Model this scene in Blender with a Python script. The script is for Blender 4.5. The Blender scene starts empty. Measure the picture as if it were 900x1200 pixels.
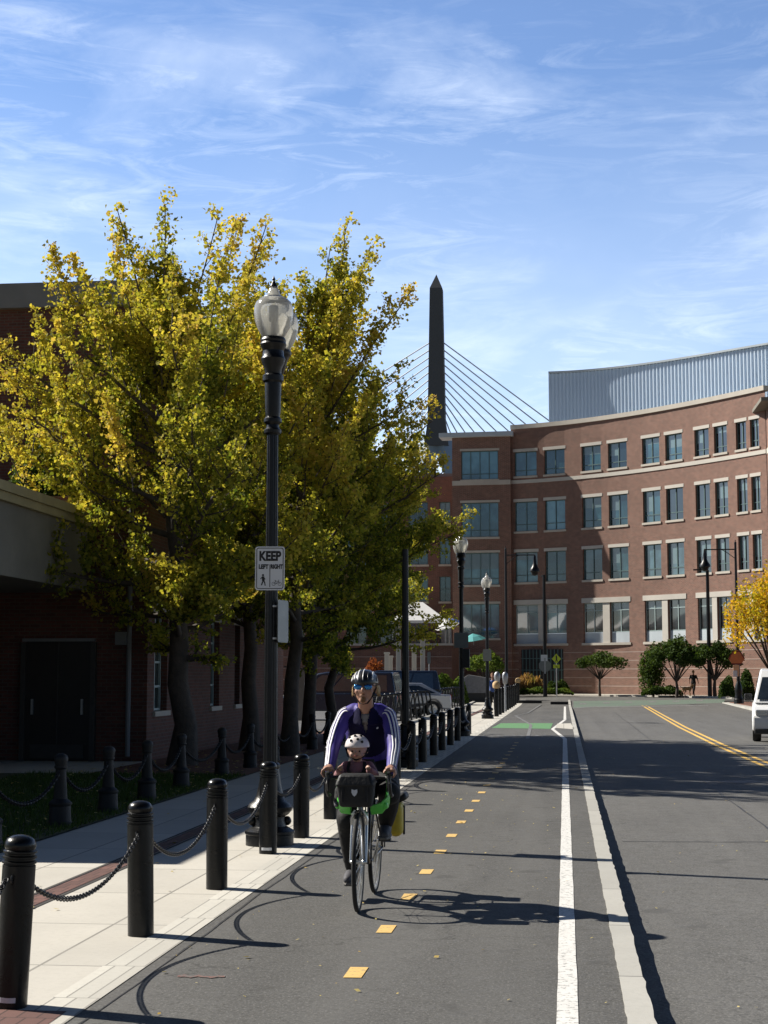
import bpy, bmesh, math, random
import numpy as np
from mathutils import Vector, Matrix, Euler

R = math.radians
C = bpy.context.scene.collection
scene = bpy.context.scene

# ------------------------------------------------------------------ camera model
EYE = 1.65
FOC = 1850.0                     # focal length in pixels of the 900 x 1200 photograph
YAW = math.atan(210 / FOC * math.cos(math.atan(192 / FOC)))
PITCH = math.atan(192 / FOC)
cam_data = bpy.data.cameras.new('camera')
cam = bpy.data.objects.new('camera', cam_data)
C.objects.link(cam)
cam.location = (0, 0, EYE)
cam.rotation_euler = Euler((R(90) + PITCH, 0, YAW), 'XYZ')
cam_data.sensor_fit = 'VERTICAL'
cam_data.sensor_height = 24
cam_data.lens = FOC / 1200 * 24
cam_data.clip_start = 0.1
cam_data.clip_end = 6000
scene.camera = cam
CM = cam.rotation_euler.to_matrix()

def ray(px, py):
    return CM @ Vector(((px - 450) / FOC, (600 - py) / FOC, -1.0))

def at(px, py, z=0.0):
    """ground point (or point on the level z) seen at a pixel"""
    d = ray(px, py)
    t = (z - EYE) / d.z
    return Vector((d.x * t, d.y * t, z))

def atd(px, depth, z=0.0):
    """point of height z at road distance depth seen in pixel column px"""
    py = 792 - (z - EYE) * FOC / depth
    for _ in range(3):
        d = ray(px, py)
        t = depth / d.y
        zz = EYE + d.z * t
        py -= (z - zz) * FOC / depth
    d = ray(px, py)
    t = depth / d.y
    return Vector((d.x * t, depth, z))

# ------------------------------------------------------------------ materials
def newmat(name):
    m = bpy.data.materials.new(name)
    m.use_nodes = True
    nt = m.node_tree
    for n in list(nt.nodes):
        nt.nodes.remove(n)
    out = nt.nodes.new('ShaderNodeOutputMaterial')
    return m, nt, out

def N(nt, t, **kw):
    n = nt.nodes.new(t)
    for k, v in kw.items():
        setattr(n, k, v)
    return n

def setin(n, **kw):
    for k, v in kw.items():
        n.inputs[k.replace('_', ' ')].default_value = v

def mix_rgb(nt, fac, a, b, blend='MIX'):
    n = nt.nodes.new('ShaderNodeMix')
    n.data_type = 'RGBA'
    n.blend_type = blend
    for idx, v in ((0, fac), (6, a), (7, b)):
        if isinstance(v, (int, float)):
            n.inputs[idx].default_value = v
        elif isinstance(v, (tuple, list)):
            n.inputs[idx].default_value = (v[0], v[1], v[2], 1)
        else:
            nt.links.new(v, n.inputs[idx])
    return n.outputs[2]

def ramp(nt, src, a, b, p0=0.0, p1=1.0):
    n = nt.nodes.new('ShaderNodeMapRange')
    n.clamp = True
    n.inputs[1].default_value = p0
    n.inputs[2].default_value = p1
    n.inputs[3].default_value = a
    n.inputs[4].default_value = b
    nt.links.new(src, n.inputs[0])
    return n.outputs[0]

def noise(nt, vec, scale, detail=4, rough=0.6, dist=0.0):
    n = nt.nodes.new('ShaderNodeTexNoise')
    n.inputs['Scale'].default_value = scale
    n.inputs['Detail'].default_value = detail
    n.inputs['Roughness'].default_value = rough
    n.inputs['Distortion'].default_value = dist
    if vec is not None:
        nt.links.new(vec, n.inputs['Vector'])
    return n.outputs['Fac']

def plain(name, col, rough=0.6, var=0.25, scale=6.0, metal=0.0, bump=0.15, bscale=None, col2=None, spec=0.5, coat=0.0):
    """principled material whose colour is mottled by two noises, with a fine bump"""
    m, nt, out = newmat(name)
    b = N(nt, 'ShaderNodeBsdfPrincipled')
    tc = N(nt, 'ShaderNodeTexCoord')
    v = tc.outputs['Object']
    n1 = noise(nt, v, scale, 5)
    n2 = noise(nt, v, scale * 7.3, 3)
    dark = tuple(c * (1 - var) for c in col)
    light = tuple(min(1, c * (1 + var)) for c in (col2 or col))
    c1 = mix_rgb(nt, ramp(nt, n1, 0, 1, 0.3, 0.7), dark, light)
    c2 = mix_rgb(nt, ramp(nt, n2, 0, 0.5 * min(1, var * 2), 0.35, 0.75), c1, dark)
    nt.links.new(c2, b.inputs['Base Color'])
    setin(b, Roughness=rough, Metallic=metal)
    b.inputs['Specular IOR Level'].default_value = spec
    b.inputs['Coat Weight'].default_value = coat
    nt.links.new(ramp(nt, n1, rough * 0.85, min(1, rough * 1.15), 0.3, 0.7), b.inputs['Roughness'])
    if bump:
        bp = N(nt, 'ShaderNodeBump')
        bp.inputs['Strength'].default_value = bump
        bp.inputs['Distance'].default_value = 0.01
        nt.links.new(noise(nt, v, bscale or scale * 12, 3), bp.inputs['Height'])
        nt.links.new(bp.outputs[0], b.inputs['Normal'])
    nt.links.new(b.outputs[0], out.inputs[0])
    return m

def brick(name, c1, c2, mortar, bw=0.21, bh=0.072, ms=0.010, bump=0.4, stain=0.3, ush=1.0):
    m, nt, out = newmat(name)
    b = N(nt, 'ShaderNodeBsdfPrincipled')
    tc = N(nt, 'ShaderNodeTexCoord')
    sp = N(nt, 'ShaderNodeSeparateXYZ')
    nt.links.new(tc.outputs['Object'], sp.inputs[0])
    sub = N(nt, 'ShaderNodeMath', operation='SUBTRACT')
    nt.links.new(sp.outputs[0], sub.inputs[0]); nt.links.new(sp.outputs[1], sub.inputs[1])
    mu = N(nt, 'ShaderNodeMath', operation='MULTIPLY')
    nt.links.new(sub.outputs[0], mu.inputs[0]); mu.inputs[1].default_value = ush
    cb = N(nt, 'ShaderNodeCombineXYZ')
    nt.links.new(mu.outputs[0], cb.inputs[0]); nt.links.new(sp.outputs[2], cb.inputs[1])
    br = N(nt, 'ShaderNodeTexBrick')
    nt.links.new(cb.outputs[0], br.inputs['Vector'])
    setin(br, Color1=(*c1, 1), Color2=(*c2, 1), Mortar=(*mortar, 1), Scale=1.0)
    br.inputs['Mortar Size'].default_value = ms
    br.inputs['Brick Width'].default_value = bw
    br.inputs['Row Height'].default_value = bh
    br.inputs['Bias'].default_value = -0.1
    n1 = noise(nt, tc.outputs['Object'], 0.35, 5, 0.65)
    n2 = noise(nt, tc.outputs['Object'], 3.0, 4, 0.6)
    k1 = ramp(nt, n1, 1 - stain, 1 + stain * .6, 0.3, 0.7)
    k2 = ramp(nt, n2, 0.88, 1.12, 0.3, 0.7)
    kk = N(nt, 'ShaderNodeMath', operation='MULTIPLY')
    nt.links.new(k1, kk.inputs[0]); nt.links.new(k2, kk.inputs[1])
    vm = N(nt, 'ShaderNodeVectorMath', operation='SCALE')
    nt.links.new(br.outputs[0], vm.inputs[0]); nt.links.new(kk.outputs[0], vm.inputs['Scale'])
    nt.links.new(vm.outputs[0], b.inputs['Base Color'])
    setin(b, Roughness=0.85)
    if bump:
        bp = N(nt, 'ShaderNodeBump')
        bp.inputs['Strength'].default_value = bump
        bp.inputs['Distance'].default_value = 0.006
        bp.invert = True
        nt.links.new(br.outputs['Fac'], bp.inputs['Height'])
        nt.links.new(bp.outputs[0], b.inputs['Normal'])
    nt.links.new(b.outputs[0], out.inputs[0])
    return m

def asphalt(name, col, patch=0.15):
    m, nt, out = newmat(name)
    b = N(nt, 'ShaderNodeBsdfPrincipled')
    tc = N(nt, 'ShaderNodeTexCoord')
    v = tc.outputs['Object']
    mp = N(nt, 'ShaderNodeMapping')
    mp.inputs['Scale'].default_value = (1.0, 0.22, 1.0)
    nt.links.new(v, mp.inputs[0])
    n_big = noise(nt, mp.outputs[0], 1.1, 5, 0.6)
    n_mid = noise(nt, v, 7, 5, 0.65)
    n_fine = noise(nt, v, 62, 3, 0.75)
    n_agg = N(nt, 'ShaderNodeTexVoronoi'); n_agg.inputs['Scale'].default_value = 42
    nt.links.new(v, n_agg.inputs['Vector'])
    a = mix_rgb(nt, ramp(nt, n_big, 0, 1, 0.32, 0.68), tuple(c * (1 - patch) for c in col), tuple(c * (1 + patch) for c in col))
    a = mix_rgb(nt, ramp(nt, n_mid, 0, 0.55, 0.42, 0.72), a, tuple(c * 0.72 for c in col))
    a = mix_rgb(nt, ramp(nt, n_fine, 0, 0.9, 0.52, 0.74), a, tuple(c * 2.6 for c in col))
    a = mix_rgb(nt, ramp(nt, noise(nt, v, 33, 3, 0.8), 0, 0.8, 0.5, 0.68), a, tuple(c * 0.45 for c in col))
    mt = N(nt, 'ShaderNodeMapping'); mt.inputs['Scale'].default_value = (1.6, 0.02, 1.0); nt.links.new(v, mt.inputs[0])
    a = mix_rgb(nt, ramp(nt, noise(nt, mt.outputs[0], 1.3, 3, 0.5), 0, 0.35, 0.5, 0.68), a, tuple(c * 1.35 for c in col))
    a = mix_rgb(nt, ramp(nt, n_agg.outputs['Distance'], 0.9, 0.0, 0.10, 0.22), a, tuple(c * 1.9 for c in col))
    # dark drip stains and thin cracks
    vs = N(nt, 'ShaderNodeTexVoronoi'); vs.feature = 'DISTANCE_TO_EDGE'; vs.inputs['Scale'].default_value = 0.16
    wv = N(nt, 'ShaderNodeVectorMath', operation='ADD')
    nn = N(nt, 'ShaderNodeTexNoise'); nn.inputs['Scale'].default_value = 1.6; nn.inputs['Detail'].default_value = 6
    nt.links.new(v, nn.inputs['Vector'])
    sc = N(nt, 'ShaderNodeVectorMath', operation='SCALE'); sc.inputs['Scale'].default_value = 1.5
    nt.links.new(nn.outputs['Color'], sc.inputs[0])
    nt.links.new(v, wv.inputs[0]); nt.links.new(sc.outputs[0], wv.inputs[1])
    nt.links.new(wv.outputs[0], vs.inputs['Vector'])
    crack = ramp(nt, vs.outputs['Distance'], 0.45, 0.0, 0.0008, 0.0022)
    a = mix_rgb(nt, crack, a, tuple(c * 0.35 for c in col))
    spots = ramp(nt, noise(nt, v, 2.3, 2, 0.5), 0, 0.5, 0.66, 0.72)
    a = mix_rgb(nt, spots, a, tuple(c * 0.6 for c in col))
    nt.links.new(a, b.inputs['Base Color'])
    nt.links.new(ramp(nt, n_mid, 0.75, 0.95, 0.3, 0.7), b.inputs['Roughness'])
    b.inputs['Specular IOR Level'].default_value = 0.3
    bp = N(nt, 'ShaderNodeBump'); bp.inputs['Strength'].default_value = 0.5; bp.inputs['Distance'].default_value = 0.004
    nt.links.new(n_fine, bp.inputs['Height']); nt.links.new(bp.outputs[0], b.inputs['Normal'])
    nt.links.new(b.outputs[0], out.inputs[0])
    return m

def slabs(name, col, w, h, joint, var=0.1, offset=0.0, jcol=None, ms=0.008, shift=(0, 0)):
    """paving with joints; object coordinates in metres"""
    m, nt, out = newmat(name)
    b = N(nt, 'ShaderNodeBsdfPrincipled')
    tc = N(nt, 'ShaderNodeTexCoord')
    mp = N(nt, 'ShaderNodeMapping'); mp.inputs['Location'].default_value = (shift[0], shift[1], 0)
    nt.links.new(tc.outputs['Object'], mp.inputs[0])
    br = N(nt, 'ShaderNodeTexBrick')
    br.offset = offset
    nt.links.new(mp.outputs[0], br.inputs['Vector'])
    setin(br, Color1=(*[c * (1 - var) for c in col], 1), Color2=(*[min(1, c * (1 + var)) for c in col], 1),
          Mortar=(*(jcol or [c * joint for c in col]), 1), Scale=1.0)
    br.inputs['Mortar Size'].default_value = ms
    br.inputs['Brick Width'].default_value = w
    br.inputs['Row Height'].default_value = h
    v = tc.outputs['Object']
    n1 = noise(nt, v, 1.2, 5, 0.6); n2 = noise(nt, v, 22, 4, 0.7); n3 = noise(nt, v, 160, 2)
    a = mix_rgb(nt, ramp(nt, n1, 0, 0.35, 0.4, 0.7), br.outputs[0], tuple(c * 0.72 for c in col))
    a = mix_rgb(nt, ramp(nt, n2, 0, 0.3, 0.5, 0.75), a, tuple(c * 0.6 for c in col))
    a = mix_rgb(nt, ramp(nt, n3, 0, 0.25, 0.45, 0.8), a, tuple(min(1, c * 1.3) for c in col))
    nt.links.new(a, b.inputs['Base Color'])
    setin(b, Roughness=0.85)
    bp = N(nt, 'ShaderNodeBump'); bp.inputs['Strength'].default_value = 0.35; bp.inputs['Distance'].default_value = 0.004
    nt.links.new(n3, bp.inputs['Height']); nt.links.new(bp.outputs[0], b.inputs['Normal'])
    nt.links.new(b.outputs[0], out.inputs[0])
    return m

def worn_paint(name, col, under, wear=0.5):
    m, nt, out = newmat(name)
    b = N(nt, 'ShaderNodeBsdfPrincipled')
    tc = N(nt, 'ShaderNodeTexCoord')
    v = tc.outputs['Object']
    n1 = noise(nt, v, 26, 6, 0.75); n2 = noise(nt, v, 3, 4)
    t = 0.5 + (0.5 - wear) * 0.36
    a = mix_rgb(nt, ramp(nt, n2, 0, 0.35, 0.35, 0.7), col, tuple(c * 0.7 for c in col))
    a = mix_rgb(nt, ramp(nt, n1, 0, 1, t + 0.04, t + 0.16), a, under)
    nt.links.new(a, b.inputs['Base Color'])
    setin(b, Roughness=0.75)
    nt.links.new(b.outputs[0], out.inputs[0])
    return m

def foliage_mat(name, cols, trans=0.45, rough=0.7):
    """leaf material: colour from the per-leaf 'tint' attribute through a ramp of leaf colours, light passes through"""
    m, nt, out = newmat(name)
    at_ = N(nt, 'ShaderNodeAttribute'); at_.attribute_name = 'tint'
    cr = N(nt, 'ShaderNodeValToRGB')
    els = cr.color_ramp.elements
    while len(els) < len(cols):
        els.new(0.5)
    for i, c in enumerate(cols):
        els[i].position = i / (len(cols) - 1)
        els[i].color = (*c, 1)
    nt.links.new(at_.outputs['Fac'], cr.inputs[0])
    b = N(nt, 'ShaderNodeBsdfPrincipled')
    nt.links.new(cr.outputs[0], b.inputs['Base Color']); setin(b, Roughness=rough)
    b.inputs['Specular IOR Level'].default_value = 0.12
    tr = N(nt, 'ShaderNodeBsdfTranslucent')
    tint = mix_rgb(nt, 1.0, cr.outputs[0], (1.5, 1.45, 0.7), 'MULTIPLY')
    nt.links.new(tint, tr.inputs[0])
    mx = N(nt, 'ShaderNodeMixShader'); mx.inputs[0].default_value = trans
    nt.links.new(b.outputs[0], mx.inputs[1]); nt.links.new(tr.outputs[0], mx.inputs[2])
    nt.links.new(mx.outputs[0], out.inputs[0])
    return m

def glass_pane(name, col, rough=0.06, spec=1.0, var=0.5, scale=0.35, metal=0.0):
    """window glass seen from outside: dark room behind, mirror-like surface that is not quite flat"""
    m, nt, out = newmat(name)
    b = N(nt, 'ShaderNodeBsdfPrincipled')
    tc = N(nt, 'ShaderNodeTexCoord')
    n1 = noise(nt, tc.outputs['Object'], scale, 3)
    a = mix_rgb(nt, ramp(nt, n1, 0, 1, 0.4, 0.6), tuple(c * (1 - var) for c in col), tuple(c * (1 + var) for c in col))
    nt.links.new(a, b.inputs['Base Color'])
    setin(b, Roughness=rough, Metallic=metal)
    b.inputs['IOR'].default_value = 1.9
    b.inputs['Specular IOR Level'].default_value = spec
    bp = N(nt, 'ShaderNodeBump'); bp.inputs['Strength'].default_value = 0.25; bp.inputs['Distance'].default_value = 0.02
    nt.links.new(noise(nt, tc.outputs['Object'], 0.7, 2), bp.inputs['Height']); nt.links.new(bp.outputs[0], b.inputs['Normal'])
    nt.links.new(b.outputs[0], out.inputs[0])
    return m

M = {}
M['asphalt'] = asphalt('asphalt_path', (0.093, 0.091, 0.086), .2)
M['asphalt_road'] = asphalt('asphalt_road', (0.108, 0.106, 0.101))
M['concrete'] = slabs('sidewalk_concrete', (0.50, 0.475, 0.42), 1.5, 1.5, 0.4, 0.07, ms=0.010)
M['granite'] = slabs('granite_edging', (0.52, 0.50, 0.445), 0.115, 0.9, 0.45, 0.14, 0.5, ms=0.006, shift=(0.03, 0))
M['kerb'] = slabs('granite_kerb', (0.40, 0.39, 0.355), 9.0, 1.8, 0.25, 0.12, 0.0, ms=0.010)
M['paver'] = slabs('brick_paver', (0.13, 0.062, 0.05), 0.10, 0.20, 0.35, 0.3, 0.5, ms=0.006)
M['joint'] = plain('dark_joint', (0.05, 0.045, 0.04), 0.9)
M['grass_soil'] = plain('grass_soil', (0.05, 0.06, 0.025), 0.95, 0.5, 3.0, bump=0.8, bscale=30, col2=(0.09, 0.09, 0.035))
M['ground'] = plain('far_ground', (0.16, 0.15, 0.13), 0.95, 0.2, 0.2)
M['lot'] = asphalt('asphalt_lot', (0.10, 0.10, 0.10))
M['mulch'] = plain('mulch', (0.16, 0.07, 0.045), 0.95, 0.5, 8, bump=0.8)
M['white_line'] = worn_paint('white_line_paint', (0.68, 0.67, 0.64), (0.2, 0.2, 0.19), 0.56)
M['faded_line'] = worn_paint('faded_white_paint', (0.34, 0.34, 0.33), (0.11, 0.11, 0.11), 0.95)
M['yellow_line'] = worn_paint('yellow_paint', (0.72, 0.45, 0.10), (0.2, 0.18, 0.14), 0.35)
M['dash_line'] = worn_paint('dash_paint', (0.70, 0.46, 0.15), (0.2, 0.18, 0.14), 0.5)
M['green_lane'] = worn_paint('green_paint', (0.10, 0.32, 0.10), (0.11, 0.15, 0.10), 0.75)
M['green_faded'] = worn_paint('pale_green_paint', (0.12, 0.22, 0.15), (0.11, 0.13, 0.11), 0.9)
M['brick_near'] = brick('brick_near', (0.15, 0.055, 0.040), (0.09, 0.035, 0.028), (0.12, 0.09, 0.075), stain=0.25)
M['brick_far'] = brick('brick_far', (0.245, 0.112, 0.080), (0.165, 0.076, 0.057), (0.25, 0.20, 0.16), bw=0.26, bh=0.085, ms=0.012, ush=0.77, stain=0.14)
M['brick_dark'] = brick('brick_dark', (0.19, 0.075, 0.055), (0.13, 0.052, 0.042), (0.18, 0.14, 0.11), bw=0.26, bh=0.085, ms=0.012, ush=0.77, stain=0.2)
M['stone'] = plain('limestone', (0.50, 0.46, 0.40), 0.8, 0.12, 0.8)
M['band'] = plain('buff_band', (0.36, 0.28, 0.24), 0.85, 0.15, 1.0)
M['stone_white'] = plain('white_stone', (0.54, 0.51, 0.455), 0.8, 0.08, 0.8)
M['panel_pale'] = plain('pale_panel', (0.50, 0.56, 0.60), 0.5, 0.08, 0.7)
M['coping'] = plain('grey_coping', (0.20, 0.21, 0.22), 0.6, 0.15, 1.0)
M['fascia'] = plain('fascia_concrete', (0.19, 0.18, 0.15), 0.85, 0.2, 1.3)
M['fascia_top'] = plain('fascia_coping', (0.36, 0.31, 0.17), 0.8, 0.2, 1.3)
M['roof'] = plain('roof_membrane', (0.3, 0.3, 0.3), 0.9)
M['door_frame'] = plain('dark_door_frame', (0.05, 0.048, 0.045), 0.6)
M['dark_door'] = plain('dark_painted_door', (0.02, 0.018, 0.017), 0.5)
M['glass_far'] = glass_pane('tinted_glass', (0.030, 0.085, 0.105))
M['glass_dark'] = glass_pane('dark_glass', (0.010, 0.018, 0.022), var=0.6)
M['glass_near'] = glass_pane('near_glass', (0.012, 0.016, 0.018), scale=1.2)
M['mullion'] = plain('painted_mullion', (0.10, 0.17, 0.17), 0.5, 0.1)
M['mullion_light'] = plain('light_mullion', (0.38, 0.48, 0.48), 0.5, 0.1)
M['blind'] = plain('window_blind', (0.42, 0.46, 0.44), 0.8, 0.1, 1.0)
M['black_metal'] = plain('black_painted_iron', (0.0055, 0.006, 0.007), 0.36, 0.4, 14, bump=0.3, bscale=60, spec=0.35)
M['black_gloss'] = plain('black_gloss_paint', (0.0050, 0.0055, 0.0065), 0.30, 0.5, 9, bump=0.2, bscale=40, spec=0.35)
M['old_iron'] = plain('weathered_iron', (0.010, 0.010, 0.010), 0.6, 0.4, 14, bump=0.5, bscale=70)
M['chain'] = plain('chain_steel', (0.025, 0.025, 0.027), 0.38, 0.35, 30, metal=0.3, bump=0.2)
M['galv'] = plain('galvanised_steel', (0.42, 0.43, 0.44), 0.45, 0.15, 8, metal=0.7)
M['sign_white'] = plain('sign_white', (0.66, 0.68, 0.72), 0.5, 0.05, 3, bump=0.05)
M['sign_black'] = plain('sign_black', (0.012, 0.012, 0.014), 0.5, 0.1, 3, bump=0)
M['sign_back'] = plain('sign_back_aluminium', (0.20, 0.215, 0.215), 0.5, 0.12, 5, metal=0.4)
M['sign_yellow'] = plain('sign_yellow_green', (0.62, 0.72, 0.04), 0.5, 0.05)
M['sign_orange'] = plain('sign_orange', (0.62, 0.20, 0.07), 0.6, 0.15)
M['bark'] = plain('bark', (0.075, 0.06, 0.048), 0.95, 0.4, 8, bump=1.0, bscale=26)
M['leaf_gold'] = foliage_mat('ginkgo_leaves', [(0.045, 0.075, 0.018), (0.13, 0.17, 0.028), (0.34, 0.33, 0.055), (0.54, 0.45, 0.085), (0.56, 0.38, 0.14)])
M['leaf_orange'] = foliage_mat('amber_leaves', [(0.25, 0.25, 0.02), (0.45, 0.34, 0.03), (0.60, 0.38, 0.03), (0.62, 0.30, 0.03)])
M['leaf_green'] = foliage_mat('green_leaves', [(0.022, 0.045, 0.012), (0.05, 0.085, 0.02), (0.085, 0.13, 0.03)], 0.25)
M['leaf_hedge'] = foliage_mat('hedge_leaves', [(0.06, 0.11, 0.02), (0.10, 0.16, 0.03), (0.16, 0.2, 0.05)], 0.3)
M['leaf_red'] = foliage_mat('red_leaves', [(0.16, 0.045, 0.025), (0.25, 0.075, 0.035), (0.30, 0.11, 0.04)], 0.4)
M['leaf_tan'] = foliage_mat('dry_grass', [(0.30, 0.20, 0.09), (0.40, 0.24, 0.11), (0.20, 0.20, 0.07)], 0.3)
M['leaf_fallen'] = foliage_mat('fallen_leaves', [(0.5, 0.40, 0.10), (0.6, 0.50, 0.22), (0.42, 0.28, 0.06)], 0.1)
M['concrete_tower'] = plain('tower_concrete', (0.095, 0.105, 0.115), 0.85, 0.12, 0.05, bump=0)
M['cable'] = plain('stay_cable', (0.66, 0.70, 0.76), 0.6, 0.05, bump=0)
M['blue_steel'] = plain('bridge_blue_panel', (0.24, 0.34, 0.46), 0.5, 0.1, 0.2)
M['white_paint'] = plain('white_car_paint', (0.80, 0.81, 0.82), 0.25, 0.03, 2, bump=0, coat=0.6)
M['silver_paint'] = plain('silver_car_paint', (0.50, 0.51, 0.53), 0.3, 0.05, 2, metal=0.4, bump=0, coat=0.6)
M['navy_paint'] = plain('navy_car_paint', (0.018, 0.028, 0.055), 0.25, 0.1, 2, bump=0, coat=0.6)
M['rubber'] = plain('tyre_rubber', (0.018, 0.018, 0.018), 0.8, 0.3, 20)
M['rim_metal'] = plain('rim_metal', (0.5, 0.5, 0.5), 0.35, 0.1, 10, metal=0.9)
M['plastic_black'] = plain('black_plastic', (0.02, 0.02, 0.02), 0.5, 0.2, 12)
M['lamp_lens'] = plain('headlight_lens', (0.6, 0.62, 0.65), 0.12, 0.05, 5, metal=0.5)
M['tent'] = plain('tent_fabric', (0.66, 0.66, 0.66), 0.8, 0.05, 1)
M['blue_fabric'] = plain('blue_fabric', (0.05, 0.12, 0.42), 0.8, 0.1)
M['teal_fabric'] = plain('teal_fabric', (0.08, 0.34, 0.35), 0.8, 0.1)

# frosted acorn glass: a thin shell that scatters, with a little shine and see-through
def globe_mat():
    m, nt, out = newmat('acorn_glass')
    tc = N(nt, 'ShaderNodeTexCoord')
    n1 = noise(nt, tc.outputs['Object'], 6, 3)
    wv = N(nt, 'ShaderNodeTexWave'); wv.inputs['Scale'].default_value = 14; wv.bands_direction = 'Z'
    nt.links.new(tc.outputs['Object'], wv.inputs[0])
    bp = N(nt, 'ShaderNodeBump'); bp.inputs['Strength'].default_value = 0.06; bp.inputs['Distance'].default_value = 0.01
    nt.links.new(wv.outputs[1], bp.inputs['Height'])
    tr = N(nt, 'ShaderNodeBsdfTranslucent')
    nt.links.new(mix_rgb(nt, n1, (0.90, 0.87, 0.76), (0.99, 0.97, 0.90)), tr.inputs[0])
    di = N(nt, 'ShaderNodeBsdfDiffuse'); di.inputs[0].default_value = (0.97, 0.96, 0.90, 1)
    tp = N(nt, 'ShaderNodeBsdfTransparent'); tp.inputs[0].default_value = (0.99, 0.985, 0.95, 1)
    gl = N(nt, 'ShaderNodeBsdfGlossy'); gl.inputs['Roughness'].default_value = 0.12
    for s in (tr, di, gl):
        nt.links.new(bp.outputs[0], s.inputs['Normal'])
    a = N(nt, 'ShaderNodeMixShader'); a.inputs[0].default_value = 0.40
    nt.links.new(tr.outputs[0], a.inputs[1]); nt.links.new(di.outputs[0], a.inputs[2])
    c = N(nt, 'ShaderNodeMixShader'); c.inputs[0].default_value = 0.30
    nt.links.new(a.outputs[0], c.inputs[1]); nt.links.new(tp.outputs[0], c.inputs[2])
    d = N(nt, 'ShaderNodeMixShader')
    fr = N(nt, 'ShaderNodeFresnel'); fr.inputs[0].default_value = 1.5
    nt.links.new(fr.outputs[0], d.inputs[0])
    nt.links.new(c.outputs[0], d.inputs[1]); nt.links.new(gl.outputs[0], d.inputs[2])
    nt.links.new(d.outputs[0], out.inputs[0])
    return m
M['globe'] = globe_mat()

def metal_siding():
    m, nt, out = newmat('ribbed_metal_siding')
    b = N(nt, 'ShaderNodeBsdfPrincipled')
    tc = N(nt, 'ShaderNodeTexCoord')
    n1 = noise(nt, tc.outputs['Object'], 0.25, 3)
    nt.links.new(mix_rgb(nt, n1, (0.56, 0.69, 0.84), (0.64, 0.76, 0.90)), b.inputs['Base Color'])
    setin(b, Roughness=0.55, Metallic=0.0)
    nt.links.new(b.outputs[0], out.inputs[0])
    return m
M['siding'] = metal_siding()

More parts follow.
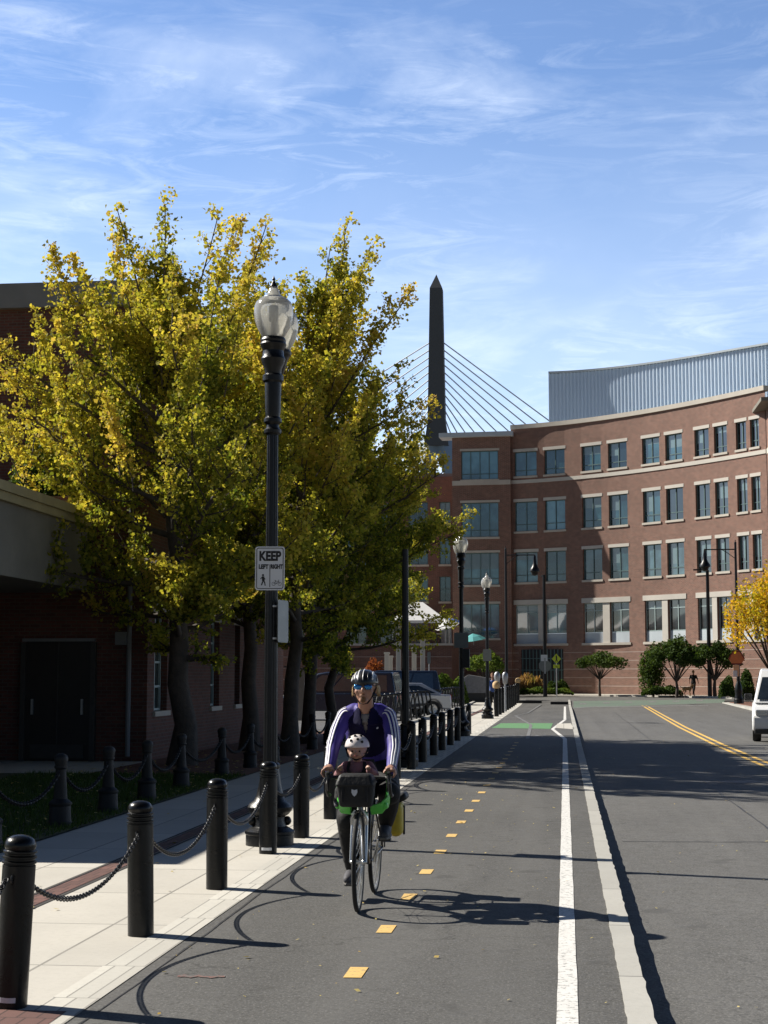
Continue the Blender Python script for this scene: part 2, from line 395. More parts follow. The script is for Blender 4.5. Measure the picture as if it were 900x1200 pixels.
# ------------------------------------------------------------------ mesh building
class MB:
    def __init__(self):
        self.v = []; self.f = []
    def add(self, vs, fs):
        o = len(self.v)
        self.v.extend([tuple(p) for p in vs])
        self.f.extend([tuple(i + o for i in q) for q in fs])
        return self
    def box(self, c, s, rot=None):
        hx, hy, hz = s[0] / 2, s[1] / 2, s[2] / 2
        pts = [Vector((x, y, z)) for x in (-hx, hx) for y in (-hy, hy) for z in (-hz, hz)]
        if rot is not None:
            m = rot if isinstance(rot, Matrix) else Euler(rot).to_matrix()
            pts = [m @ p for p in pts]
        c = Vector(c)
        return self.add([p + c for p in pts], [(0, 1, 3, 2), (4, 6, 7, 5), (0, 4, 5, 1), (2, 3, 7, 6), (0, 2, 6, 4), (1, 5, 7, 3)])
    def b2(self, x0, x1, y0, y1, z0, z1):
        return self.box(((x0 + x1) / 2, (y0 + y1) / 2, (z0 + z1) / 2), (x1 - x0, y1 - y0, z1 - z0))
    def quad(self, a, b, c, d):
        return self.add([a, b, c, d], [(0, 1, 2, 3)])
    def tube(self, pts, rad, n=8, cap=True, flat=None, up=None):
        """tube through pts; flat=(a,b) scales the ring along its two axes"""
        pts = [Vector(p) for p in pts]
        if isinstance(rad, (int, float)):
            rad = [rad] * len(pts)
        rings = []
        u = None
        for i, p in enumerate(pts):
            if i == 0: t = pts[1] - pts[0]
            elif i == len(pts) - 1: t = pts[-1] - pts[-2]
            else: t = (pts[i + 1] - pts[i]).normalized() + (pts[i] - pts[i - 1]).normalized()
            if t.length < 1e-9: t = Vector((0, 0, 1))
            t.normalize()
            if u is None:
                ref = Vector(up) if up is not None else (Vector((0, 0, 1)) if abs(t.z) < 0.9 else Vector((1, 0, 0)))
                u = ref - t * ref.dot(t)
            else:
                u = u - t * u.dot(t)
            if u.length < 1e-6: u = Vector((1, 0, 0))
            u.normalize()
            w = t.cross(u)
            a, b = flat if flat else (1, 1)
            rings.append([p + (u * math.cos(2 * math.pi * k / n) * a + w * math.sin(2 * math.pi * k / n) * b) * rad[i] for k in range(n)])
        vs = [q for r in rings for q in r]
        fs = []
        for i in range(len(rings) - 1):
            for k in range(n):
                k2 = (k + 1) % n
                fs.append((i * n + k, i * n + k2, (i + 1) * n + k2, (i + 1) * n + k))
        if cap:
            fs.append(tuple(range(n - 1, -1, -1)))
            fs.append(tuple((len(rings) - 1) * n + k for k in range(n)))
        return self.add(vs, fs)
    def lathe(self, prof, n=24, c=(0, 0, 0), capb=True, capt=True, sx=1.0, sy=1.0, axis='z'):
        vs = []; fs = []
        for r, z in prof:
            for k in range(n):
                a = 2 * math.pi * k / n
                x, y, zz = r * math.cos(a) * sx, r * math.sin(a) * sy, z
                if axis == 'x': x, y, zz = zz, x, y
                elif axis == 'y': x, y, zz = x, zz, y
                vs.append((c[0] + x, c[1] + y, c[2] + zz))
        for i in range(len(prof) - 1):
            for k in range(n):
                k2 = (k + 1) % n
                fs.append((i * n + k, i * n + k2, (i + 1) * n + k2, (i + 1) * n + k))
        if capb: fs.append(tuple(range(n - 1, -1, -1)))
        if capt: fs.append(tuple((len(prof) - 1) * n + k for k in range(n)))
        return self.add(vs, fs)
    def sphere(self, c, r, n=12, m=8, s=(1, 1, 1)):
        prof = [(max(1e-4, r * math.sin(math.pi * i / m)), -r * math.cos(math.pi * i / m)) for i in range(m + 1)]
        o = len(self.v)
        self.lathe(prof, n)
        for i in range(o, len(self.v)):
            p = self.v[i]
            self.v[i] = (c[0] + p[0] * s[0], c[1] + p[1] * s[1], c[2] + p[2] * s[2])
        return self
    def prism(self, poly, a, b, axis='x'):
        """poly of (u,v) extruded from a to b along axis; axis x: (y,z), axis y: (x,z), axis z: (x,y)"""
        def P(u, v, w):
            return {'x': (w, u, v), 'y': (u, w, v), 'z': (u, v, w)}[axis]
        n = len(poly)
        vs = [P(u, v, a) for u, v in poly] + [P(u, v, b) for u, v in poly]
        fs = [tuple(range(n - 1, -1, -1)), tuple(range(n, 2 * n))]
        fs += [(i, (i + 1) % n, n + (i + 1) % n, n + i) for i in range(n)]
        return self.add(vs, fs)
    def mesh(self, name):
        me = bpy.data.meshes.new(name)
        me.from_pydata(self.v, [], self.f)
        bm = bmesh.new(); bm.from_mesh(me)
        bmesh.ops.recalc_face_normals(bm, faces=bm.faces)
        bm.to_mesh(me); bm.free()
        return me
    def build(self, name, mat, parent=None, smooth=False, bevel=0.0, seg=2, angle=40, **tags):
        me = self.mesh(name)
        o = bpy.data.objects.new(name, me)
        C.objects.link(o)
        me.materials.append(mat)
        if parent is not None:
            o.parent = parent
        if smooth:
            for p in me.polygons: p.use_smooth = True
            try:
                me.set_sharp_from_angle(angle=R(angle))
            except Exception:
                pass
        if bevel:
            bv = o.modifiers.new('bevel', 'BEVEL'); bv.width = bevel; bv.segments = seg; bv.limit_method = 'ANGLE'
            bv.angle_limit = R(35)
        tag(o, **tags)
        return o

def tag(o, label=None, cat=None, group=None, kind=None):
    if label: o['label'] = label
    if cat: o['category'] = cat
    if group: o['group'] = group
    if kind: o['kind'] = kind
    return o

def empty(name, loc, label=None, cat=None, group=None, rz=0.0):
    o = bpy.data.objects.new(name, None)
    C.objects.link(o)
    o.location = loc
    o.rotation_euler = (0, 0, rz)
    o.empty_display_size = 0.2
    return tag(o, label, cat, group)

def dup(root, loc, rz=0.0, label=None, group=None, scale=None):
    r = root.copy(); C.objects.link(r)
    r.location = loc; r.rotation_euler = (0, 0, rz)
    if scale: r.scale = (scale,) * 3
    if label: r['label'] = label
    if group: r['group'] = group
    for ch in list(root.children):
        c = ch.copy(); C.objects.link(c); c.parent = r
        for g in list(ch.children):
            d = g.copy(); C.objects.link(d); d.parent = c
    return r

def fast_quads(name, verts, mat, parent=None, tint=None, nper=4, **tags):
    """verts: (n, nper, 3) array -> a mesh of n separate faces with a per-face 'tint'"""
    n = len(verts)
    me = bpy.data.meshes.new(name)
    me.vertices.add(n * nper)
    me.vertices.foreach_set('co', np.asarray(verts, dtype=np.float32).ravel())
    me.loops.add(n * nper)
    me.loops.foreach_set('vertex_index', np.arange(n * nper, dtype=np.int32))
    me.polygons.add(n)
    me.polygons.foreach_set('loop_start', np.arange(n, dtype=np.int32) * nper)
    me.polygons.foreach_set('loop_total', np.full(n, nper, dtype=np.int32))
    if tint is not None:
        a = me.attributes.new('tint', 'FLOAT', 'FACE')
        a.data.foreach_set('value', np.asarray(tint, dtype=np.float32))
    me.update(calc_edges=True)
    o = bpy.data.objects.new(name, me)
    C.objects.link(o)
    me.materials.append(mat)
    if parent is not None: o.parent = parent
    return tag(o, **tags)

def bake(o):
    """replace an object's mesh by what its modifiers make of it"""
    dg = bpy.context.evaluated_depsgraph_get()
    ev = o.evaluated_get(dg)
    me = bpy.data.meshes.new_from_object(ev)
    old = o.data
    o.modifiers.clear()
    o.data = me
    me.name = o.name
    for p in me.polygons: p.use_smooth = True
    bpy.data.meshes.remove(old)
    return o

def fused(mb, name, mat, parent=None, voxel=0.01, smooth=4, **tags):
    """one continuous skin grown round the overlapping volumes of mb"""
    o = mb.build(name, mat, parent, **tags)
    r = o.modifiers.new('r', 'REMESH'); r.mode = 'VOXEL'; r.voxel_size = voxel; r.use_smooth_shade = True
    if smooth:
        s = o.modifiers.new('s', 'SMOOTH'); s.iterations = smooth; s.factor = 0.5
    return bake(o)

def text_mesh(name, body, size, mat, parent, loc, rot, width=1.0, bold=0.0, thick=0.001):
    cu = bpy.data.curves.new(name, 'FONT')
    cu.body = body; cu.size = size; cu.align_x = 'CENTER'; cu.align_y = 'CENTER'
    cu.offset = bold; cu.extrude = thick
    t = bpy.data.objects.new(name + '_tmp', cu)
    C.objects.link(t)
    dg = bpy.context.evaluated_depsgraph_get()
    me = bpy.data.meshes.new_from_object(t.evaluated_get(dg))
    C.objects.unlink(t); bpy.data.objects.remove(t)
    for v in me.vertices: v.co.x *= width
    o = bpy.data.objects.new(name, me); C.objects.link(o)
    me.materials.clear(); me.materials.append(mat)
    o.parent = parent; o.location = loc; o.rotation_euler = rot
    return o

# ------------------------------------------------------------------ light, sky
SUN_EL = 39.7
SUN_DIR = Vector((-0.960, 0.280, 0)).normalized()          # horizontal direction towards the sun
scene.world = bpy.data.worlds.new('World')
scene.world.use_nodes = True
wn = scene.world.node_tree
for n in list(wn.nodes): wn.nodes.remove(n)
wo = N(wn, 'ShaderNodeOutputWorld'); bg = N(wn, 'ShaderNodeBackground')
sky = N(wn, 'ShaderNodeTexSky'); sky.sky_type = 'NISHITA'; sky.sun_disc = False
sky.sun_elevation = R(SUN_EL)
sky.sun_rotation = math.atan2(SUN_DIR.x, SUN_DIR.y)
sky.air_density = 1.15; sky.dust_density = 0.5; sky.ozone_density = 2.2
tc = N(wn, 'ShaderNodeTexCoord')
def cloud_layer(rot, scl, nscale, lo, hi, dist, detail=9, rough=0.6, loc=(0, 0, 0)):
    mp = N(wn, 'ShaderNodeMapping')
    mp.inputs['Rotation'].default_value = rot; mp.inputs['Scale'].default_value = scl; mp.inputs['Location'].default_value = loc
    wn.links.new(tc.outputs['Generated'], mp.inputs[0])
    return ramp(wn, noise(wn, mp.outputs[0], nscale, detail, rough, dist), 0, 1, lo, hi)
def wmath(op, a, b):
    n = N(wn, 'ShaderNodeMath', operation=op)
    for i, v in enumerate((a, b)):
        if isinstance(v, (int, float)): n.inputs[i].default_value = v
        else: wn.links.new(v, n.inputs[i])
    return n.outputs[0]
streak = cloud_layer((0, R(-36), 0), (1.0, 1.0, 4.2), 2.7, 0.49, 0.72, 0.6, 10, 0.58, loc=(0.35, 0, 0.2))
wisp = cloud_layer((0, R(-38), 0), (1.8, 1.8, 9.0), 6.0, 0.48, 0.72, 1.6, 10, 0.68)
big = cloud_layer((0, R(-28), 0), (1.0, 1.0, 2.6), 2.2, 0.40, 0.66, 0.4, 4, loc=(0.1, 0, 0.45))
cl = wmath('MULTIPLY', wmath('ADD', wmath('MULTIPLY', streak, 0.9), wmath('MULTIPLY', wisp, 0.38)), big)
# a veil that thickens towards the horizon
spz = N(wn, 'ShaderNodeSeparateXYZ'); wn.links.new(tc.outputs['Generated'], spz.inputs[0])
veil = wmath('MULTIPLY', ramp(wn, spz.outputs[2], 0.62, 0.02, 0.03, 0.36), ramp(wn, noise(wn, tc.outputs['Generated'], 3.5, 5, 0.6, 0.4), 0.5, 1.3, 0.3, 0.7))
fac = N(wn, 'ShaderNodeMath', operation='ADD'); fac.use_clamp = True
wn.links.new(wmath('MULTIPLY', cl, 0.85), fac.inputs[0]); wn.links.new(veil, fac.inputs[1])
skyc = mix_rgb(wn, 1.0, sky.outputs[0], (0.84, 0.97, 1.22), 'MULTIPLY')
# the part of the sky the photograph looks at is full of bright thin cirrus; overhead and behind it is cleared and dimmed to deepen the shade
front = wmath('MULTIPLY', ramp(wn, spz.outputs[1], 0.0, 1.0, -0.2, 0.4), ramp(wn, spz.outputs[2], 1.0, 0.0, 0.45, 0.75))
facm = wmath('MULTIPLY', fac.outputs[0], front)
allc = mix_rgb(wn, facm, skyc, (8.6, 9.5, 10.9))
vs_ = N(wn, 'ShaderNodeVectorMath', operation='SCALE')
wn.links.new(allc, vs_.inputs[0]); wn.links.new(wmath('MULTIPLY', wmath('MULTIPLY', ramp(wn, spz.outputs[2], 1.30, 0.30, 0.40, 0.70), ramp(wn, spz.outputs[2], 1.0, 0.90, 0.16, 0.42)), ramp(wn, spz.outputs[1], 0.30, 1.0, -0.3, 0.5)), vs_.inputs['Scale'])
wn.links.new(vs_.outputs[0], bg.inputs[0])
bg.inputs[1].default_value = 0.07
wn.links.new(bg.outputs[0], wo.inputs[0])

sun = bpy.data.lights.new('sun', 'SUN'); sun.energy = 5.0; sun.angle = R(0.53); sun.color = (1.0, 0.94, 0.84)
so = bpy.data.objects.new('sun', sun); C.objects.link(so)
to_sun = Vector((SUN_DIR.x * math.cos(R(SUN_EL)), SUN_DIR.y * math.cos(R(SUN_EL)), math.sin(R(SUN_EL))))
so.rotation_euler = to_sun.to_track_quat('Z', 'Y').to_euler()
so.location = (-30, 10, 40)
scene.view_settings.view_transform = 'Standard'
scene.view_settings.look = 'None'
scene.view_settings.gamma = 1.0
scene.view_settings.exposure = 0.66
scene.cycles.max_bounces = 8
scene.cycles.transparent_max_bounces = 12
scene.cycles.caustics_reflective = False
scene.cycles.caustics_refractive = False
scene.cycles.use_denoising = True

# ------------------------------------------------------------------ ground
def hz(y):          # level of the carriageway
    return -0.10 if y < 80 else min(0.16, -0.10 + (y - 80) * 0.0082)
def pz(y):          # level of path and pavement
    return 0.0 if y < 88 else min(0.22, 0.0 + (y - 88) * 0.011)
def on_road(px, py, dz=0.0, f=hz):
    z = 0.0
    for _ in range(12):
        p = at(px, py, z + dz)
        z = f(p.y)
    return Vector((p.x, p.y, z + dz))

def strip(name, rows, mat, smooth=False, thick=0.0, **tags):
    """rows: list of (left point, right point) quads in sequence"""
    mb = MB()
    vs = []
    for a, b in rows: vs += [a, b]
    fs = [(2 * i, 2 * i + 1, 2 * i + 3, 2 * i + 2) for i in range(len(rows) - 1)]
    mb.add(vs, fs)
    if thick:
        n = len(vs)
        mb.v += [(p[0], p[1], p[2] - thick) for p in mb.v]
        for i in range(len(rows) - 1):
            mb.f.append((2 * i, 2 * i + 2, 2 * i + 2 + n, 2 * i + n)); mb.f.append((2 * i + 1, 2 * i + 3, 2 * i + 3 + n, 2 * i + 1 + n))
        mb.f.append((0, 1, n + 1, n)); mb.f.append((n - 2, n - 1, 2 * n - 1, 2 * n - 2))
    o = mb.build(name, mat, None, **tags)
    for p in o.data.polygons:
        if p.normal.z < -0.5 and not thick: p.flip()
    return o

def ribbon(name, pts, width, mat, dz, off=0.0, kind='structure'):
    rows = []
    for i, p in enumerate(pts):
        a = pts[max(0, i - 1)]; b = pts[min(len(pts) - 1, i + 1)]
        t = Vector((b[0] - a[0], b[1] - a[1], 0)).normalized(); n = Vector((t.y, -t.x, 0))
        c = Vector((p[0], p[1], p[2])) + n * off
        rows.append((c - n * width / 2 + Vector((0, 0, dz)), c + n * width / 2 + Vector((0, 0, dz))))
    return strip(name, rows, mat, kind=kind)

YS = [-30, 0, 20, 40, 60, 80, 88, 92, 96, 101]
g = MB().quad((-2500, -900, -0.24), (2500, -900, -0.24), (2500, 3500, -0.24), (-2500, 3500, -0.24)).build('ground', M['ground'], kind='structure')
XK0, XK1 = 0.29, 0.42
strip('road', [((XK1, y, hz(y)), (9.4, y, hz(y))) for y in YS], M['asphalt_road'], kind='structure')
CY = [101, 104, 108, 112, 118, 124, 132]
strip('cross_street', [((-70, y, hz(y)), (70, y, hz(y))) for y in CY], M['asphalt_road'], kind='structure')
strip('bike_path', [((-2.38, y, pz(y)), (XK0, y, pz(y))) for y in YS], M['asphalt'], kind='structure')
KY = [-30] + [i * .15 for i in range(14, 300)] + [45 + i * .5 for i in range(78)] + [84, 88, 92, 96, 101]
rk_ = random.Random(4)
strip('kerb', [((XK0 - rk_.uniform(0, .007), y, pz(y) + .006), (XK1 + rk_.uniform(-.006, .006), y, pz(y) + .006)) for y in KY], M['kerb'], thick=0.26, kind='structure')
strip('path_edging', [((-2.63, y, pz(y) + .004), (-2.38, y, pz(y) + .004)) for y in YS], M['granite'], kind='structure')
strip('sidewalk', [((-5.25, y, pz(y)), (-2.63, y, pz(y))) for y in YS], M['concrete'], kind='structure')
strip('brick_band', [((-3.98, y, .004), (-3.81, y, .004)) for y in YS if y <= 80], M['paver'], kind='structure')
for i, x in enumerate((-4.01, -3.78)):
    strip('band_joint', [((x - .016, y, .0045), (x + .016, y, .0045)) for y in YS if y <= 80], M['joint'], kind='structure')
strip('lawn', [((-9.5, y, 0.012), (-5.25, y, 0.012)) for y in (-30, 26.2)], M['grass_soil'], kind='structure')
strip('entrance_walk', [((-40, y, 0.0), (-8.0, y, 0.0)) for y in (26.2, 30.2)], M['concrete'], kind='structure')
strip('planting_bed', [((-8.0, y, 0.01), (-5.25, y, 0.01)) for y in (26.2, 47)], M['mulch'], kind='structure')
strip('parking_lot', [((-60, y, -0.05 + (max(0, y - 88) * .009)), (-5.35, y, -0.05 + (max(0, y - 88) * .009))) for y in (47, 88, 101)], M['lot'], kind='structure')
strip('lot_kerb', [((-5.40, y, pz(y) + 0.07), (-5.25, y, pz(y) + 0.07)) for y in (47, 88, 101)], M['kerb'], thick=0.3, kind='structure')
# brick ramp at the very bottom left
strip('brick_ramp', [((-4.2, y, .006), (-2.45, y, .006)) for y in (5.5, 7.77)], M['paver'], kind='structure')

# painted lines on the path
L = [at(665.3, 1200), at(664.5, 1000), at(662.6, 900), on_road(662, 866, 0, pz), on_road(647.5, 854.5, 0, pz), on_road(662, 843.5, 0, pz), on_road(662, 828, 0, pz)]
L = [Vector((L[0].x, -25, 0))] + L
L2_ = [L[0].lerp(L[1], i / 60) for i in range(60)] + [L[1].lerp(L[3], i / 60) for i in range(60)] + [L[3].lerp(L[4], i / 40) for i in range(40)] + L[4:]
for i_, p_ in enumerate(L2_[:158]): p_.x += .0012 * math.sin(i_ * 2.3) + .0014 * math.sin(i_ * 5.1 + 1)
ribbon('white_lane_line', L2_, 0.105, M['white_line'], 0.004)
dash = [(-1.19 + 0.012 * 0, y0) for y0 in ()]
dy = 1.53
mbd = MB()
c0 = at(412, 1140)
y = c0.y - 6 * dy
mbd = MB()
k = 0
while y < 40:
    x = -1.17
    mbd.quad((x - .050, y - .16, .004), (x + .050, y - .155, .004), (x + .052, y + .16, .004), (x - .051, y + .155, .004))
    y += dy
mbd.build('yellow_dashes', M['dash_line'], kind='structure')
cl_pts = [on_road(587, 846, 0, pz), on_road(604, 839, 0, pz), on_road(618, 836, 0, pz), on_road(634, 826, 0, pz)]
ribbon('faded_centre_line', [(-0.95, 42, 0), (-1.1, 54, 0)] + [(p.x, p.y, p.z) for p in cl_pts[1:]], 0.10, M['faded_line'], 0.009)
# green band and pale block, yield marks
q = [on_road(x, y_, 0.005, pz) for x, y_ in ((576, 853), (645, 854), (648, 847.5), (587, 847.5))]
MB().quad(*q).build('green_band', M['green_lane'], kind='structure')
q = [on_road(x, y_, 0.006, pz) for x, y_ in ((651, 853), (673, 854.5), (669, 847.5), (653, 848))]
MB().quad(*q).build('pale_block', M['concrete'], kind='structure')
mbd = MB()
for i in range(10):
    a = on_road(566 + i * 9, 863 - i * .1, 0.005, pz)
    mbd.quad((a.x - .11, a.y - .25, .005), (a.x + .11, a.y - .25, .005), (a.x + .02, a.y + .4, .005), (a.x - .02, a.y + .4, .005))
mbd.build('yield_marks', M['faded_line'], kind='structure')
rs0 = random.Random(8)
def wavy(name, p, q, wd, mat, z, n=40, amp=.02):
    rows = []
    p = Vector(p); q = Vector(q); t = (q - p).normalized(); nn = Vector((t.y, -t.x, 0)); off = 0
    for i in range(n + 1):
        off = off * .8 + rs0.uniform(-amp, amp)
        c = p.lerp(q, i / n) + nn * off; w_ = wd * rs0.uniform(.6, 1.4) / 2
        rows.append(((c.x - nn.x * w_, c.y - nn.y * w_, z), (c.x + nn.x * w_, c.y + nn.y * w_, z)))
    return strip(name, rows, mat, kind='structure')
M['tar'] = plain('tar_seam', (0.035, 0.034, 0.033), .6, .3, 9)
wavy('road_seam', (2.3, 3, 0), (2.42, 78, 0), .022, M['tar'], -.0965, 120, .012)
wavy('road_seam', (.6, 17.2, 0), (8.9, 17.6, 0), .03, M['tar'], -.0960, 60, .03)
wavy('path_seam', (-2.30, 4, 0), (-2.28, 60, 0), .012, M['tar'], .003, 160, .008)
wavy('road_seam', (.6, 31, 0), (6.5, 30.2, 0), .04, M['tar'], -.0960, 60, .03)
MB().lathe([(.36, 0), (.36, .001)], 28, (2.9, 27.0, -.097)).build('manhole_cover', M['old_iron'], kind='structure')
M['spray'] = worn_paint('red_spray_mark', (0.20, 0.09, 0.07), (0.12, 0.116, 0.11), .8)
wavy('spray_mark', (-2.13, 8.72, 0), (-1.87, 8.76, 0), .05, M['spray'], .004, 14, .02)
# double yellow line
yl = [on_road(*p) for p in ((755, 827), (762, 831), (775, 838.5), (800, 852.5), (844, 873.5), (900, 897))]
yl += [Vector((yl[-1].x, 20, hz(20))), Vector((yl[-1].x - .05, -25, hz(0)))]
yl.reverse()
for off in (-0.11, 0.11):
    ribbon('yellow_line', yl, 0.10, M['yellow_line'], 0.004, off)
# crossing lane
q = [on_road(x, y_, 0.004) for x, y_ in ((672, 829.5), (848, 823.5), (850, 819.5), (672, 821.5))]
MB().quad(*q).build('green_crossing', M['green_faded'], kind='structure')
mbd = MB()
for x, y_ in ((683, 824.6), (711, 823.6), (737, 823.0), (765, 822.2), (792, 821.6), (820, 820.8)):
    a = on_road(x - 4, y_ + .8, 0.008); b = on_road(x + 4, y_ + .7, 0.008); c = on_road(x + 4, y_ - .6, 0.008); d = on_road(x - 4, y_ - .5, 0.008)
    mbd.quad(a, b, c, d)
for x0, x1, y_ in ((700, 830, 828.5), (668, 700, 830)):
    a = on_road(x0, y_ + .5, 0.008); b = on_road(x1, y_ - 1.5, 0.008); c = on_road(x1, y_ - 2.3, 0.008); d = on_road(x0, y_ - .4, 0.008)
    mbd.quad(a, b, c, d)
mbd.build('crossing_marks', M['faded_line'], kind='structure')

# right hand pavement with its rounded corner
def slab(name, poly, z0, z1, mat, kind='structure'):
    return MB().prism(poly, z0, z1, 'z').build(name, mat, kind=kind)
cr = [(9.4, -30)]
for i in range(9):
    a = math.pi - i / 8 * math.pi / 2
    cr.append((13.0 + 3.6 * math.cos(a), 96.5 + 3.6 * math.sin(a)))
cr += [(60, 100.1), (60, -30)]
MB().prism(cr, -0.2, 0.06, 'z').build('corner_pavement', M['kerb'], kind='structure')
ins = [(9.75, 60)] + [(13.0 + 3.2 * math.cos(math.pi - i / 8 * math.pi / 2), 96.3 + 3.2 * math.sin(math.pi - i / 8 * math.pi / 2)) for i in range(9)] + [(40, 99.5), (40, 60)]
MB().prism(ins, 0.02, 0.075, 'z').build('mulch_bed', M['mulch'], kind='structure')

# ------------------------------------------------------------------ curved brick office building
PAR = [(532, 506), (600, 502.2), (620, 501), (643, 500), (672, 497.3), (704, 494), (737, 489), (769, 483), (802, 476.3), (835, 469), (865, 463.5), (897, 458.2)]
ZP = 21.2
FP = [(px, at(px, py, ZP)) for px, py in PAR]
def fac_pt(px):
    """plan position of the curved facade in pixel column px (piecewise through FP, smoothed)"""
    xs = [p[0] for p in FP]
    if px <= xs[0]: i = 0
    elif px >= xs[-1]: i = len(xs) - 2
    else: i = max(k for k in range(len(xs) - 1) if xs[k] <= px)
    t = (px - xs[i]) / (xs[i + 1] - xs[i])
    a, b = FP[i][1], FP[i + 1][1]
    return Vector((a.x + (b.x - a.x) * t, a.y + (b.y - a.y) * t, 0))
# smooth the depth with a quadratic fit so that the wall curves evenly
_px = np.array([p[0] for p in PAR], float); _x = np.array([p[1].x for p in FP]); _y = np.array([p[1].y for p in FP])
_cy = np.polyfit(_px, _y, 3); _cx = np.polyfit(_px, _x, 3)
def fac_pt(px):
    return Vector((float(np.polyval(_cx, px)), float(np.polyval(_cy, px)), 0))

def wall_run(name, cols, base, top, root, brickm, pt, inset=0.22):
    """cols: list of (px0, px1, openings) ; openings = [(z0, z1, kind)].  Returns the windows to build"""
    w = MB(); rv = MB(); wins = []
    for a, b, ops in cols:
        A, B = pt(a), pt(b)
        n = Vector((B.y - A.y, -(B.x - A.x), 0)).normalized()
        zs = [base]
        for z0, z1, kd in sorted(ops):
            w.quad((A.x, A.y, zs[-1]), (B.x, B.y, zs[-1]), (B.x, B.y, z0), (A.x, A.y, z0))
            zs.append(z1)
            Ai, Bi = A - n * inset, B - n * inset
            for (p, pi, r, ri) in ((A, Ai, A, Ai), (B, Bi, B, Bi)):
                w.quad((p.x, p.y, z0), (pi.x, pi.y, z0), (pi.x, pi.y, z1), (p.x, p.y, z1))
            w.quad((A.x, A.y, z0), (B.x, B.y, z0), (Bi.x, Bi.y, z0), (Ai.x, Ai.y, z0))
            w.quad((A.x, A.y, z1), (B.x, B.y, z1), (Bi.x, Bi.y, z1), (Ai.x, Ai.y, z1))
            wins.append((Ai, Bi, n, z0, z1, kd))
        w.quad((A.x, A.y, zs[-1]), (B.x, B.y, zs[-1]), (B.x, B.y, top), (A.x, A.y, top))
    return w, wins

def bar(mb, P, Q, n, off, z0, z1, depth):
    """box from plan point P to Q, standing off .. off+depth in front along n"""
    a = P + n * off; b = Q + n * off; c = Q + n * (off + depth); d = P + n * (off + depth)
    vs = [(p.x, p.y, z) for z in (z0, z1) for p in (a, b, c, d)]
    mb.add(vs, [(0, 1, 2, 3), (4, 5, 6, 7), (0, 1, 5, 4), (1, 2, 6, 5), (2, 3, 7, 6), (3, 0, 4, 7)])

rng = random.Random(5)
def build_window(win, root, light=False, glass=None, frame=None, nv=1, trans=(0.22,), stone=None, ins=.22):
    A, B, n, z0, z1, kd = win
    g = MB()
    pz0 = z0
    L_ = (B - A).length; t = (B - A).normalized()
    if kd == 'tall':
        pz0 = z0 + 0.78
    vary = rng.random()
    g.quad((A.x, A.y, pz0), (B.x, B.y, pz0), (B.x, B.y, z1), (A.x, A.y, z1))
    gm = glass or M['glass_far']
    if vary < .22 and gm is M['glass_far']: gm = M['glass_mid']
    elif vary < .40 and gm is M['glass_far']: gm = M['glass_dark']
    elif vary < .2 and gm is M['glass_wing']: gm = M['glass_far']
    w = g.build('window', gm, root)
    f = MB()
    fw = 0.055
    bar(f, A, A + t * fw, n, 0.004, pz0, z1, 0.06); bar(f, B - t * fw, B, n, 0.004, pz0, z1, 0.06)
    bar(f, A + t * fw, B - t * fw, n, 0.005, z1 - fw, z1, 0.055); bar(f, A + t * fw, B - t * fw, n, 0.005, pz0, pz0 + fw, 0.055)
    for k in range(1, nv + 1):
        c = A + t * L_ * k / (nv + 1)
        bar(f, c - t * .03, c + t * .03, n, 0.006, pz0 + fw, z1 - fw, 0.05)
    for tr in trans:
        zz = pz0 + (z1 - pz0) * tr
        bar(f, A + t * fw, B - t * fw, n, 0.007, zz - .028, zz + .028, 0.045)
    f.build('frame', frame or M['mullion'], w)
    if kd == 'tall':
        p = MB(); bar(p, A, B, n, 0.0, z0, pz0 - .01, 0.07)
        p.build('panel', M['panel_pale'], w)
    if kd != 'tall' and stone:
        F, G = A + n * ins, B + n * ins
        l = MB(); bar(l, F - t * .10, G + t * .10, n, -0.1, z1, z1 + stone[0], 0.13); l.build('lintel', stone[1], w)
        l = MB(); bar(l, F - t * .08, G + t * .08, n, -0.1, z0 - .16, z0, 0.17); l.build('sill', M['stone'], w)
    # blinds drawn to differing heights behind the glass read as a paler upper part
    if rng.random() < (0.75 if kd == 'tall' else 0.45) :
        hgt = (z1 - pz0) * rng.choice([.25, .35, .5, .65]) if kd != 'tall' else (z1 - pz0) * rng.choice([.2, .3, .3, .45])
        bl = MB(); half = rng.random() < .4
        e = A + t * L_ * (0.5 if half else 1.0)
        bar(bl, A + t * .06, e - t * .06, n, 0.001, z1 - hgt, z1 - .06, 0.002)
        bl.build('blind', M['blind_glass'], w)
    return w
M['blind_glass'] = glass_pane('blind_behind_glass', (0.12, 0.19, 0.20), rough=0.25, var=0.15)
M['glass_mid'] = glass_pane('pale_sky_glass', (0.07, 0.14, 0.17), rough=0.1)
M['glass_wing'] = glass_pane('sky_glass', (0.09, 0.21, 0.26), rough=0.05)  # paler glass for the shaded end, sky reflection put into its colour

bld = empty('office_building', (4, 122, 0), 'long curved four storey red brick office building with pale stone belts and paired windows', 'building')
def P0(o):   # parts are modelled in world metres; undo the parent's offset
    o.matrix_parent_inverse = bld.matrix_world.inverted()
COLP = [(602, 628, 637, 661), (681, 703.5, 712, 734), (752, 772, 779, 798.5), (813, 829.5, 835.6, 850.5), (861, 873, 877.6, 888)]
ROWS = [(17.4, 19.35, 'std'), (13.0, 15.35, 'std'), (8.97, 11.35, 'std')]
R2 = (4.15, 7.2, 'tall')
cols = []; prev = 598
for a, b, c, d in COLP:
    cols += [(prev, a, []), (a, b, ROWS + [R2]), (b, c, []), (c, d, ROWS + [R2])]
    prev = d
cols += [(888, 896, [])]
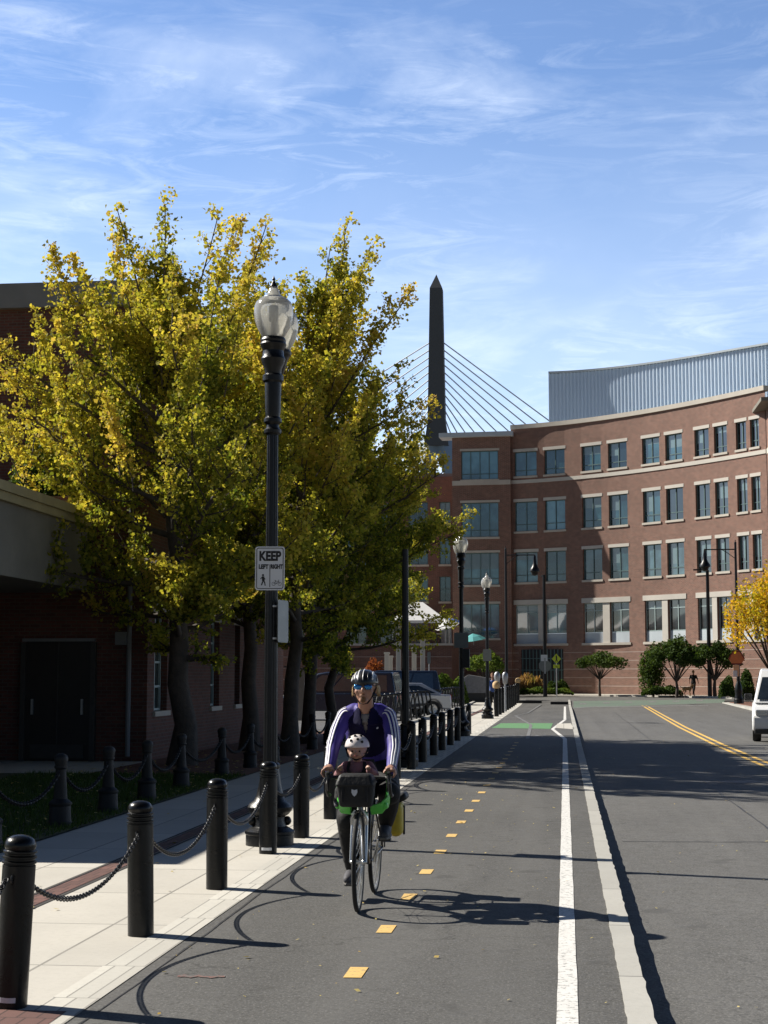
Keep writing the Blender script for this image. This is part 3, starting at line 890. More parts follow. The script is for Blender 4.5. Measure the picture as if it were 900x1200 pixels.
# split the long blank runs so that the wall keeps its curve
wall, wins = wall_run('wall', cols, -0.2, ZP, bld, M['brick_far'], fac_pt)
parts = []
parts.append(wall.build('wall', M['brick_far'], bld))
for w_ in wins:
    shade = (w_[0].x < 0)
    parts.append(build_window(w_, bld, glass=M['glass_wing'] if shade else (M['glass_dark'] if w_[5] == 'tall' or w_[0].x > 9 else M['glass_far']),
                 frame=M['mullion'] if w_[5] != 'tall' else M['mullion_light'], trans=(0.24,) if w_[5] != 'tall' else (0.74,), stone=(.24, M['stone_white'])))
# lintels over the paired tall windows and the pale piers between them
for a, b, c, d in COLP:
    A, D = fac_pt(a), fac_pt(d); n = Vector((D.y - A.y, -(D.x - A.x), 0)).normalized(); t = (D - A).normalized()
    m_ = MB(); bar(m_, A - t * .15, D + t * .15, n, -0.12, 7.2, 7.58, 0.17); parts.append(m_.build('lintel', M['stone_white'], bld))
    m_ = MB(); bar(m_, A - t * .15, D + t * .15, n, -0.12, 3.97, 4.15, 0.20); parts.append(m_.build('sill', M['stone'], bld))
    A, B = fac_pt(b), fac_pt(c); n = Vector((B.y - A.y, -(B.x - A.x), 0)).normalized(); t = (B - A).normalized()
    m_ = MB(); bar(m_, A + t * .02, B - t * .02, n, -0.1, 4.15, 7.2, 0.14); parts.append(m_.build('pier', M['stone_white'], bld))
belt = MB(); band = MB(); cop = MB()
NB = 40
pxs = [598 + (896 - 598) * i / NB for i in range(NB + 1)]
for i in range(NB):
    A, B = fac_pt(pxs[i]), fac_pt(pxs[i + 1]); n = Vector((B.y - A.y, -(B.x - A.x), 0)).normalized()
    bar(belt, A, B, n, -0.1, 16.82, 17.10, 0.16)
    bar(cop, A, B, n, -0.5, ZP, ZP + .34, 0.62)
parts.append(belt.build('belt_course', M['stone_white'], bld)); 
for z in (.25, .88, 1.52, 2.16, 2.8, 3.43):
    band = MB()
    for i in range(NB):
        A, B = fac_pt(pxs[i]), fac_pt(pxs[i + 1]); n = Vector((B.y - A.y, -(B.x - A.x), 0)).normalized()
        bar(band, A, B, n, -0.1, z - .03, z + .03, 0.112)
    parts.append(band.build('base_band', M['band'], bld))
parts.append(cop.build('coping', M['stone'], bld))
# joints in the brickwork, roof slab, back
rf = MB()
for i in range(NB):
    A, B = fac_pt(pxs[i]), fac_pt(pxs[i + 1]); n = Vector((B.y - A.y, -(B.x - A.x), 0)).normalized()
    A2, B2 = A + Vector((-2, 20, 0)), B + Vector((-2, 20, 0))
    rf.quad((A.x, A.y, ZP - .3), (B.x, B.y, ZP - .3), (B2.x, B2.y, ZP - .3), (A2.x, A2.y, ZP - .3))
parts.append(rf.build('roof', M['roof'], bld))
# wings at both ends, standing forward of the curve
def wing(p0, p1, fwd, cols, glassm, eave):
    A, B = fac_pt(p0), fac_pt(p1)
    n = Vector((B.y - A.y, -(B.x - A.x), 0)).normalized(); t = (B - A).normalized()
    def pt(px):
        return A + (B - A) * ((px - p0) / (p1 - p0)) + n * fwd
    w, ws = wall_run('wing', cols, -0.2, 20.6, bld, M['brick_far'], pt)
    Af, Bf = pt(p0), pt(p1)
    Ab, Bb = Af - n * (fwd + 14), Bf - n * (fwd + .0)
    w.quad((Bf.x, Bf.y, -.2), (Bb.x, Bb.y, -.2), (Bb.x, Bb.y, 20.6), (Bf.x, Bf.y, 20.6))
    w.quad((Af.x, Af.y, -.2), (Ab.x, Ab.y, -.2), (Ab.x, Ab.y, 20.6), (Af.x, Af.y, 20.6))
    parts.append(w.build('wall', M['brick_far'], bld))
    for w_ in ws:
        parts.append(build_window(w_, bld, glass=glassm, nv=3, trans=(0.2,), stone=(.18, M['stone'])))
    bb = MB(); bar(bb, Af, Bf, n, -.1, 16.75, 17.12, .16)
    parts.append(bb.build('belt_course', M['stone'], bld))
    for z in (.25, .88, 1.52, 2.16, 2.8, 3.43):
        bb = MB(); bar(bb, Af, Bf, n, -.1, z - .03, z + .03, .112); parts.append(bb.build('base_band', M['band'], bld))
    e = MB(); bar(e, Af - t * 1.0, Bf + t * eave, n, -fwd - 1, 20.6, 20.95, fwd + 1.5)
    parts.append(e.build('eave', M['panel_pale'], bld))
    return pt
WROWS = [(17.2, 19.5, 'std'), (12.6, 15.35, 'std'), (8.8, 11.35, 'std'), (4.6, 7.3, 'std')]
wing(531, 598, .38, [(531, 541.5, []), (541.5, 584, WROWS), (584, 598, [])], M['glass_wing'], 0.25)
# right hand wing comes further forward
A = fac_pt(896); 
wr = MB().b2(A.x + .05, A.x + 14, A.y - 3.2, A.y + 14, -0.2, 19.9)
parts.append(wr.build('wall', M['brick_far'], bld))
parts.append(MB().b2(A.x - .75, A.x + 14.4, A.y - 3.9, A.y + 14.2, 19.8, 20.05).build('eave', M['fascia'], bld))
parts.append(MB().b2(A.x + .02, A.x + 14.03, A.y - 3.26, A.y + 2, 16.75, 17.12).build('belt_course', M['stone_white'], bld))
# round arched dark opening in the base, ground floor grille
A = fac_pt(608); B = fac_pt(657); n = Vector((B.y - A.y, -(B.x - A.x), 0)).normalized(); t = (B - A).normalized()
gr = MB(); bar(gr, A, B, n, -.05, 0.3, 3.7, .068)
parts.append(gr.build('service_door', M['dark_door'], bld))
gb = MB()
L_ = (B - A).length
for k in range(12):
    c = A + t * (L_ * (k + .5) / 12); bar(gb, c - t * .03, c + t * .03, n, .02, .3, 3.7, .03)
for z in (1.2, 2.1, 3.0): bar(gb, A, B, n, .052, z - .03, z + .03, .02)
parts.append(gb.build('grille', M['mullion'], bld))
# metal clad plant room
PH = [(643, 438), (672, 436.6), (700, 434.5), (725, 432), (750, 429), (775, 425.2), (800, 421.3), (825, 417.2), (850, 413), (875, 408.8), (900, 404.6), (930, 399.8), (960, 395)]
pp = [at(a, b, 26.1) for a, b in PH]
pn = np.array([p[0] for p in PH], float)
c1 = np.polyfit(pn, [p.x for p in pp], 3); c2 = np.polyfit(pn, [p.y for p in pp], 3)
ph = MB(); prevp = None
nR = 150
row = []
for i in range(nR * 2 + 1):
    px = 643 + (960 - 643) * i / (nR * 2)
    P = Vector((np.polyval(c1, px), np.polyval(c2, px), 0)); Q = Vector((np.polyval(c1, px + 1), np.polyval(c2, px + 1), 0))
    n = Vector((Q.y - P.y, -(Q.x - P.x), 0)).normalized()
    k = i % 4
    row.append(P + n * (0.10 if k in (0, 1) else 0.0))
vs = [(p.x, p.y, z) for z in (20.4, 26.1) for p in row]
m_ = len(row)
ph.add(vs, [(i, i + 1, m_ + i + 1, m_ + i) for i in range(m_ - 1)])
a0 = row[0]; ph.quad((a0.x, a0.y, 20.4), (a0.x + 1.5, a0.y + 14, 20.4), (a0.x + 1.5, a0.y + 14, 26.1), (a0.x, a0.y, 26.1))
for i in range(0, m_ - 4, 4):
    p, q2 = row[i], row[i + 4]
    ph.quad((p.x, p.y, 26.05), (q2.x, q2.y, 26.05), (q2.x + 1.5, q2.y + 14, 26.05), (p.x + 1.5, p.y + 14, 26.05))
phs = ph.build('plant_room', M['siding'], bld)
parts.append(phs)
ct = MB()
for i in range(0, m_ - 4, 4):
    p, q2 = row[i], row[i + 4]; n = Vector((q2.y - p.y, -(q2.x - p.x), 0)).normalized()
    bar(ct, p, q2, n, -.2, 26.1, 26.25, .34)
parts.append(ct.build('roof_trim', M['panel_pale'], phs))
# vents on the roof
for o in parts:
    if o.parent == bld: P0(o)
bpy.context.view_layer.update()
for o in bld.children: o.matrix_parent_inverse = Matrix.Translation(-Vector((4, 122, 0)))

# lower, darker block to the left, mostly behind the trees
def lf(px):
    return atd(px, 129.5 - (px - 400) * .004, 10)
anx = empty('brick_annex', (-16, 129, 0), 'lower dark brick block left of the curved building, behind the trees and terrace', 'building')
cols = []; prev = 250
xs = [262 + 36 * i for i in range(8)]
for x in xs:
    b = min(x + 23.5, 528)
    if x == xs[-1]: x, b = 515, 528
    cols += [(prev, x, []), (x, b, [(7.7, 9.75, 'std'), (10.75, 12.9, 'std'), (13.9, 15.9, 'std'), (4.2, 6.4, 'std')])]
    prev = b
cols.append((prev, 530.5, []))
w, ws = wall_run('wall', cols, -.2, 18.0, anx, M['brick_dark'], lambda px: Vector((lf(px).x, lf(px).y, 0)))
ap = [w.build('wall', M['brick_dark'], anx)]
for w_ in ws: ap.append(build_window(w_, anx, nv=1, trans=(.5,), stone=(.12, M['brick_dark'])))
A, B = lf(250), lf(530.5)
e = MB().b2(A.x, B.x, A.y - .8, A.y + 14, 18.0, 18.3); ap.append(e.build('roof', M['coping'], anx))
for o in ap: o.matrix_parent_inverse = Matrix.Translation(-Vector((-16, 129, 0)))

# terrace in front of it with a tent and parasols
tz = 3.95
ta, tb = atd(290, 112.5, 3), atd(529, 112.5, 3)
ter = empty('terrace_podium', (-14, 114, 0), 'dark brick terrace wall with thin pale bands below the white tent', 'terrace')
tp = [MB().b2(ta.x, tb.x, 112.5, 128, -.2, tz - .15).build('wall', M['brick_dark'], ter),
      MB().b2(ta.x, tb.x + .1, 112.35, 128.2, tz - .15, tz).build('coping', M['stone'], ter)]
for z in (.6, 1.4, 2.2, 3.0): tp.append(MB().b2(ta.x, tb.x + .03, 112.46, 112.49, z - .025, z + .025).build('pale_band', M['band'], ter))
rl = MB()
for i in range(26):
    x = tb.x - .3 - i * .8
    rl.b2(x - .02, x + .02, 112.7, 112.74, tz, tz + 1.0)
rl.b2(tb.x - 21, tb.x - .2, 112.69, 112.75, tz + 1.0, tz + 1.05)
tp.append(rl.build('railing', M['black_metal'], ter))
for o in tp: o.matrix_parent_inverse = Matrix.Translation(-Vector((-14, 114, 0)))
tc_ = atd(494, 116, 5)
tent = empty('tent', (tc_.x, 116, tz), 'white peaked canopy tent standing on the brick terrace', 'tent')
w2 = 2.0
tm = MB(); tm.add([(-w2, -2, 1.7), (w2, -2, 1.7), (w2, 2, 1.7), (-w2, 2, 1.7), (-.7, 0, 3.1), (.1, 0, 3.1)], [(0, 1, 5, 4), (1, 2, 5), (2, 3, 4, 5), (3, 0, 4)])
tm.add([(-w2, -2, 1.5), (w2, -2, 1.5), (w2, -2, 1.7), (-w2, -2, 1.7)], [(0, 1, 2, 3)]); tm.add([(w2, -2, 1.5), (w2, 2, 1.5), (w2, 2, 1.7), (w2, -2, 1.7)], [(0, 1, 2, 3)])
o = tm.build('canopy', M['tent'], tent); sol = o.modifiers.new('s', 'SOLIDIFY'); sol.thickness = .02
for sx in (-1, 1):
    for sy in (-1, 1):
        MB().b2(sx * 1.9 - .04, sx * 1.9 + .04, sy * 1.9 - .04, sy * 1.9 + .04, 0, 1.6).build('pole', M['galv'], tent)
def parasol(px, y, z, r, mat, label, tilt):
    p = atd(px, y, z)
    t = empty('parasol', (p.x, y, tz), label, 'parasol', 'parasols on the terrace')
    h = z - tz
    MB().tube([(0, 0, 0), (0, 0, h + .25)], .025, 8).build('pole', M['galv'], t)
    c = MB().lathe([(r, 0), (r * .55, .28), (.03, .48)], 8, (0, 0, 0), False, True).build('canopy', mat, t)
    c.location = (0, 0, h - .15); c.rotation_euler = (R(tilt), R(-tilt), 0)
    c.modifiers.new('s', 'SOLIDIFY').thickness = .02
parasol(524, 113.6, 5.35, 0.95, M['tent'], 'tilted white and blue parasol beside the tent on the terrace', 14)
parasol(528.5, 114.6, 5.5, 0.9, M['blue_fabric'], 'blue parasol just right of the white parasol on the terrace', 10)
parasol(555, 119.5, 4.5, .95, M['teal_fabric'], 'teal parasol in front of the wing window behind the lamp post', 8)
tt = MB(); 
for i in range(3):
    p = atd(488 + i * 12, 114.2, tz)
    f = empty('terrace_table', (p.x, 114.2, tz), 'small table with chairs on the terrace under the tent', 'table', 'tables under the tent')
    MB().lathe([(.4, .7), (.4, .74)], 16).build('table_top', M['stone'], f)
    MB().tube([(0, 0, 0), (0, 0, .7)], .03, 8).build('leg', M['black_metal'], f)

# pavement in front of the far buildings, following the facade
fp = []
for i in range(25):
    px = 598 + (896 - 598) * i / 24
    A, B = fac_pt(px), fac_pt(px + 1); n = Vector((B.y - A.y, -(B.x - A.x), 0)).normalized()
    fp.append((A + n * 3.6, A - n * 1.5))
poly = [(-60, 110)] + [(-5.5, 110.5), (fp[0][0].x, fp[0][0].y)] + [(p.x, p.y) for p, _ in fp[1:]] + [(40, fp[-1][0].y - 14), (60, fp[-1][0].y - 14), (60, 150), (-60, 150)]
MB().prism(poly, -.22, .28, 'z').build('far_pavement', M['concrete'], kind='structure')
GF = 0.28

# ------------------------------------------------------------------ cable stayed bridge far behind
BD = 372
bx = atd(511.7, BD, 80).x
S = BD / FOC
br = empty('cable_stayed_bridge', (bx, BD, 0), 'distant cable stayed bridge with dark obelisk shaped tower and fan of cables', 'bridge')
tw = MB()
def ring(w, d, z): return [(-w, -d, z), (w, -d, z), (w, d, z), (-w, d, z)]
lv = [(2.9, 2.6, 56), (2.05, 2.2, 62), (1.5, 1.7, 94.3)]
vs = []
for w, d, z in lv: vs += ring(w, d, z)
vs.append((0, 0, 98))
fs = [(0, 1, 2, 3)]
for l in range(2):
    for k in range(4): fs.append((4 * l + k, 4 * l + (k + 1) % 4, 4 * l + 4 + (k + 1) % 4, 4 * l + 4 + k))
for k in range(4): fs.append((8 + k, 8 + (k + 1) % 4, 12))
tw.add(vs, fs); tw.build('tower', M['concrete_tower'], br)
for sx in (-1, 1):
    MB().tube([(sx * 1.0, 0, 58), (sx * 8, 0, 38), (sx * 17, 0, 0)], [2.2, 2.4, 3.0], 4, flat=(1, 1)).build('tower_leg', M['blue_steel'], br)
MB().b2(-150, 110, -10, 10, 12, 14.5).build('deck', M['concrete_tower'], br)
for k in range(11):
    zt = 80.9 - k * 1.78
    xr = (86, 80, 74.5, 69, 63.3, 57, 50, 43, 36, 28.5, 20)[k]
    for sx, xx in ((1, xr), (-1, xr * 1.26)):
        MB().tube([(sx * 1.8, -1.0, zt), (sx * xx, -8, 14.5)], .16, 5).build('cable', M['cable'], br)

# ------------------------------------------------------------------ near brick building on the left
nb = empty('brick_warehouse', (-14, 36, 0), 'old dark brick building on the left with tall windows, partly hidden by the yellow trees', 'building')
X0 = -8.05
def side_wall(x, ops, y0, y1, z0, z1, inset=.18, mat=None):
    """wall in the plane x with openings (ya, yb, za, zb); inset goes towards -x"""
    w = MB(); ys = [y0]
    for ya, yb, za, zb in ops:
        w.quad((x, ys[-1], z0), (x, ya, z0), (x, ya, z1), (x, ys[-1], z1))
        w.quad((x, ya, z0), (x, yb, z0), (x, yb, za), (x, ya, za))
        w.quad((x, ya, zb), (x, yb, zb), (x, yb, z1), (x, ya, z1))
        xi = x - inset
        w.quad((x, ya, za), (xi, ya, za), (xi, ya, zb), (x, ya, zb)); w.quad((x, yb, za), (xi, yb, za), (xi, yb, zb), (x, yb, zb))
        w.quad((x, ya, za), (x, yb, za), (xi, yb, za), (xi, ya, za)); w.quad((x, ya, zb), (x, yb, zb), (xi, yb, zb), (xi, ya, zb))
        ys.append(yb)
    w.quad((x, ys[-1], z0), (x, y1, z0), (x, y1, z1), (x, ys[-1], z1))
    return w
def yofpx(px):
    d = ray(px, 780); return X0 / d.x * d.y
ops = []
for a, b in ((181, 196), (247, 257), (275, 281)):
    ops.append((yofpx(a), yofpx(b), 0.95, 2.9))
npz = []
w = side_wall(X0, ops, 30.2, 45.3, -.2, 5.2)
XT = -9.45
w.quad((XT, 36, 5.2), (XT, 45.3, 5.2), (XT, 45.3, 10.75), (XT, 36, 10.75))
w.quad((XT, 36, 5.18), (X0, 36, 5.18), (X0, 45.3, 5.18), (XT, 45.3, 5.18))
w.quad((-32, 30.2, -.2), (X0, 30.2, -.2), (X0, 30.2, 5.2), (-32, 30.2, 5.2))
w.quad((-32, 36, 5.2), (XT, 36, 5.2), (XT, 36, 10.75), (-32, 36, 10.75))
w.quad((-32, 45.3, -.2), (X0, 45.3, -.2), (X0, 45.3, 5.2), (-32, 45.3, 5.2))
w.quad((-32, 45.3, 5.2), (XT, 45.3, 5.2), (XT, 45.3, 10.75), (-32, 45.3, 10.75))
w.quad((-32, 30.2, 5.2), (X0, 30.2, 5.2), (X0, 36, 5.2), (-32, 36, 5.2))
w.quad((-32, 36, 10.7), (XT, 36, 10.7), (XT, 45.3, 10.7), (-32, 45.3, 10.7))
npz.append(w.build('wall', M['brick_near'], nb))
c = MB().b2(-32.2, XT + .2, 35.8, 36.25, 10.4, 11.0).b2(XT - .2, XT + .2, 36.25, 45.5, 10.4, 11.0)
npz.append(c.build('coping', M['coping'], nb))
for ya, yb, za, zb in ops:
    xi = X0 - .18
    g = MB().quad((xi, ya, za), (xi, yb, za), (xi, yb, zb), (xi, ya, zb)).build('window', M['glass_near'], nb)
    f = MB()
    for y in (ya + .04, (ya + yb) / 2, yb - .04): f.b2(xi + .005, xi + .05, y - .025, y + .025, za, zb)
    for z in (za + .03, (za + zb) / 2, zb - .03, za + (zb - za) * .25, za + (zb - za) * .75): f.b2(xi + .006, xi + .045, ya + .01, yb - .01, z - .022, z + .022)
    f.build('frame', M['mullion_light'], g)
    MB().b2(X0 - .18, X0 + .06, ya - .1, yb + .1, za - .1, za).build('sill', M['stone'], g)
    MB().b2(X0 - .05, X0 + .015, ya - .15, yb + .15, zb, zb + .25).build('lintel', M['stone'], g)
    npz.append(g)
# door in the shaded end wall
da, db = atd(31, 30.2, 1).x, atd(107, 30.2, 1).x
d_ = MB().b2(da, db, 30.12, 30.16, 0.02, 2.32); npz.append(d_.build('door', M['dark_door'], nb))
dd = npz[-1]
MB().b2(da - .08, db + .08, 30.08, 30.18, 2.32, 2.38).build('door_track', M['coping'], dd)
MB().b2(da - .1, da, 30.08, 30.19, 0, 2.3).b2(db, db + .1, 30.08, 30.19, 0, 2.3).b2((da + db) / 2 - .012, (da + db) / 2 + .012, 30.09, 30.125, .02, 2.3).build('door_frame', M['door_frame'], dd)
MB().b2(da + .12, db - .12, 30.095, 30.118, .06, .32).build('kick_plate', M['door_frame'], dd)
npz.append(MB().tube([(X0 - .35, 30.12, 5.1), (X0 - .35, 30.12, .1)], .05, 8).build('downpipe', M['coping'], nb, smooth=True))
npz.append(MB().b2(db + .5, db + .72, 30.02, 30.2, 2.25, 2.5).build('wall_light', M['coping'], nb))
for x in ((da + db) / 2 - .5, (da + db) / 2 + .5): MB().b2(x - .02, x + .02, 30.05, 30.11, .9, 1.2).build('handle', M['galv'], dd)
for o in npz: o.matrix_parent_inverse = Matrix.Translation(-Vector((-14, 36, 0)))

# loading canopy: concrete fascia box on columns
FX = -9.05
lc = empty('loading_canopy', (-12, 22, 0), 'low concrete canopy with deep sloping fascia at the left edge', 'canopy')
cp = []
ye = 29.4
w = MB().b2(-20, FX, 15.6, ye, 3.28, 4.48)
cp.append(w.build('fascia', M['fascia'], lc))
cp.append(MB().b2(-20, -9.7, 29.4, 30.19, 3.28, 4.6).build('sun_gap_blocker', M['fascia'], lc))  # unseen slab added to stop sun falling through the gap behind the canopy
cp.append(MB().b2(-20.1, FX + .10, 15.5, ye + .1, 4.48, 4.62).b2(-20.1, FX + .16, 15.44, ye + .16, 4.62, 4.78).build('coping', M['fascia_top'], lc))
for y in (16.2, 20.5, 24.8):
    cp.append(MB().b2(-9.6, -9.25, y, y + .35, -.1, 3.28).build('column', M['brick_near'], lc))
cp.append(MB().b2(-20, -13.4, 15.8, 30.1, -.1, 3.28).build('back_wall', M['brick_near'], lc))
for o in cp: o.matrix_parent_inverse = Matrix.Translation(-Vector((-12, 22, 0)))

# ------------------------------------------------------------------ vegetation
def unit(v):
    return v / (np.linalg.norm(v) + 1e-9)

class Tree:
    """tapered trunk, ascending limbs, side branches and twigs; leaves sit in tufts along the twigs"""
    def __init__(self, seed):
        self.rs = np.random.RandomState(seed)
        self.wood = MB(); self.tufts = []
        self.bare = []
    def branch(self, p0, d0, length, r0, nseg, up=0.1, wob=0.18, sides=6, r1=0.25):
        rs = self.rs
        pts = [np.array(p0, float)]; d = unit(np.array(d0, float)); dirs = [d]
        for i in range(nseg):
            d = unit(d + np.array([0, 0, up / nseg * 2]) + rs.normal(0, wob / math.sqrt(nseg), 3))
            pts.append(pts[-1] + d * length / nseg); dirs.append(d)
        rad = [r0 * (1 - (1 - r1) * i / nseg) for i in range(nseg + 1)]
        if r0 > 0.004:
            self.wood.tube([tuple(p) for p in pts], rad, sides, cap=False)
        return pts, dirs, rad
    def pt(self, pts, t):
        i = min(len(pts) - 2, int(t * (len(pts) - 1))); f = t * (len(pts) - 1) - i
        return pts[i] * (1 - f) + pts[i + 1] * f
    def side(self, d, ang, az=None):
        rs = self.rs
        a = unit(np.cross(d, [0.3, 0.2, 1.0])); b = np.cross(d, a)
        az = rs.uniform(0, 2 * math.pi) if az is None else az
        return unit(d * math.cos(ang) + (a * math.cos(az) + b * math.sin(az)) * math.sin(ang))

def leafy(T, n, spread, size, name, mat, parent, tintf, **tags):
    rs = T.rs
    P = np.array([t[0] for t in T.tufts]); D = np.array([t[1] for t in T.tufts]); q = np.array([t[2] for t in T.tufts])
    nt_ = len(P)
    tone = tintf(P, q, rs)
    base = np.repeat(P, n, 0) + rs.normal(0, spread, (nt_ * n, 3)) * np.array([1, 1, .8])
    m = len(base)
    a = rs.normal(0, 1, (m, 3)); a /= np.linalg.norm(a, axis=1)[:, None]
    u = rs.normal(0, 1, (m, 3)); u[:, 2] *= .8
    u -= a * np.sum(u * a, 1)[:, None]; u /= np.linalg.norm(u, axis=1)[:, None]
    w = np.cross(a, u)
    s = size * rs.uniform(.5, 1.4, (m, 1)) * (1 if m > 1 else 1)
    V = np.stack([base - u * s * .5, base + w * s * .52 + u * s * .25 + a * s * .12, base + u * s * .55, base - w * s * .52 + u * s * .25 + a * s * .12], 1)
    tint = np.clip(np.repeat(tone, n) + rs.normal(0, .13, m), 0, 1)
    return fast_quads(name, V, mat, parent, tint, **tags)

def ginkgo(name, loc, H, Rad, seed, label, tr=.2, lean=(0, 0), dens=1.0, z0=.26, group='yellow street trees along the brick building', leader=0, gold=.0, leaf=.068, mat='leaf_gold', bias=(0, 0), nl=7, bare=.10, limbs=40, build=True, peak=.34, shoots=26, fans=()):
    T = Tree(seed); rs = T.rs
    root = empty(name, loc, label, 'tree', group)
    tp = [np.array([0, 0, -0.1])]
    nseg = 12
    for i in range(1, nseg + 1):
        t = i / nseg
        tp.append(np.array([lean[0] * t ** 1.4 + rs.normal(0, .05), lean[1] * t ** 1.4 + rs.normal(0, .05), H * .88 * t]))
    rad = [tr * (1.35 if i == 0 else 1) * (1 - .88 * (i / nseg) ** .9) for i in range(nseg + 1)]
    T.wood.tube([tuple(p) for p in tp], rad, 10, cap=False)
    def env(t):       # crown half-width against height fraction
        if t < z0: return .2
        s = (t - z0) / (1 - z0)
        return (math.sin(math.pi * min(1, (s + .10) / (2 * (peak + .1))) ) if s < peak else (1 - ((s - peak) / (1 - peak)) ** 1.35 * .86))
    n1 = limbs
    az = rs.uniform(0, 6.28)
    for i in range(n1):
        t = z0 + (0.97 - z0) * (i + rs.uniform(-.3, .3)) / n1
        t = min(max(t, z0), .97)
        az += 2.4 + rs.normal(0, .3)
        el = R(-4 + 62 * ((t - z0) / (1 - z0)) ** .85 + rs.normal(0, 8))
        Lr = Rad * env(t) * rs.uniform(.72, 1.22)
        bf = max(-1.1, 1.5 - 4.0 * (t - z0) / (1 - z0)) if bias[0] > .2 else 1.0
        Lr *= 1 + bf * (bias[0] * math.cos(az) + bias[1] * math.sin(az))
        Lb = max(.7, Lr / max(.45, math.cos(el)) * .92)
        zmax = H * (.97 if i % 6 == 0 else .87)
        if H * t + Lb * (math.sin(el) + .25) > zmax: Lb = max(.5, (zmax - H * t) / (math.sin(el) + .25))
        d = np.array([math.cos(az) * math.cos(el), math.sin(az) * math.cos(el), math.sin(el)])
        p0 = T.pt(tp, t / .93 if t < .93 else .999)
        r0 = tr * .36 * (1 - .6 * t)
        pts, dirs, rr = T.branch(p0, d, Lb, r0, 7, up=.16, wob=.22, sides=5, r1=.2)
        # side branches
        n2 = max(4, int(Lb / .20))
        for j in range(n2):
            s = .16 + .84 * (j + rs.uniform(0, .6)) / n2
            if s > 1: continue
            q = T.pt(pts, s); dd = dirs[min(7, int(s * 7) + 1)]
            L2 = (.40 + .85 * (1 - s)) * rs.uniform(.55, 1.25) * min(1.25, Lb / 2.4)
            d2 = T.side(dd, R(rs.uniform(35, 65))); d2[2] += .18; d2 = unit(d2)
            pt2, di2, _ = T.branch(q, d2, L2, r0 * .33 * (1.1 - s * .6), 4, up=.3, wob=.28, sides=4, r1=.3)
            isbare = rs.uniform() < bare and t > .35
            n3 = max(2, int(L2 / .17))
            for k in range(n3):
                s3 = .2 + .8 * (k + rs.uniform(0, .7)) / n3
                if s3 > 1: continue
                q3 = T.pt(pt2, s3)
                L3 = rs.uniform(.14, .42) * (1.2 - s3 * .5)
                d3 = T.side(di2[min(4, int(s3 * 4) + 1)], R(rs.uniform(30, 75))); d3[2] += .25; d3 = unit(d3)
                pt3, di3, _ = T.branch(q3, d3, L3, .0055 if (isbare or k % 2) else .003, 2, up=.2, wob=.2, sides=3, r1=.4)
                if isbare: continue
                n4 = max(1, int(L3 / .055 * dens))
                for l in range(n4):
                    T.tufts.append((T.pt(pt3, min(.99, (l + rs.uniform(.2, 1)) / n4)), d3, s))
            if not isbare:
                n4 = int(L2 / .06 * dens)
                for l in range(n4):
                    T.tufts.append((T.pt(pt2, rs.uniform(.1, .99)), d2, s))
        for l in range(int(Lb / .09 * dens * .6)):
            s = rs.uniform(.3, .99)
            T.tufts.append((T.pt(pts, s), d, s))
    if leader:
        for l in range(leader):
            a = rs.uniform(0, 6.28); t = rs.uniform(.55, .8)
            p0 = T.pt(tp, t) + np.array([math.cos(a), math.sin(a), 0]) * Rad * rs.uniform(.15, .55)
            Lb = (H - p0[2]) * rs.uniform(.72, 1.0)
            pts, dirs, rr = T.branch(p0, (math.cos(a) * .12, math.sin(a) * .12, 1), Lb, .022, 7, up=.15, wob=.12, sides=4)
            for l2 in range(int(Lb / .022 * dens)):
                s = rs.uniform(.15, 1)
                T.tufts.append((T.pt(pts, min(.99, s)) + rs.normal(0, .05 + .09 * (1 - s), 3), (0, 0, 1), s))
    for (fx, fy, fz, ex, ey, ez) in fans:
        p0 = np.array([fx, fy, fz]); e = np.array([ex, ey, ez]); d = e - p0
        pts, dirs, rr = T.branch(p0, d, np.linalg.norm(d), .035, 8, up=.02, wob=.1, sides=5)
        for j in range(16):
            s = .12 + .86 * j / 15
            q = T.pt(pts, min(.99, s)); d2 = T.side(dirs[min(8, int(s * 8) + 1)], R(rs.uniform(25, 55))); d2[2] += .25; d2 = unit(d2)
            L2 = (.25 + 1.15 * (1 - s)) * rs.uniform(.6, 1.2)
            pt2, di2, _ = T.branch(q, d2, L2, .010, 4, up=.2, wob=.25, sides=4)
            for k in range(max(3, int(L2 / .035))):
                q3 = T.pt(pt2, rs.uniform(.1, .99)); d3 = T.side(di2[2], R(rs.uniform(30, 80))); L3 = rs.uniform(.03, .22)
                if k % 3 == 0: T.branch(q3, d3, L3 + .04, .004, 2, sides=3)
                T.tufts.append((q3 + d3 * L3, d3, 1.0))
    # feathery shoots that stand out of the crown
    for l in range(shoots):
        a = rs.uniform(0, 6.28); t = rs.uniform(.42, .90)
        rr0 = Rad * env(t) * rs.uniform(.45, .85)
        if bias[0] > .2: rr0 *= 1 - 1.4 * max(0, math.cos(a)) * bias[0]
        p0 = T.pt(tp, min(.99, t / .93)) + np.array([math.cos(a) * rr0, math.sin(a) * rr0, .1])
        o_ = rs.uniform(.25, .75)
        Lb = rs.uniform(1.2, 2.3)
        if p0[2] + Lb * .9 > H * .97: Lb = max(.5, (H * .97 - p0[2]) / .9)
        pts, dirs, rr = T.branch(p0, (math.cos(a) * o_, math.sin(a) * o_, 1), Lb, .014, 7, up=.1, wob=.2, sides=4)
        for l2 in range(int(Lb / .035)):
            s = rs.uniform(.1, 1)
            q3 = T.pt(pts, min(.99, s))
            d3 = T.side(dirs[min(7, int(s * 7) + 1)], R(rs.uniform(30, 60)))
            L3 = rs.uniform(.05, .30) * (1.15 - s)
            if l2 % 3 == 0: T.branch(q3, d3, L3 + .05, .0045, 2, sides=3)
            T.tufts.append((q3 + d3 * L3, d3, .95))
    T.wood.build('trunk', M['bark'], root, smooth=True, angle=80)
    zz = H
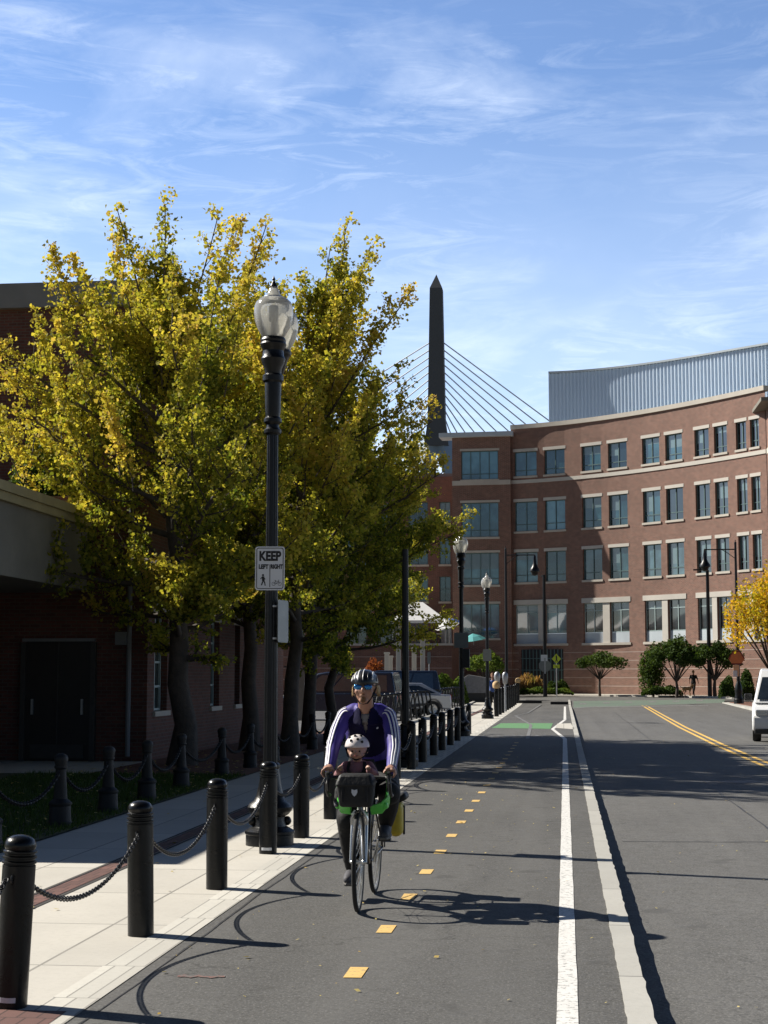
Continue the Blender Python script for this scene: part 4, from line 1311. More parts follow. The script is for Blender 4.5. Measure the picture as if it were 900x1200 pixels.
    ph = rs.uniform(0, 10, 3)
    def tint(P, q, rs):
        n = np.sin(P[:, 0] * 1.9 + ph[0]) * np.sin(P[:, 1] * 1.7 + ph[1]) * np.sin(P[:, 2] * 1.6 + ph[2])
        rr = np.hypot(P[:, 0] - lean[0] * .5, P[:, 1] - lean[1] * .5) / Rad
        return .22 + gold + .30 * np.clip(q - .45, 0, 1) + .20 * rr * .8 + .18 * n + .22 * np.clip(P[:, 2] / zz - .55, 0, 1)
    print(name, len(T.tufts) * nl)
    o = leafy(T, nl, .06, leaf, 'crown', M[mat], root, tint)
    return root

T1 = ginkgo('ginkgo_tree', (-7.05, 29.0, 0), 10.3, 3.8, 11, 'tall golden ginkgo tree with spiky top, leftmost, nearest its brick wall corner', tr=.24, lean=(-.35, -.6), leader=4, bias=(-.08, -.1), dens=.68, z0=.20, gold=.10, limbs=40, shoots=34, bare=.16, fans=[(-.3, -.3, 6.2, -1.2, -.6, 10.5), (-.3, -.3, 6.0, -.45, -.8, 10.4), (-.3, -.3, 5.5, -2.4, -.6, 9.6), (-.2, -.3, 5.0, .35, -.5, 10.3), (-.2, -.3, 3.6, -3.4, -1.0, 6.9), (-.3, -.3, 4.6, -3.5, -.6, 8.3), (-.3, -.3, 5.6, 1.7, -.5, 10.0), (-.1, -.3, 2.6, 2.6, -1.2, 3.9), (-.1, -.3, 2.7, 1.6, -1.7, 3.5), (-.1, -.3, 2.7, .4, -2.0, 3.3)])
T2 = ginkgo('ginkgo_tree', (-6.9, 34.6, 0), 10.3, 3.5, 23, 'green and gold ginkgo tree second along the brick building wall', tr=.2, z0=.28, dens=.75, gold=-.02, leader=2, bare=.14)
T3 = ginkgo('ginkgo_tree', (-5.65, 32.6, 0), 10.7, 3.3, 37, 'tall ginkgo tree with bronze tipped upper branches behind the near lamp post', tr=.18, lean=(.45, -.4), leader=4, dens=.64, z0=.22, bias=(.30, -.12), gold=.12, limbs=42, peak=.42, shoots=40, bare=.16, fans=[(.3, -.3, 6.3, 1.55, -.6, 10.9), (.4, -.3, 6.6, 2.0, -.5, 10.45), (.3, -.3, 6.2, 2.4, -.8, 9.75), (.2, -.2, 5.8, .75, -.9, 10.6)])
T4 = ginkgo('ginkgo_tree', (-6.2, 38.5, 0), 9.0, 3.8, 41, 'wide darker ginkgo tree reaching over the pavement towards the tower', tr=.18, lean=(.35, 0), dens=.72, z0=.23, bias=(.34, 0), gold=-.02, bare=.10, limbs=44)
T5 = ginkgo('ginkgo_tree', (-6.35, 43.2, 0), 8.9, 3.8, 53, 'farthest ginkgo tree of the row beside the parking lot', tr=.16, lean=(.6, 0), dens=.6, z0=.22, gold=-.02, bias=(.32, 0))
# the two bronze tipped limbs that fan out high up towards the bridge tower
def bush_tree(name, loc, H, Rx, trunkh, seed, label, mat='leaf_green', n=5200, leaf=.16, cat='tree', lobes=14, tr=.1, group=None, flat=.55, tints=.5, multi=1):
    """small tree whose leaves fill several overlapping clumps carried by forking limbs"""
    rs = np.random.RandomState(seed)
    root = empty(name, loc, label, cat, group)
    w = MB(); cl = []
    ch = H - trunkh
    fork = (0, 0, trunkh * .75)
    for m_ in range(multi):
        b = (rs.uniform(-.15, .15) * (multi > 1), rs.uniform(-.15, .15) * (multi > 1), -.1)
        w.tube([b, ((b[0] + fork[0]) / 2 + rs.uniform(-.06, .06), (b[1]) / 2, trunkh * .4), fork], [tr * 1.2, tr, tr * .8], 8, cap=False)
    for i in range(lobes):
        a = i * 2.4 + rs.uniform(-.3, .3); r = Rx * math.sqrt((i + .5) / lobes) * .80
        z = trunkh + ch * (.28 + .5 * (1 - (r / Rx) ** 2) * rs.uniform(.7, 1.15))
        c = np.array([math.cos(a) * r, math.sin(a) * r, z])
        cl.append((c, Rx * rs.uniform(.26, .42), ch * flat * rs.uniform(.32, .5)))
        mid = (c[0] * .45, c[1] * .45, (fork[2] + z) / 2 - .05)
        w.tube([fork, mid, tuple(c)], [tr * .55, tr * .35, tr * .12], 5, cap=False)
    w.build('trunk', M['bark'], root, smooth=True, angle=80)
    V = []; per = n // lobes; pts = []; ql = []
    for c, rx, rz in cl:
        d = rs.normal(0, 1, (per, 3)); d /= np.linalg.norm(d, axis=1)[:, None]
        k = rs.uniform(.35, 1.0, (per, 1)) ** .5 * (1 + .16 * np.sin(d[:, :1] * 9) * np.sin(d[:, 1:2] * 8 + 1) )
        pts.append(c + d * k * np.array([rx, rx, rz])); ql.append(np.full(per, rs.uniform(-.25, .25)))
    P = np.concatenate(pts); qq = np.concatenate(ql)
    m = len(P)
    a = rs.normal(0, 1, (m, 3)); a /= np.linalg.norm(a, axis=1)[:, None]
    u = np.cross(a, rs.normal(0, 1, (m, 3))); u /= np.linalg.norm(u, axis=1)[:, None]; w_ = np.cross(a, u)
    s = leaf * rs.uniform(.6, 1.3, (m, 1))
    V = np.stack([P - u * s * .5, P + w_ * s * .4, P + u * s * .5, P - w_ * s * .4], 1)
    fast_quads('crown', V, M[mat], root, np.clip(tints + qq + rs.normal(0, .18, m), 0, 1))
    return root

def far(px, depth, z=GF):
    p = atd(px, depth, z); return (p.x, p.y, z)
bush_tree('small_tree', far(703, 116.5), 3.15, 1.85, 1.45, 3, 'small spreading green tree standing alone before the pale banded brick base', n=4200, leaf=.15, tr=.09)
bush_tree('small_tree', far(793, 110.5), 4.05, 2.0, 1.25, 4, 'bushy dark green tree left of the walking person', n=6500, leaf=.17, tr=.1, tints=.4)
bush_tree('small_tree', far(838, 109.5), 3.85, 1.75, 1.35, 5, 'rounded green tree right of the walking person, behind the tall post', n=5600, leaf=.16, tr=.12, tints=.4)
bush_tree('shrub', far(765, 113.0), 3.2, .95, .1, 6, 'upright evergreen bush left of the bushy dark trees', cat='shrub', n=4200, leaf=.15, lobes=18, flat=1.0, tints=.65)
bush_tree('small_tree', atd(569, 100, .1), 3.1, 1.25, 1.35, 7, 'small green tree behind the third lamp post', mat='leaf_hedge', n=3600, leaf=.15, tr=.07)
bush_tree('red_tree', atd(438, 108, .1), 2.6, .75, .7, 8, 'small tree with orange red autumn leaves above the cars', mat='leaf_red', n=2000, leaf=.13, tr=.05, flat=.9)
def low_bush(name, x0, x1, depth, z, h, wdt, seed, label, mat, n, leaf, grass=False, cat='shrub'):
    rs = np.random.RandomState(seed)
    a = atd(x0, depth, z); b = atd(x1, depth, z)
    L_ = b.x - a.x
    root_loc = ((a.x + b.x) / 2, depth, z)
    x = rs.uniform(-.5, .5, n) * L_; y = rs.uniform(-.5, .5, n) * wdt
    top = h * (.72 + .28 * np.sin(x * 3.1 + seed) * np.sin(y * 4 + 1)) * np.sqrt(np.clip(1 - (2 * np.abs(x) / L_) ** 4, .1, 1))
    zz = top * rs.uniform(.05, 1, n) ** .6
    P = np.stack([x, y, zz], 1)
    if grass:
        d = np.stack([rs.normal(0, .25, n), rs.normal(0, .25, n), np.ones(n)], 1); d /= np.linalg.norm(d, axis=1)[:, None]
        u = np.cross(d, rs.normal(0, 1, (n, 3))); u /= np.linalg.norm(u, axis=1)[:, None]
        s = rs.uniform(.5, 1, (n, 1)) * leaf
        V = np.stack([P - u * .02, P + u * .02, P + d * s + u * .03, P + d * s - u * .03], 1)
        P[:, 2] *= .6
    else:
        a_ = rs.normal(0, 1, (n, 3)); a_ /= np.linalg.norm(a_, axis=1)[:, None]
        u = np.cross(a_, rs.normal(0, 1, (n, 3))); u /= np.linalg.norm(u, axis=1)[:, None]; w_ = np.cross(a_, u)
        s = leaf * rs.uniform(.6, 1.3, (n, 1))
        V = np.stack([P - u * s * .5, P + w_ * s * .4, P + u * s * .5, P - w_ * s * .4], 1)
    t = np.clip(.5 + rs.normal(0, .2, n) + .3 * np.sin(x * 5), 0, 1)
    o = fast_quads(name, V, M[mat], None, t, label=label, cat=cat)
    o.location = root_loc
    return o
low_bush('ornamental_grass', 604, 636, 115.5, GF, 1.25, 1.2, 2, 'row of tan and orange ornamental grass by the far crossing', 'leaf_tan', 2600, .5, True, 'grass clump')
low_bush('low_hedge', 604, 672, 114.5, GF, .62, 1.0, 3, 'low green hedge in front of the tan ornamental grass', 'leaf_hedge', 4200, .12, cat='hedge')
low_bush('shrub', 641, 668, 117.0, GF, 1.2, 1.0, 4, 'rounded dark shrub beside the yellow crossing sign', 'leaf_green', 2600, .14)
low_bush('hedge', 498, 548, 90, -.03, 1.85, 1.6, 5, 'bright green hedge behind the bike racks and parked cars', 'leaf_hedge', 7000, .17, cat='hedge')
low_bush('low_hedge', 752, 800, 111.5, GF, .75, 1.3, 6, 'low green ground hedge under the bushy dark trees', 'leaf_green', 3600, .13, cat='hedge')
low_bush('shrub', 843, 861, 104.0, GF - .1, 1.55, 1.2, 7, 'dark round shrub left of the tall corner lamp post base', 'leaf_green', 2600, .14)
low_bush('shrub', 868, 884, 98.0, .07, 2.05, 1.2, 8, 'dark tall shrub right of the tall corner lamp post', 'leaf_green', 3000, .14)
bush_tree('amber_tree', (atd(905, 84, 0).x, 84, .05), 7.1, 2.5, 2.3, 9, 'golden yellow street tree at the right edge above the white van', mat='leaf_orange', n=7000, leaf=.15, tr=.10, lobes=26, flat=.7, tints=.4)

# roof top shrub mass in front of the tall brick wall, above the canopy
low_bush('shrub', 20, 110, 31.5, 4.9, 1.6, 1.6, 12, 'dark green bush growing behind the loading canopy roof', 'leaf_green', 5000, .10)

# grass blades and fallen leaves
rs = np.random.RandomState(77)
n = 42000
x = rs.uniform(-8.9, -5.27, n); y = rs.uniform(9.5, 26.1, n)
h = rs.uniform(.03, .09, n); an = rs.uniform(0, 6.28, n)
P = np.stack([x, y, np.full(n, .012)], 1); u = np.stack([np.cos(an), np.sin(an), np.zeros(n)], 1) * .006
tip = np.stack([rs.normal(0, .02, n), rs.normal(0, .02, n), h], 1)
fast_quads('grass', np.stack([P - u, P + u, P + tip], 1), M['leaf_green'], None, rs.uniform(.2, 1, n), nper=3, kind='stuff', label='short shaded grass of the lawn strip', cat='grass')
def scatter(n, x0, x1, y0, y1, z, size, seed):
    rs = np.random.RandomState(seed)
    P = np.stack([rs.uniform(x0, x1, n), y0 + (y1 - y0) * rs.uniform(0, 1, n), np.full(n, z + .012)], 1)
    an = rs.uniform(0, 6.28, n); s = size * rs.uniform(.5, 1.2, (n, 1))
    u = np.stack([np.cos(an), np.sin(an), rs.uniform(-.3, .3, n)], 1) * s; w_ = np.stack([-np.sin(an), np.cos(an), rs.uniform(-.35, .35, n)], 1) * s * .8
    return np.stack([P - u, P - w_ * .8, P + u, P + w_], 1), rs.uniform(0, 1, n)
A = [scatter(700, -8.8, -5.3, 9, 30, .03, .035, 1), scatter(60, -2.4, .25, 8, 40, .0, .022, 2), scatter(70, .6, 8, 10, 45, -.10, .025, 3), scatter(260, -2.3, .25, 6, 34, -.003, .011, 6), scatter(200, .6, 8, 7, 40, -.103, .013, 7), scatter(110, -5.2, -2.6, 9, 45, 0, .022, 4),
     scatter(300, -7.8, -5.3, 26, 47, .02, .035, 5)]
fast_quads('fallen_leaves', np.concatenate([a[0] for a in A]), M['leaf_fallen'], None, np.concatenate([a[1] for a in A]), kind='stuff', label='small yellow leaves fallen on lawn and road', cat='leaves')

# ------------------------------------------------------------------ street furniture
CHK = 'black bollards along the path edge'
def make_bollard(label):
    t = empty('bollard', (0, 0, 0), label, 'bollard', CHK)
    MB().lathe([(.083, -.05), (.083, .70), (.080, .702)], 28, capt=True).build('post', M['black_gloss'], t, smooth=True)
    prof = [(.074, .70)]
    for k in range(3):
        z = .706 + k * .026
        prof += [(.074, z), (.086, z + .005), (.086, z + .014), (.074, z + .020)]
    prof += [(.076, .786), (.080, .795), (.078, .812), (.066, .832), (.044, .845), (.018, .851), (.001, .852)]
    MB().lathe(prof, 28).build('cap', M['black_gloss'], t, smooth=True, angle=50)
    MB().tube([(-.0, -.083, .655), (-.0, -.10, .655), (0, -.104, .64), (0, -.10, .625), (0, -.083, .625)], .006, 6).build('eye_bolt', M['chain'], t, smooth=True)
    return t
ord_ = ['with a pale label near its foot', 'second of the row, whole shaft in sun', 'third of the row, on the sunlit edge', 'fourth of the row, just before the ornate lamp base, pale label at its foot',
        'fifth, just past the ornate lamp base', 'sixth, half hidden beside the cyclist', 'hidden behind the cyclist']
B = []
pix = [(12, 1180), (165, 1096), (254, 1041.5), (314, 1000), (353, 981.5)]
for p in pix:
    q = at(*p); B.append((q.x, q.y))
B.insert(0, (-2.78, 5.65))
for yy in (18.4, 20.8, 23.2, 25.6): B.append((-2.70, yy))
for px, py in ((481, 901), (497, 893), (510, 885), (517.5, 879), (527, 873), (536, 868), (548, 860)):
    q = at(px, py); B.append((-2.71, q.y))
labels = ['black bollard just beyond the left picture edge',
          'nearest black bollard at the bottom left, leaning, pale label near its foot',
          'second black bollard with the sunlit chain running down to it',
          'third black bollard standing on the sunlit pavement edge',
          'fourth black bollard right in front of the ornate lamp base, pale label at foot',
          'fifth black bollard just past the ornate lamp base',
          'black bollard peeking out beside the sleeve of the cyclist']
lean = {1: (0.01, -.055), 2: (0.0, .02)}
b0 = make_bollard(labels[0])
roots = []
for i, (x, y) in enumerate(B):
    lab = labels[i] if i < len(labels) else ('black bollard hidden behind the cyclist' if i < 10 else 'black bollard in the shaded row between cyclist and second lamp post')
    if i == 0: r = b0; r.location = (x, y, 0)
    else: r = dup(b0, (x, y, 0), 0, lab)
    if i == 1: r.rotation_euler = (0, R(2.4), 0)
    elif i == 2: r.rotation_euler = (0, R(-1.2), 0)
    elif i == 3: r.rotation_euler = (0, R(-.3), 0)
    if i in (1, 4):
        lb = MB().lathe([(.0845, .035 if i == 4 else .035), (.0845, .058)], 8, capb=False, capt=False)
        # only the camera-facing quarter of the ring
        lb = MB()
        for k in range(7):
            a0_, a1_ = R(-125 + k * 10), R(-115 + k * 10)
            lb.quad((.0848 * math.cos(a0_), .0848 * math.sin(a0_), .035), (.0848 * math.cos(a1_), .0848 * math.sin(a1_), .035), (.0848 * math.cos(a1_), .0848 * math.sin(a1_), .060), (.0848 * math.cos(a0_), .0848 * math.sin(a0_), .060))
        o = lb.build('label', M['sign_white'], r)
        o.modifiers.new('s', 'SOLIDIFY').thickness = .001
    roots.append(r)
# bollards beyond the driveway gap
BF = []
for i in range(11):
    y = 65.0 + i * 3.1
    BF.append((-2.72, y))
for i, (x, y) in enumerate(BF):
    lab = 'far black bollard in the row beyond the third lamp post'
    if i == 0: lab = 'first bollard of the far row, with a tan cap, beside the third lamp post'
    if i == 10: lab = 'last bollard of the far row, topped by a tan cap at the crossing'
    r = dup(b0, (x, y, pz(y)), 0, lab, 'far bollards beyond the third lamp post')
    r.scale = (1.15, 1.15, 1.35)
    if i in (0, 10):
        MB().lathe([(.08, .84), (.12, .86), (.14, .93), (.13, 1.0), (.08, 1.05), (.02, 1.07)], 12).build('tan_cap', M['leaf_cap'] if 'leaf_cap' in M else plain('tan_cap', (0.55, 0.38, 0.2), .8), r, smooth=True)

def chain(p, q, sag, link=.034, wire=.0052, seg=(10, 5), label='', group='chains between the bollards', name='chain', mat='chain'):
    p = Vector(p); q = Vector(q)
    n = 60; pts = []
    for i in range(n + 1):
        t = i / n
        c = p.lerp(q, t); c.z -= sag * (1 - (2 * t - 1) ** 2) ** .95
        pts.append(c)
    L_ = sum((pts[i + 1] - pts[i]).length for i in range(n))
    cnt = max(4, int(L_ / (link * .78)))
    mb = MB()
    def atl(s):
        acc = 0
        for i in range(n):
            d = (pts[i + 1] - pts[i]).length
            if acc + d >= s: return pts[i].lerp(pts[i + 1], (s - acc) / d), (pts[i + 1] - pts[i]).normalized()
            acc += d
        return pts[-1], (pts[-1] - pts[-2]).normalized()
    org = (p + q) / 2
    for k in range(cnt):
        c, t = atl(L_ * (k + .5) / cnt)
        side = t.cross(Vector((0, 0, 1))).normalized(); upv = side.cross(t)
        u = side if k % 2 else upv
        ring_ = []
        h_ = L_ / cnt * .62 + wire
        for a in range(seg[0]):
            an = 2 * math.pi * a / seg[0]
            ring_.append(c - org + t * (math.cos(an) * h_) + u * (math.sin(an) * h_ * .62))
        m_ = seg[0]; vs = []; fs = []
        w = t.cross(u)
        for a in range(m_):
            pr = ring_[a]; out = (pr - (c - org)).normalized()
            for b in range(seg[1]):
                an = 2 * math.pi * b / seg[1]
                vs.append(pr + out * (math.cos(an) * wire) + w * (math.sin(an) * wire))
        for a in range(m_):
            for b in range(seg[1]):
                fs.append((a * seg[1] + b, ((a + 1) % m_) * seg[1] + b, ((a + 1) % m_) * seg[1] + (b + 1) % seg[1], a * seg[1] + (b + 1) % seg[1]))
        mb.add(vs, fs)
    o = mb.build(name, M[mat], None, smooth=True, angle=80, label=label, cat='chain', group=group)
    o.location = org
    return o
cl = ['slack chain leaving the picture left of the nearest bollard', 'nearest hanging chain between the first and second bollards', 'hanging chain between the second and third bollards',
      'chain between the third and fourth bollards by the lamp base', 'chain passing before the ornate lamp base', 'chain from the fifth bollard towards the cyclist']
for i in range(len(B) - 1):
    (x0, y0), (x1, y1) = B[i], B[i + 1]
    lab = cl[i] if i < len(cl) else ('chain behind the cyclist' if i < 10 else 'distant chain between shaded bollards before the second lamp post')
    sag = .24 * min(1, (y1 - y0) / 2.2) ** 1.2
    chain((x0, y0 + .10, .64), (x1, y1 - .10, .64), sag, link=.034 if i < 8 else .07, wire=.0048 if i < 8 else .009, seg=(10, 5) if i < 8 else (6, 4), label=lab)

# old cast iron posts with chains on the lawn side
def make_old(label):
    t = empty('iron_post', (0, 0, 0), label, 'post', 'old cast iron posts along the lawn')
    prof = [(.13, -.03), (.13, .05), (.122, .06), (.115, .22), (.125, .235), (.125, .26), (.10, .28), (.075, .30), (.066, .34), (.056, .62), (.072, .635), (.072, .655), (.05, .67), (.055, .685), (.074, .71), (.078, .74), (.062, .772), (.03, .79), (.001, .793)]
    MB().lathe(prof[:12], 12).build('base', M['old_iron'], t, smooth=True, angle=35)
    MB().lathe([(.076, .299)] + prof[12:14] + [(.056, .615)], 12).build('shaft', M['old_iron'], t, smooth=True, angle=35)
    MB().lathe([(.056, .614)] + prof[14:], 16).build('cap', M['old_iron'], t, smooth=True, angle=40)
    return t
oy = [14.9, 17.05, 18.9, 20.7, 23.1, 25.9, 28.3, 30.6, 33.0, 35.4, 37.8, 40.2, 42.6]
ol = ['iron post beyond the left picture edge', 'nearest old cast iron post on the lawn, at left', 'second old cast iron post on the lawn', 'third old cast iron post, before the brick corner',
      'fourth old cast iron post, before the thick tree trunk', 'fifth old cast iron post, past the thick trunk']
oldp = None; prev = None
for i, y in enumerate(oy):
    x = -5.50 if i < 4 else -5.62
    lab = ol[i] if i < len(ol) else 'shaded old iron post under the farther trees'
    if oldp is None: oldp = make_old(lab); oldp.location = (x, y, 0.01)
    else: dup(oldp, (x, y, .01), .3 * i, lab)
    if prev:
        chain((prev[0], prev[1] + .06, .60), (x, y - .06, .60), .26, link=.06, wire=.008, seg=(6, 4), label='dark chain between iron posts on the lawn' if i < 6 else 'shaded chain between farther iron posts', group='chains between the old iron posts', mat='old_iron')
    prev = (x, y)

# ---------------------------------------------------------------- acorn lamps
def make_lamp(label, detail=True):
    t = empty('street_lamp', (0, 0, 0), label, 'street lamp', 'black acorn street lamps')
    base = [(.235, -.02), (.235, .10), (.245, .11), (.245, .135), (.19, .165), (.165, .18), (.150, .24), (.150, .27), (.185, .29), (.215, .325), (.222, .36), (.205, .39), (.16, .42), (.135, .47), (.115, .55), (.100, .64), (.088, .72), (.098, .735), (.098, .76), (.078, .78)]
    MB().lathe(base, 8 if False else 24).build('base', M['black_metal'], t, smooth=True, angle=32)
    kn = MB()
    for a in (20, 110, 200, 290):
        x, y = .17 * math.cos(R(a)), .17 * math.sin(R(a))
        kn.sphere((x, y, .225), .045, 10, 8)
    kn.build('base_bosses', M['black_metal'], t, smooth=True)
    # fluted shaft: ring of 12 shallow flutes
    nf = 36; vs = []; zs = (.76, 2.2, 3.98)
    rr = (.072, .064, .056)
    for z, r in zip(zs, rr):
        for k in range(nf):
            a = 2 * math.pi * k / nf
            q = r * (1 - .085 * (1 if k % 3 == 0 else 0))
            vs.append((q * math.cos(a), q * math.sin(a), z))
    fs = [(i * nf + k, i * nf + (k + 1) % nf, (i + 1) * nf + (k + 1) % nf, (i + 1) * nf + k) for i in range(2) for k in range(nf)]
    MB().add(vs, fs).build('shaft', M['black_metal'], t, smooth=True, angle=30)
    col = [(.056, 3.96), (.085, 3.98), (.088, 4.01), (.066, 4.03), (.062, 4.06), (.09, 4.09), (.09, 4.12), (.070, 4.14), (.078, 4.20), (.084, 4.48), (.104, 4.50), (.106, 4.55), (.082, 4.57), (.088, 4.62), (.112, 4.67), (.125, 4.72), (.108, 4.75), (.104, 4.80), (.125, 4.84), (.135, 4.865), (.125, 4.885)]
    MB().lathe(col, 24).build('capital', M['black_metal'], t, smooth=True, angle=32)
    def head(dx, dy, dz, arm):
        h = MB()
        f = MB().lathe([(.125, 4.884), (.13, 4.905), (.118, 4.93), (.10, 4.94)], 24, (dx, dy, dz))
        if arm:
            f.lathe([(.02, 4.66), (.05, 4.70), (.075, 4.78), (.10, 4.85), (.125, 4.884)], 16, (dx, dy, dz))
            f.tube([(0, .05, 4.55), (dx * .4, dy * .45, 4.50), (dx * .85, dy * .9, 4.58), (dx, dy, 4.70 + dz)], .022, 8)
            f.tube([(0, .06, 4.40), (dx * .5, dy * .6, 4.36), (dx * .8, dy * .85, 4.50)], .014, 6)
        fo = f.build('fitter', M['black_metal'], t, smooth=True, angle=32)
        gp = [(.100, 4.93), (.125, 4.96), (.165, 5.03), (.192, 5.11), (.200, 5.18), (.196, 5.24), (.178, 5.29), (.140, 5.325), (.098, 5.338)]
        g2 = [(.098, 5.338), (.085, 5.35), (.066, 5.375), (.058, 5.40), (.046, 5.43), (.03, 5.45), (.001, 5.455)]
        g_ = MB().lathe(gp, 40, (dx, dy, dz), False, False).build('globe', M['globe'], t, smooth=True, angle=60)
        MB().lathe(g2, 24, (dx, dy, dz), False, False).build('globe_top', M['globe'], g_, smooth=True, angle=60)
        MB().lathe([(.102, 5.330), (.104, 5.338), (.102, 5.346)], 24, (dx, dy, dz), False, False).build('band', M['galv'], g_, smooth=True)
        MB().lathe([(.045, 5.10), (.050, 5.11), (.050, 5.25), (.035, 5.26)], 14, (dx, dy, dz)).tube([(dx, dy, 4.93 + dz), (dx, dy, 5.10 + dz)], .03, 10).build('lamp_core', M['core'], g_, smooth=True)
        MB().lathe([(.034, 5.448), (.040, 5.455), (.03, 5.475), (.016, 5.50), (.012, 5.51), (.018, 5.525), (.006, 5.55), (.001, 5.565)], 12, (dx, dy, dz)).build('finial', M['black_metal'], t, smooth=True, angle=40)
    head(0, 0, 0, False)
    head(-.05, .47, -.03, True)
    return t
M['core'] = plain('lamp_core_grey', (0.16, 0.17, 0.20), .5, bump=0)
q = at(316, 990)
lamp = make_lamp('tall black lamp post with clear acorn globes carrying the KEEP sign')
lamp.location = (q.x - .0, q.y, 0); lamp.rotation_euler = (0, 0, R(-3)); lamp.scale = (1, 1, 1.026)
LX = q.x
l2 = empty('black_post', (-2.88, 29.0, 0), 'black post rising into the foliage just behind the cyclist', 'post')
for o_ in lamp.children:
    if o_.name.split('.')[0] in ('base', 'base_bosses', 'shaft'):
        c_ = o_.copy(); C.objects.link(c_); c_.parent = l2
l3 = dup(lamp, (atd(541.3, 43.9, 0).x, 43.9, 0), 0, 'black lamp post with clear acorn globe, second in size, carrying a grey sign back')
l4 = dup(lamp, (atd(571.5, 61.7, 0).x, 61.7, 0), 0, 'smallest acorn lamp post, beside the start of the far bollards')
gap = MB().tube([(0, -.065, 3.3), (0, -.065, 4.4)], .006, 5)

# KEEP LEFT / RIGHT sign
sg = empty('path_sign', (LX, q.y - .095, 2.495), 'white KEEP LEFT RIGHT sign with walker and bicycle on the near lamp post', 'sign', rz=0)
sg.rotation_euler = (0, 0, R(6))
def rrect(w, h, r, n=6):
    pts = []
    for cx, cz, a0 in ((w / 2 - r, h / 2 - r, 0), (-w / 2 + r, h / 2 - r, 90), (-w / 2 + r, -h / 2 + r, 180), (w / 2 - r, -h / 2 + r, 270)):
        for k in range(n + 1):
            a = R(a0 + 90 * k / n); pts.append((cx + r * math.cos(a), cz + r * math.sin(a)))
    return pts
W_, H_ = .295, .435
def plate(w, h, r, y0, y1, zc=0.0):
    return MB().prism([(x, z + zc) for x, z in rrect(w, h, r)], y0, y1, 'y')
plate(W_, H_, .03, -.0025, .0, H_ / 2).build('plate', M['sign_white'], sg)
# black border line as a ring
outer = rrect(W_ - .026, H_ - .026, .022); inner = rrect(W_ - .040, H_ - .040, .016)
bd = MB(); n_ = len(outer)
vs = [(x, -.0042, z + H_ / 2) for x, z in outer] + [(x, -.0042, z + H_ / 2) for x, z in inner]
bd.add(vs, [(i, (i + 1) % n_, n_ + (i + 1) % n_, n_ + i) for i in range(n_)])
bd.build('border', M['sign_black'], sg)
rx90 = (R(90), 0, 0)
text_mesh('lettering', 'KEEP', .128, M['sign_black'], sg, (0, -.0042, .335), rx90, width=.78, bold=.006)
text_mesh('lettering', 'LEFT', .058, M['sign_black'], sg, (-.064, -.0042, .232), rx90, width=.80, bold=.0030)
text_mesh('lettering', 'RIGHT', .058, M['sign_black'], sg, (.066, -.0042, .232), rx90, width=.70, bold=.0030)
MB().b2(-.0035, .0035, -.0044, -.0030, .03, .255).build('divider', M['sign_black'], sg)
pd = MB()
def bar2(mb, a, b, w, y=-.0042):
    a = Vector((a[0], 0, a[1])); b = Vector((b[0], 0, b[1])); t = (b - a).normalized(); n = Vector((-t.z, 0, t.x)) * w / 2
    mb.quad((a.x + n.x, y, a.z + n.z), (b.x + n.x, y, b.z + n.z), (b.x - n.x, y, b.z - n.z), (a.x - n.x, y, a.z - n.z))
def disc(mb, c, r, y=-.0042, n=14):
    mb.add([(c[0] + r * math.cos(2 * math.pi * k / n), y, c[1] + r * math.sin(2 * math.pi * k / n)) for k in range(n)], [tuple(range(n))])
ox, oz = -.068, .045
disc(pd, (ox + .0, oz + .105), .0105)
bar2(pd, (ox, oz + .092), (ox + .004, oz + .048), .026, -.0043)
bar2(pd, (ox + .004, oz + .054), (ox - .016, oz + .004), .012, -.0044); bar2(pd, (ox + .006, oz + .054), (ox + .018, oz + .028), .012, -.0045); bar2(pd, (ox + .018, oz + .03), (ox + .022, oz + .0), .010, -.0046)
bar2(pd, (ox - .004, oz + .088), (ox - .026, oz + .066), .008, -.0044); bar2(pd, (ox + .006, oz + .086), (ox + .022, oz + .062), .008, -.0045)
pd.build('walker_symbol', M['sign_black'], sg)
bk = MB()
def ringd(mb, c, r, w, y=-.0042, n=18):
    vs = [(c[0] + rr * math.cos(2 * math.pi * k / n), y, c[1] + rr * math.sin(2 * math.pi * k / n)) for rr in (r, r - w) for k in range(n)]
    mb.add(vs, [(k, (k + 1) % n, n + (k + 1) % n, n + k) for k in range(n)])
ox, oz = .068, .045
ringd(bk, (ox - .030, oz + .018), .0185, .0035); ringd(bk, (ox + .030, oz + .018), .0185, .0035)
for k, (a, b) in enumerate((((-.030, .018), (-.012, .044)), ((-.012, .044), (.018, .044)), ((.018, .044), (0, .018)), ((0, .018), (-.030, .018)), ((0, .018), (-.014, .052)), ((.030, .018), (.016, .055)), ((.016, .055), (.026, .057)), ((-.021, .053), (-.007, .053)))):
    bar2(bk, (ox + a[0], oz + a[1]), (ox + b[0], oz + b[1]), .0035, -.0043 - .0001 * k)
bk.build('bicycle_symbol', M['sign_black'], sg)
# second sign, seen nearly edge on from the back, with its two band clamps
s2 = empty('rear_facing_sign', (LX + .115, q.y + .02, 1.98), 'grey back of a narrow sign clamped to the near lamp post below the KEEP sign', 'sign', rz=R(80))
plate(.30, .42, .03, -.002, .001, .21).build('plate', M['sign_back'], s2)
for z in (.04, .36):
    MB().lathe([(.072, z - .01), (.074, z), (.072, z + .01)], 20, (-.115 * math.cos(R(80)), .115 * math.sin(R(80)) - .02, 0), False, False).build('clamp', M['galv'], s2, smooth=True)
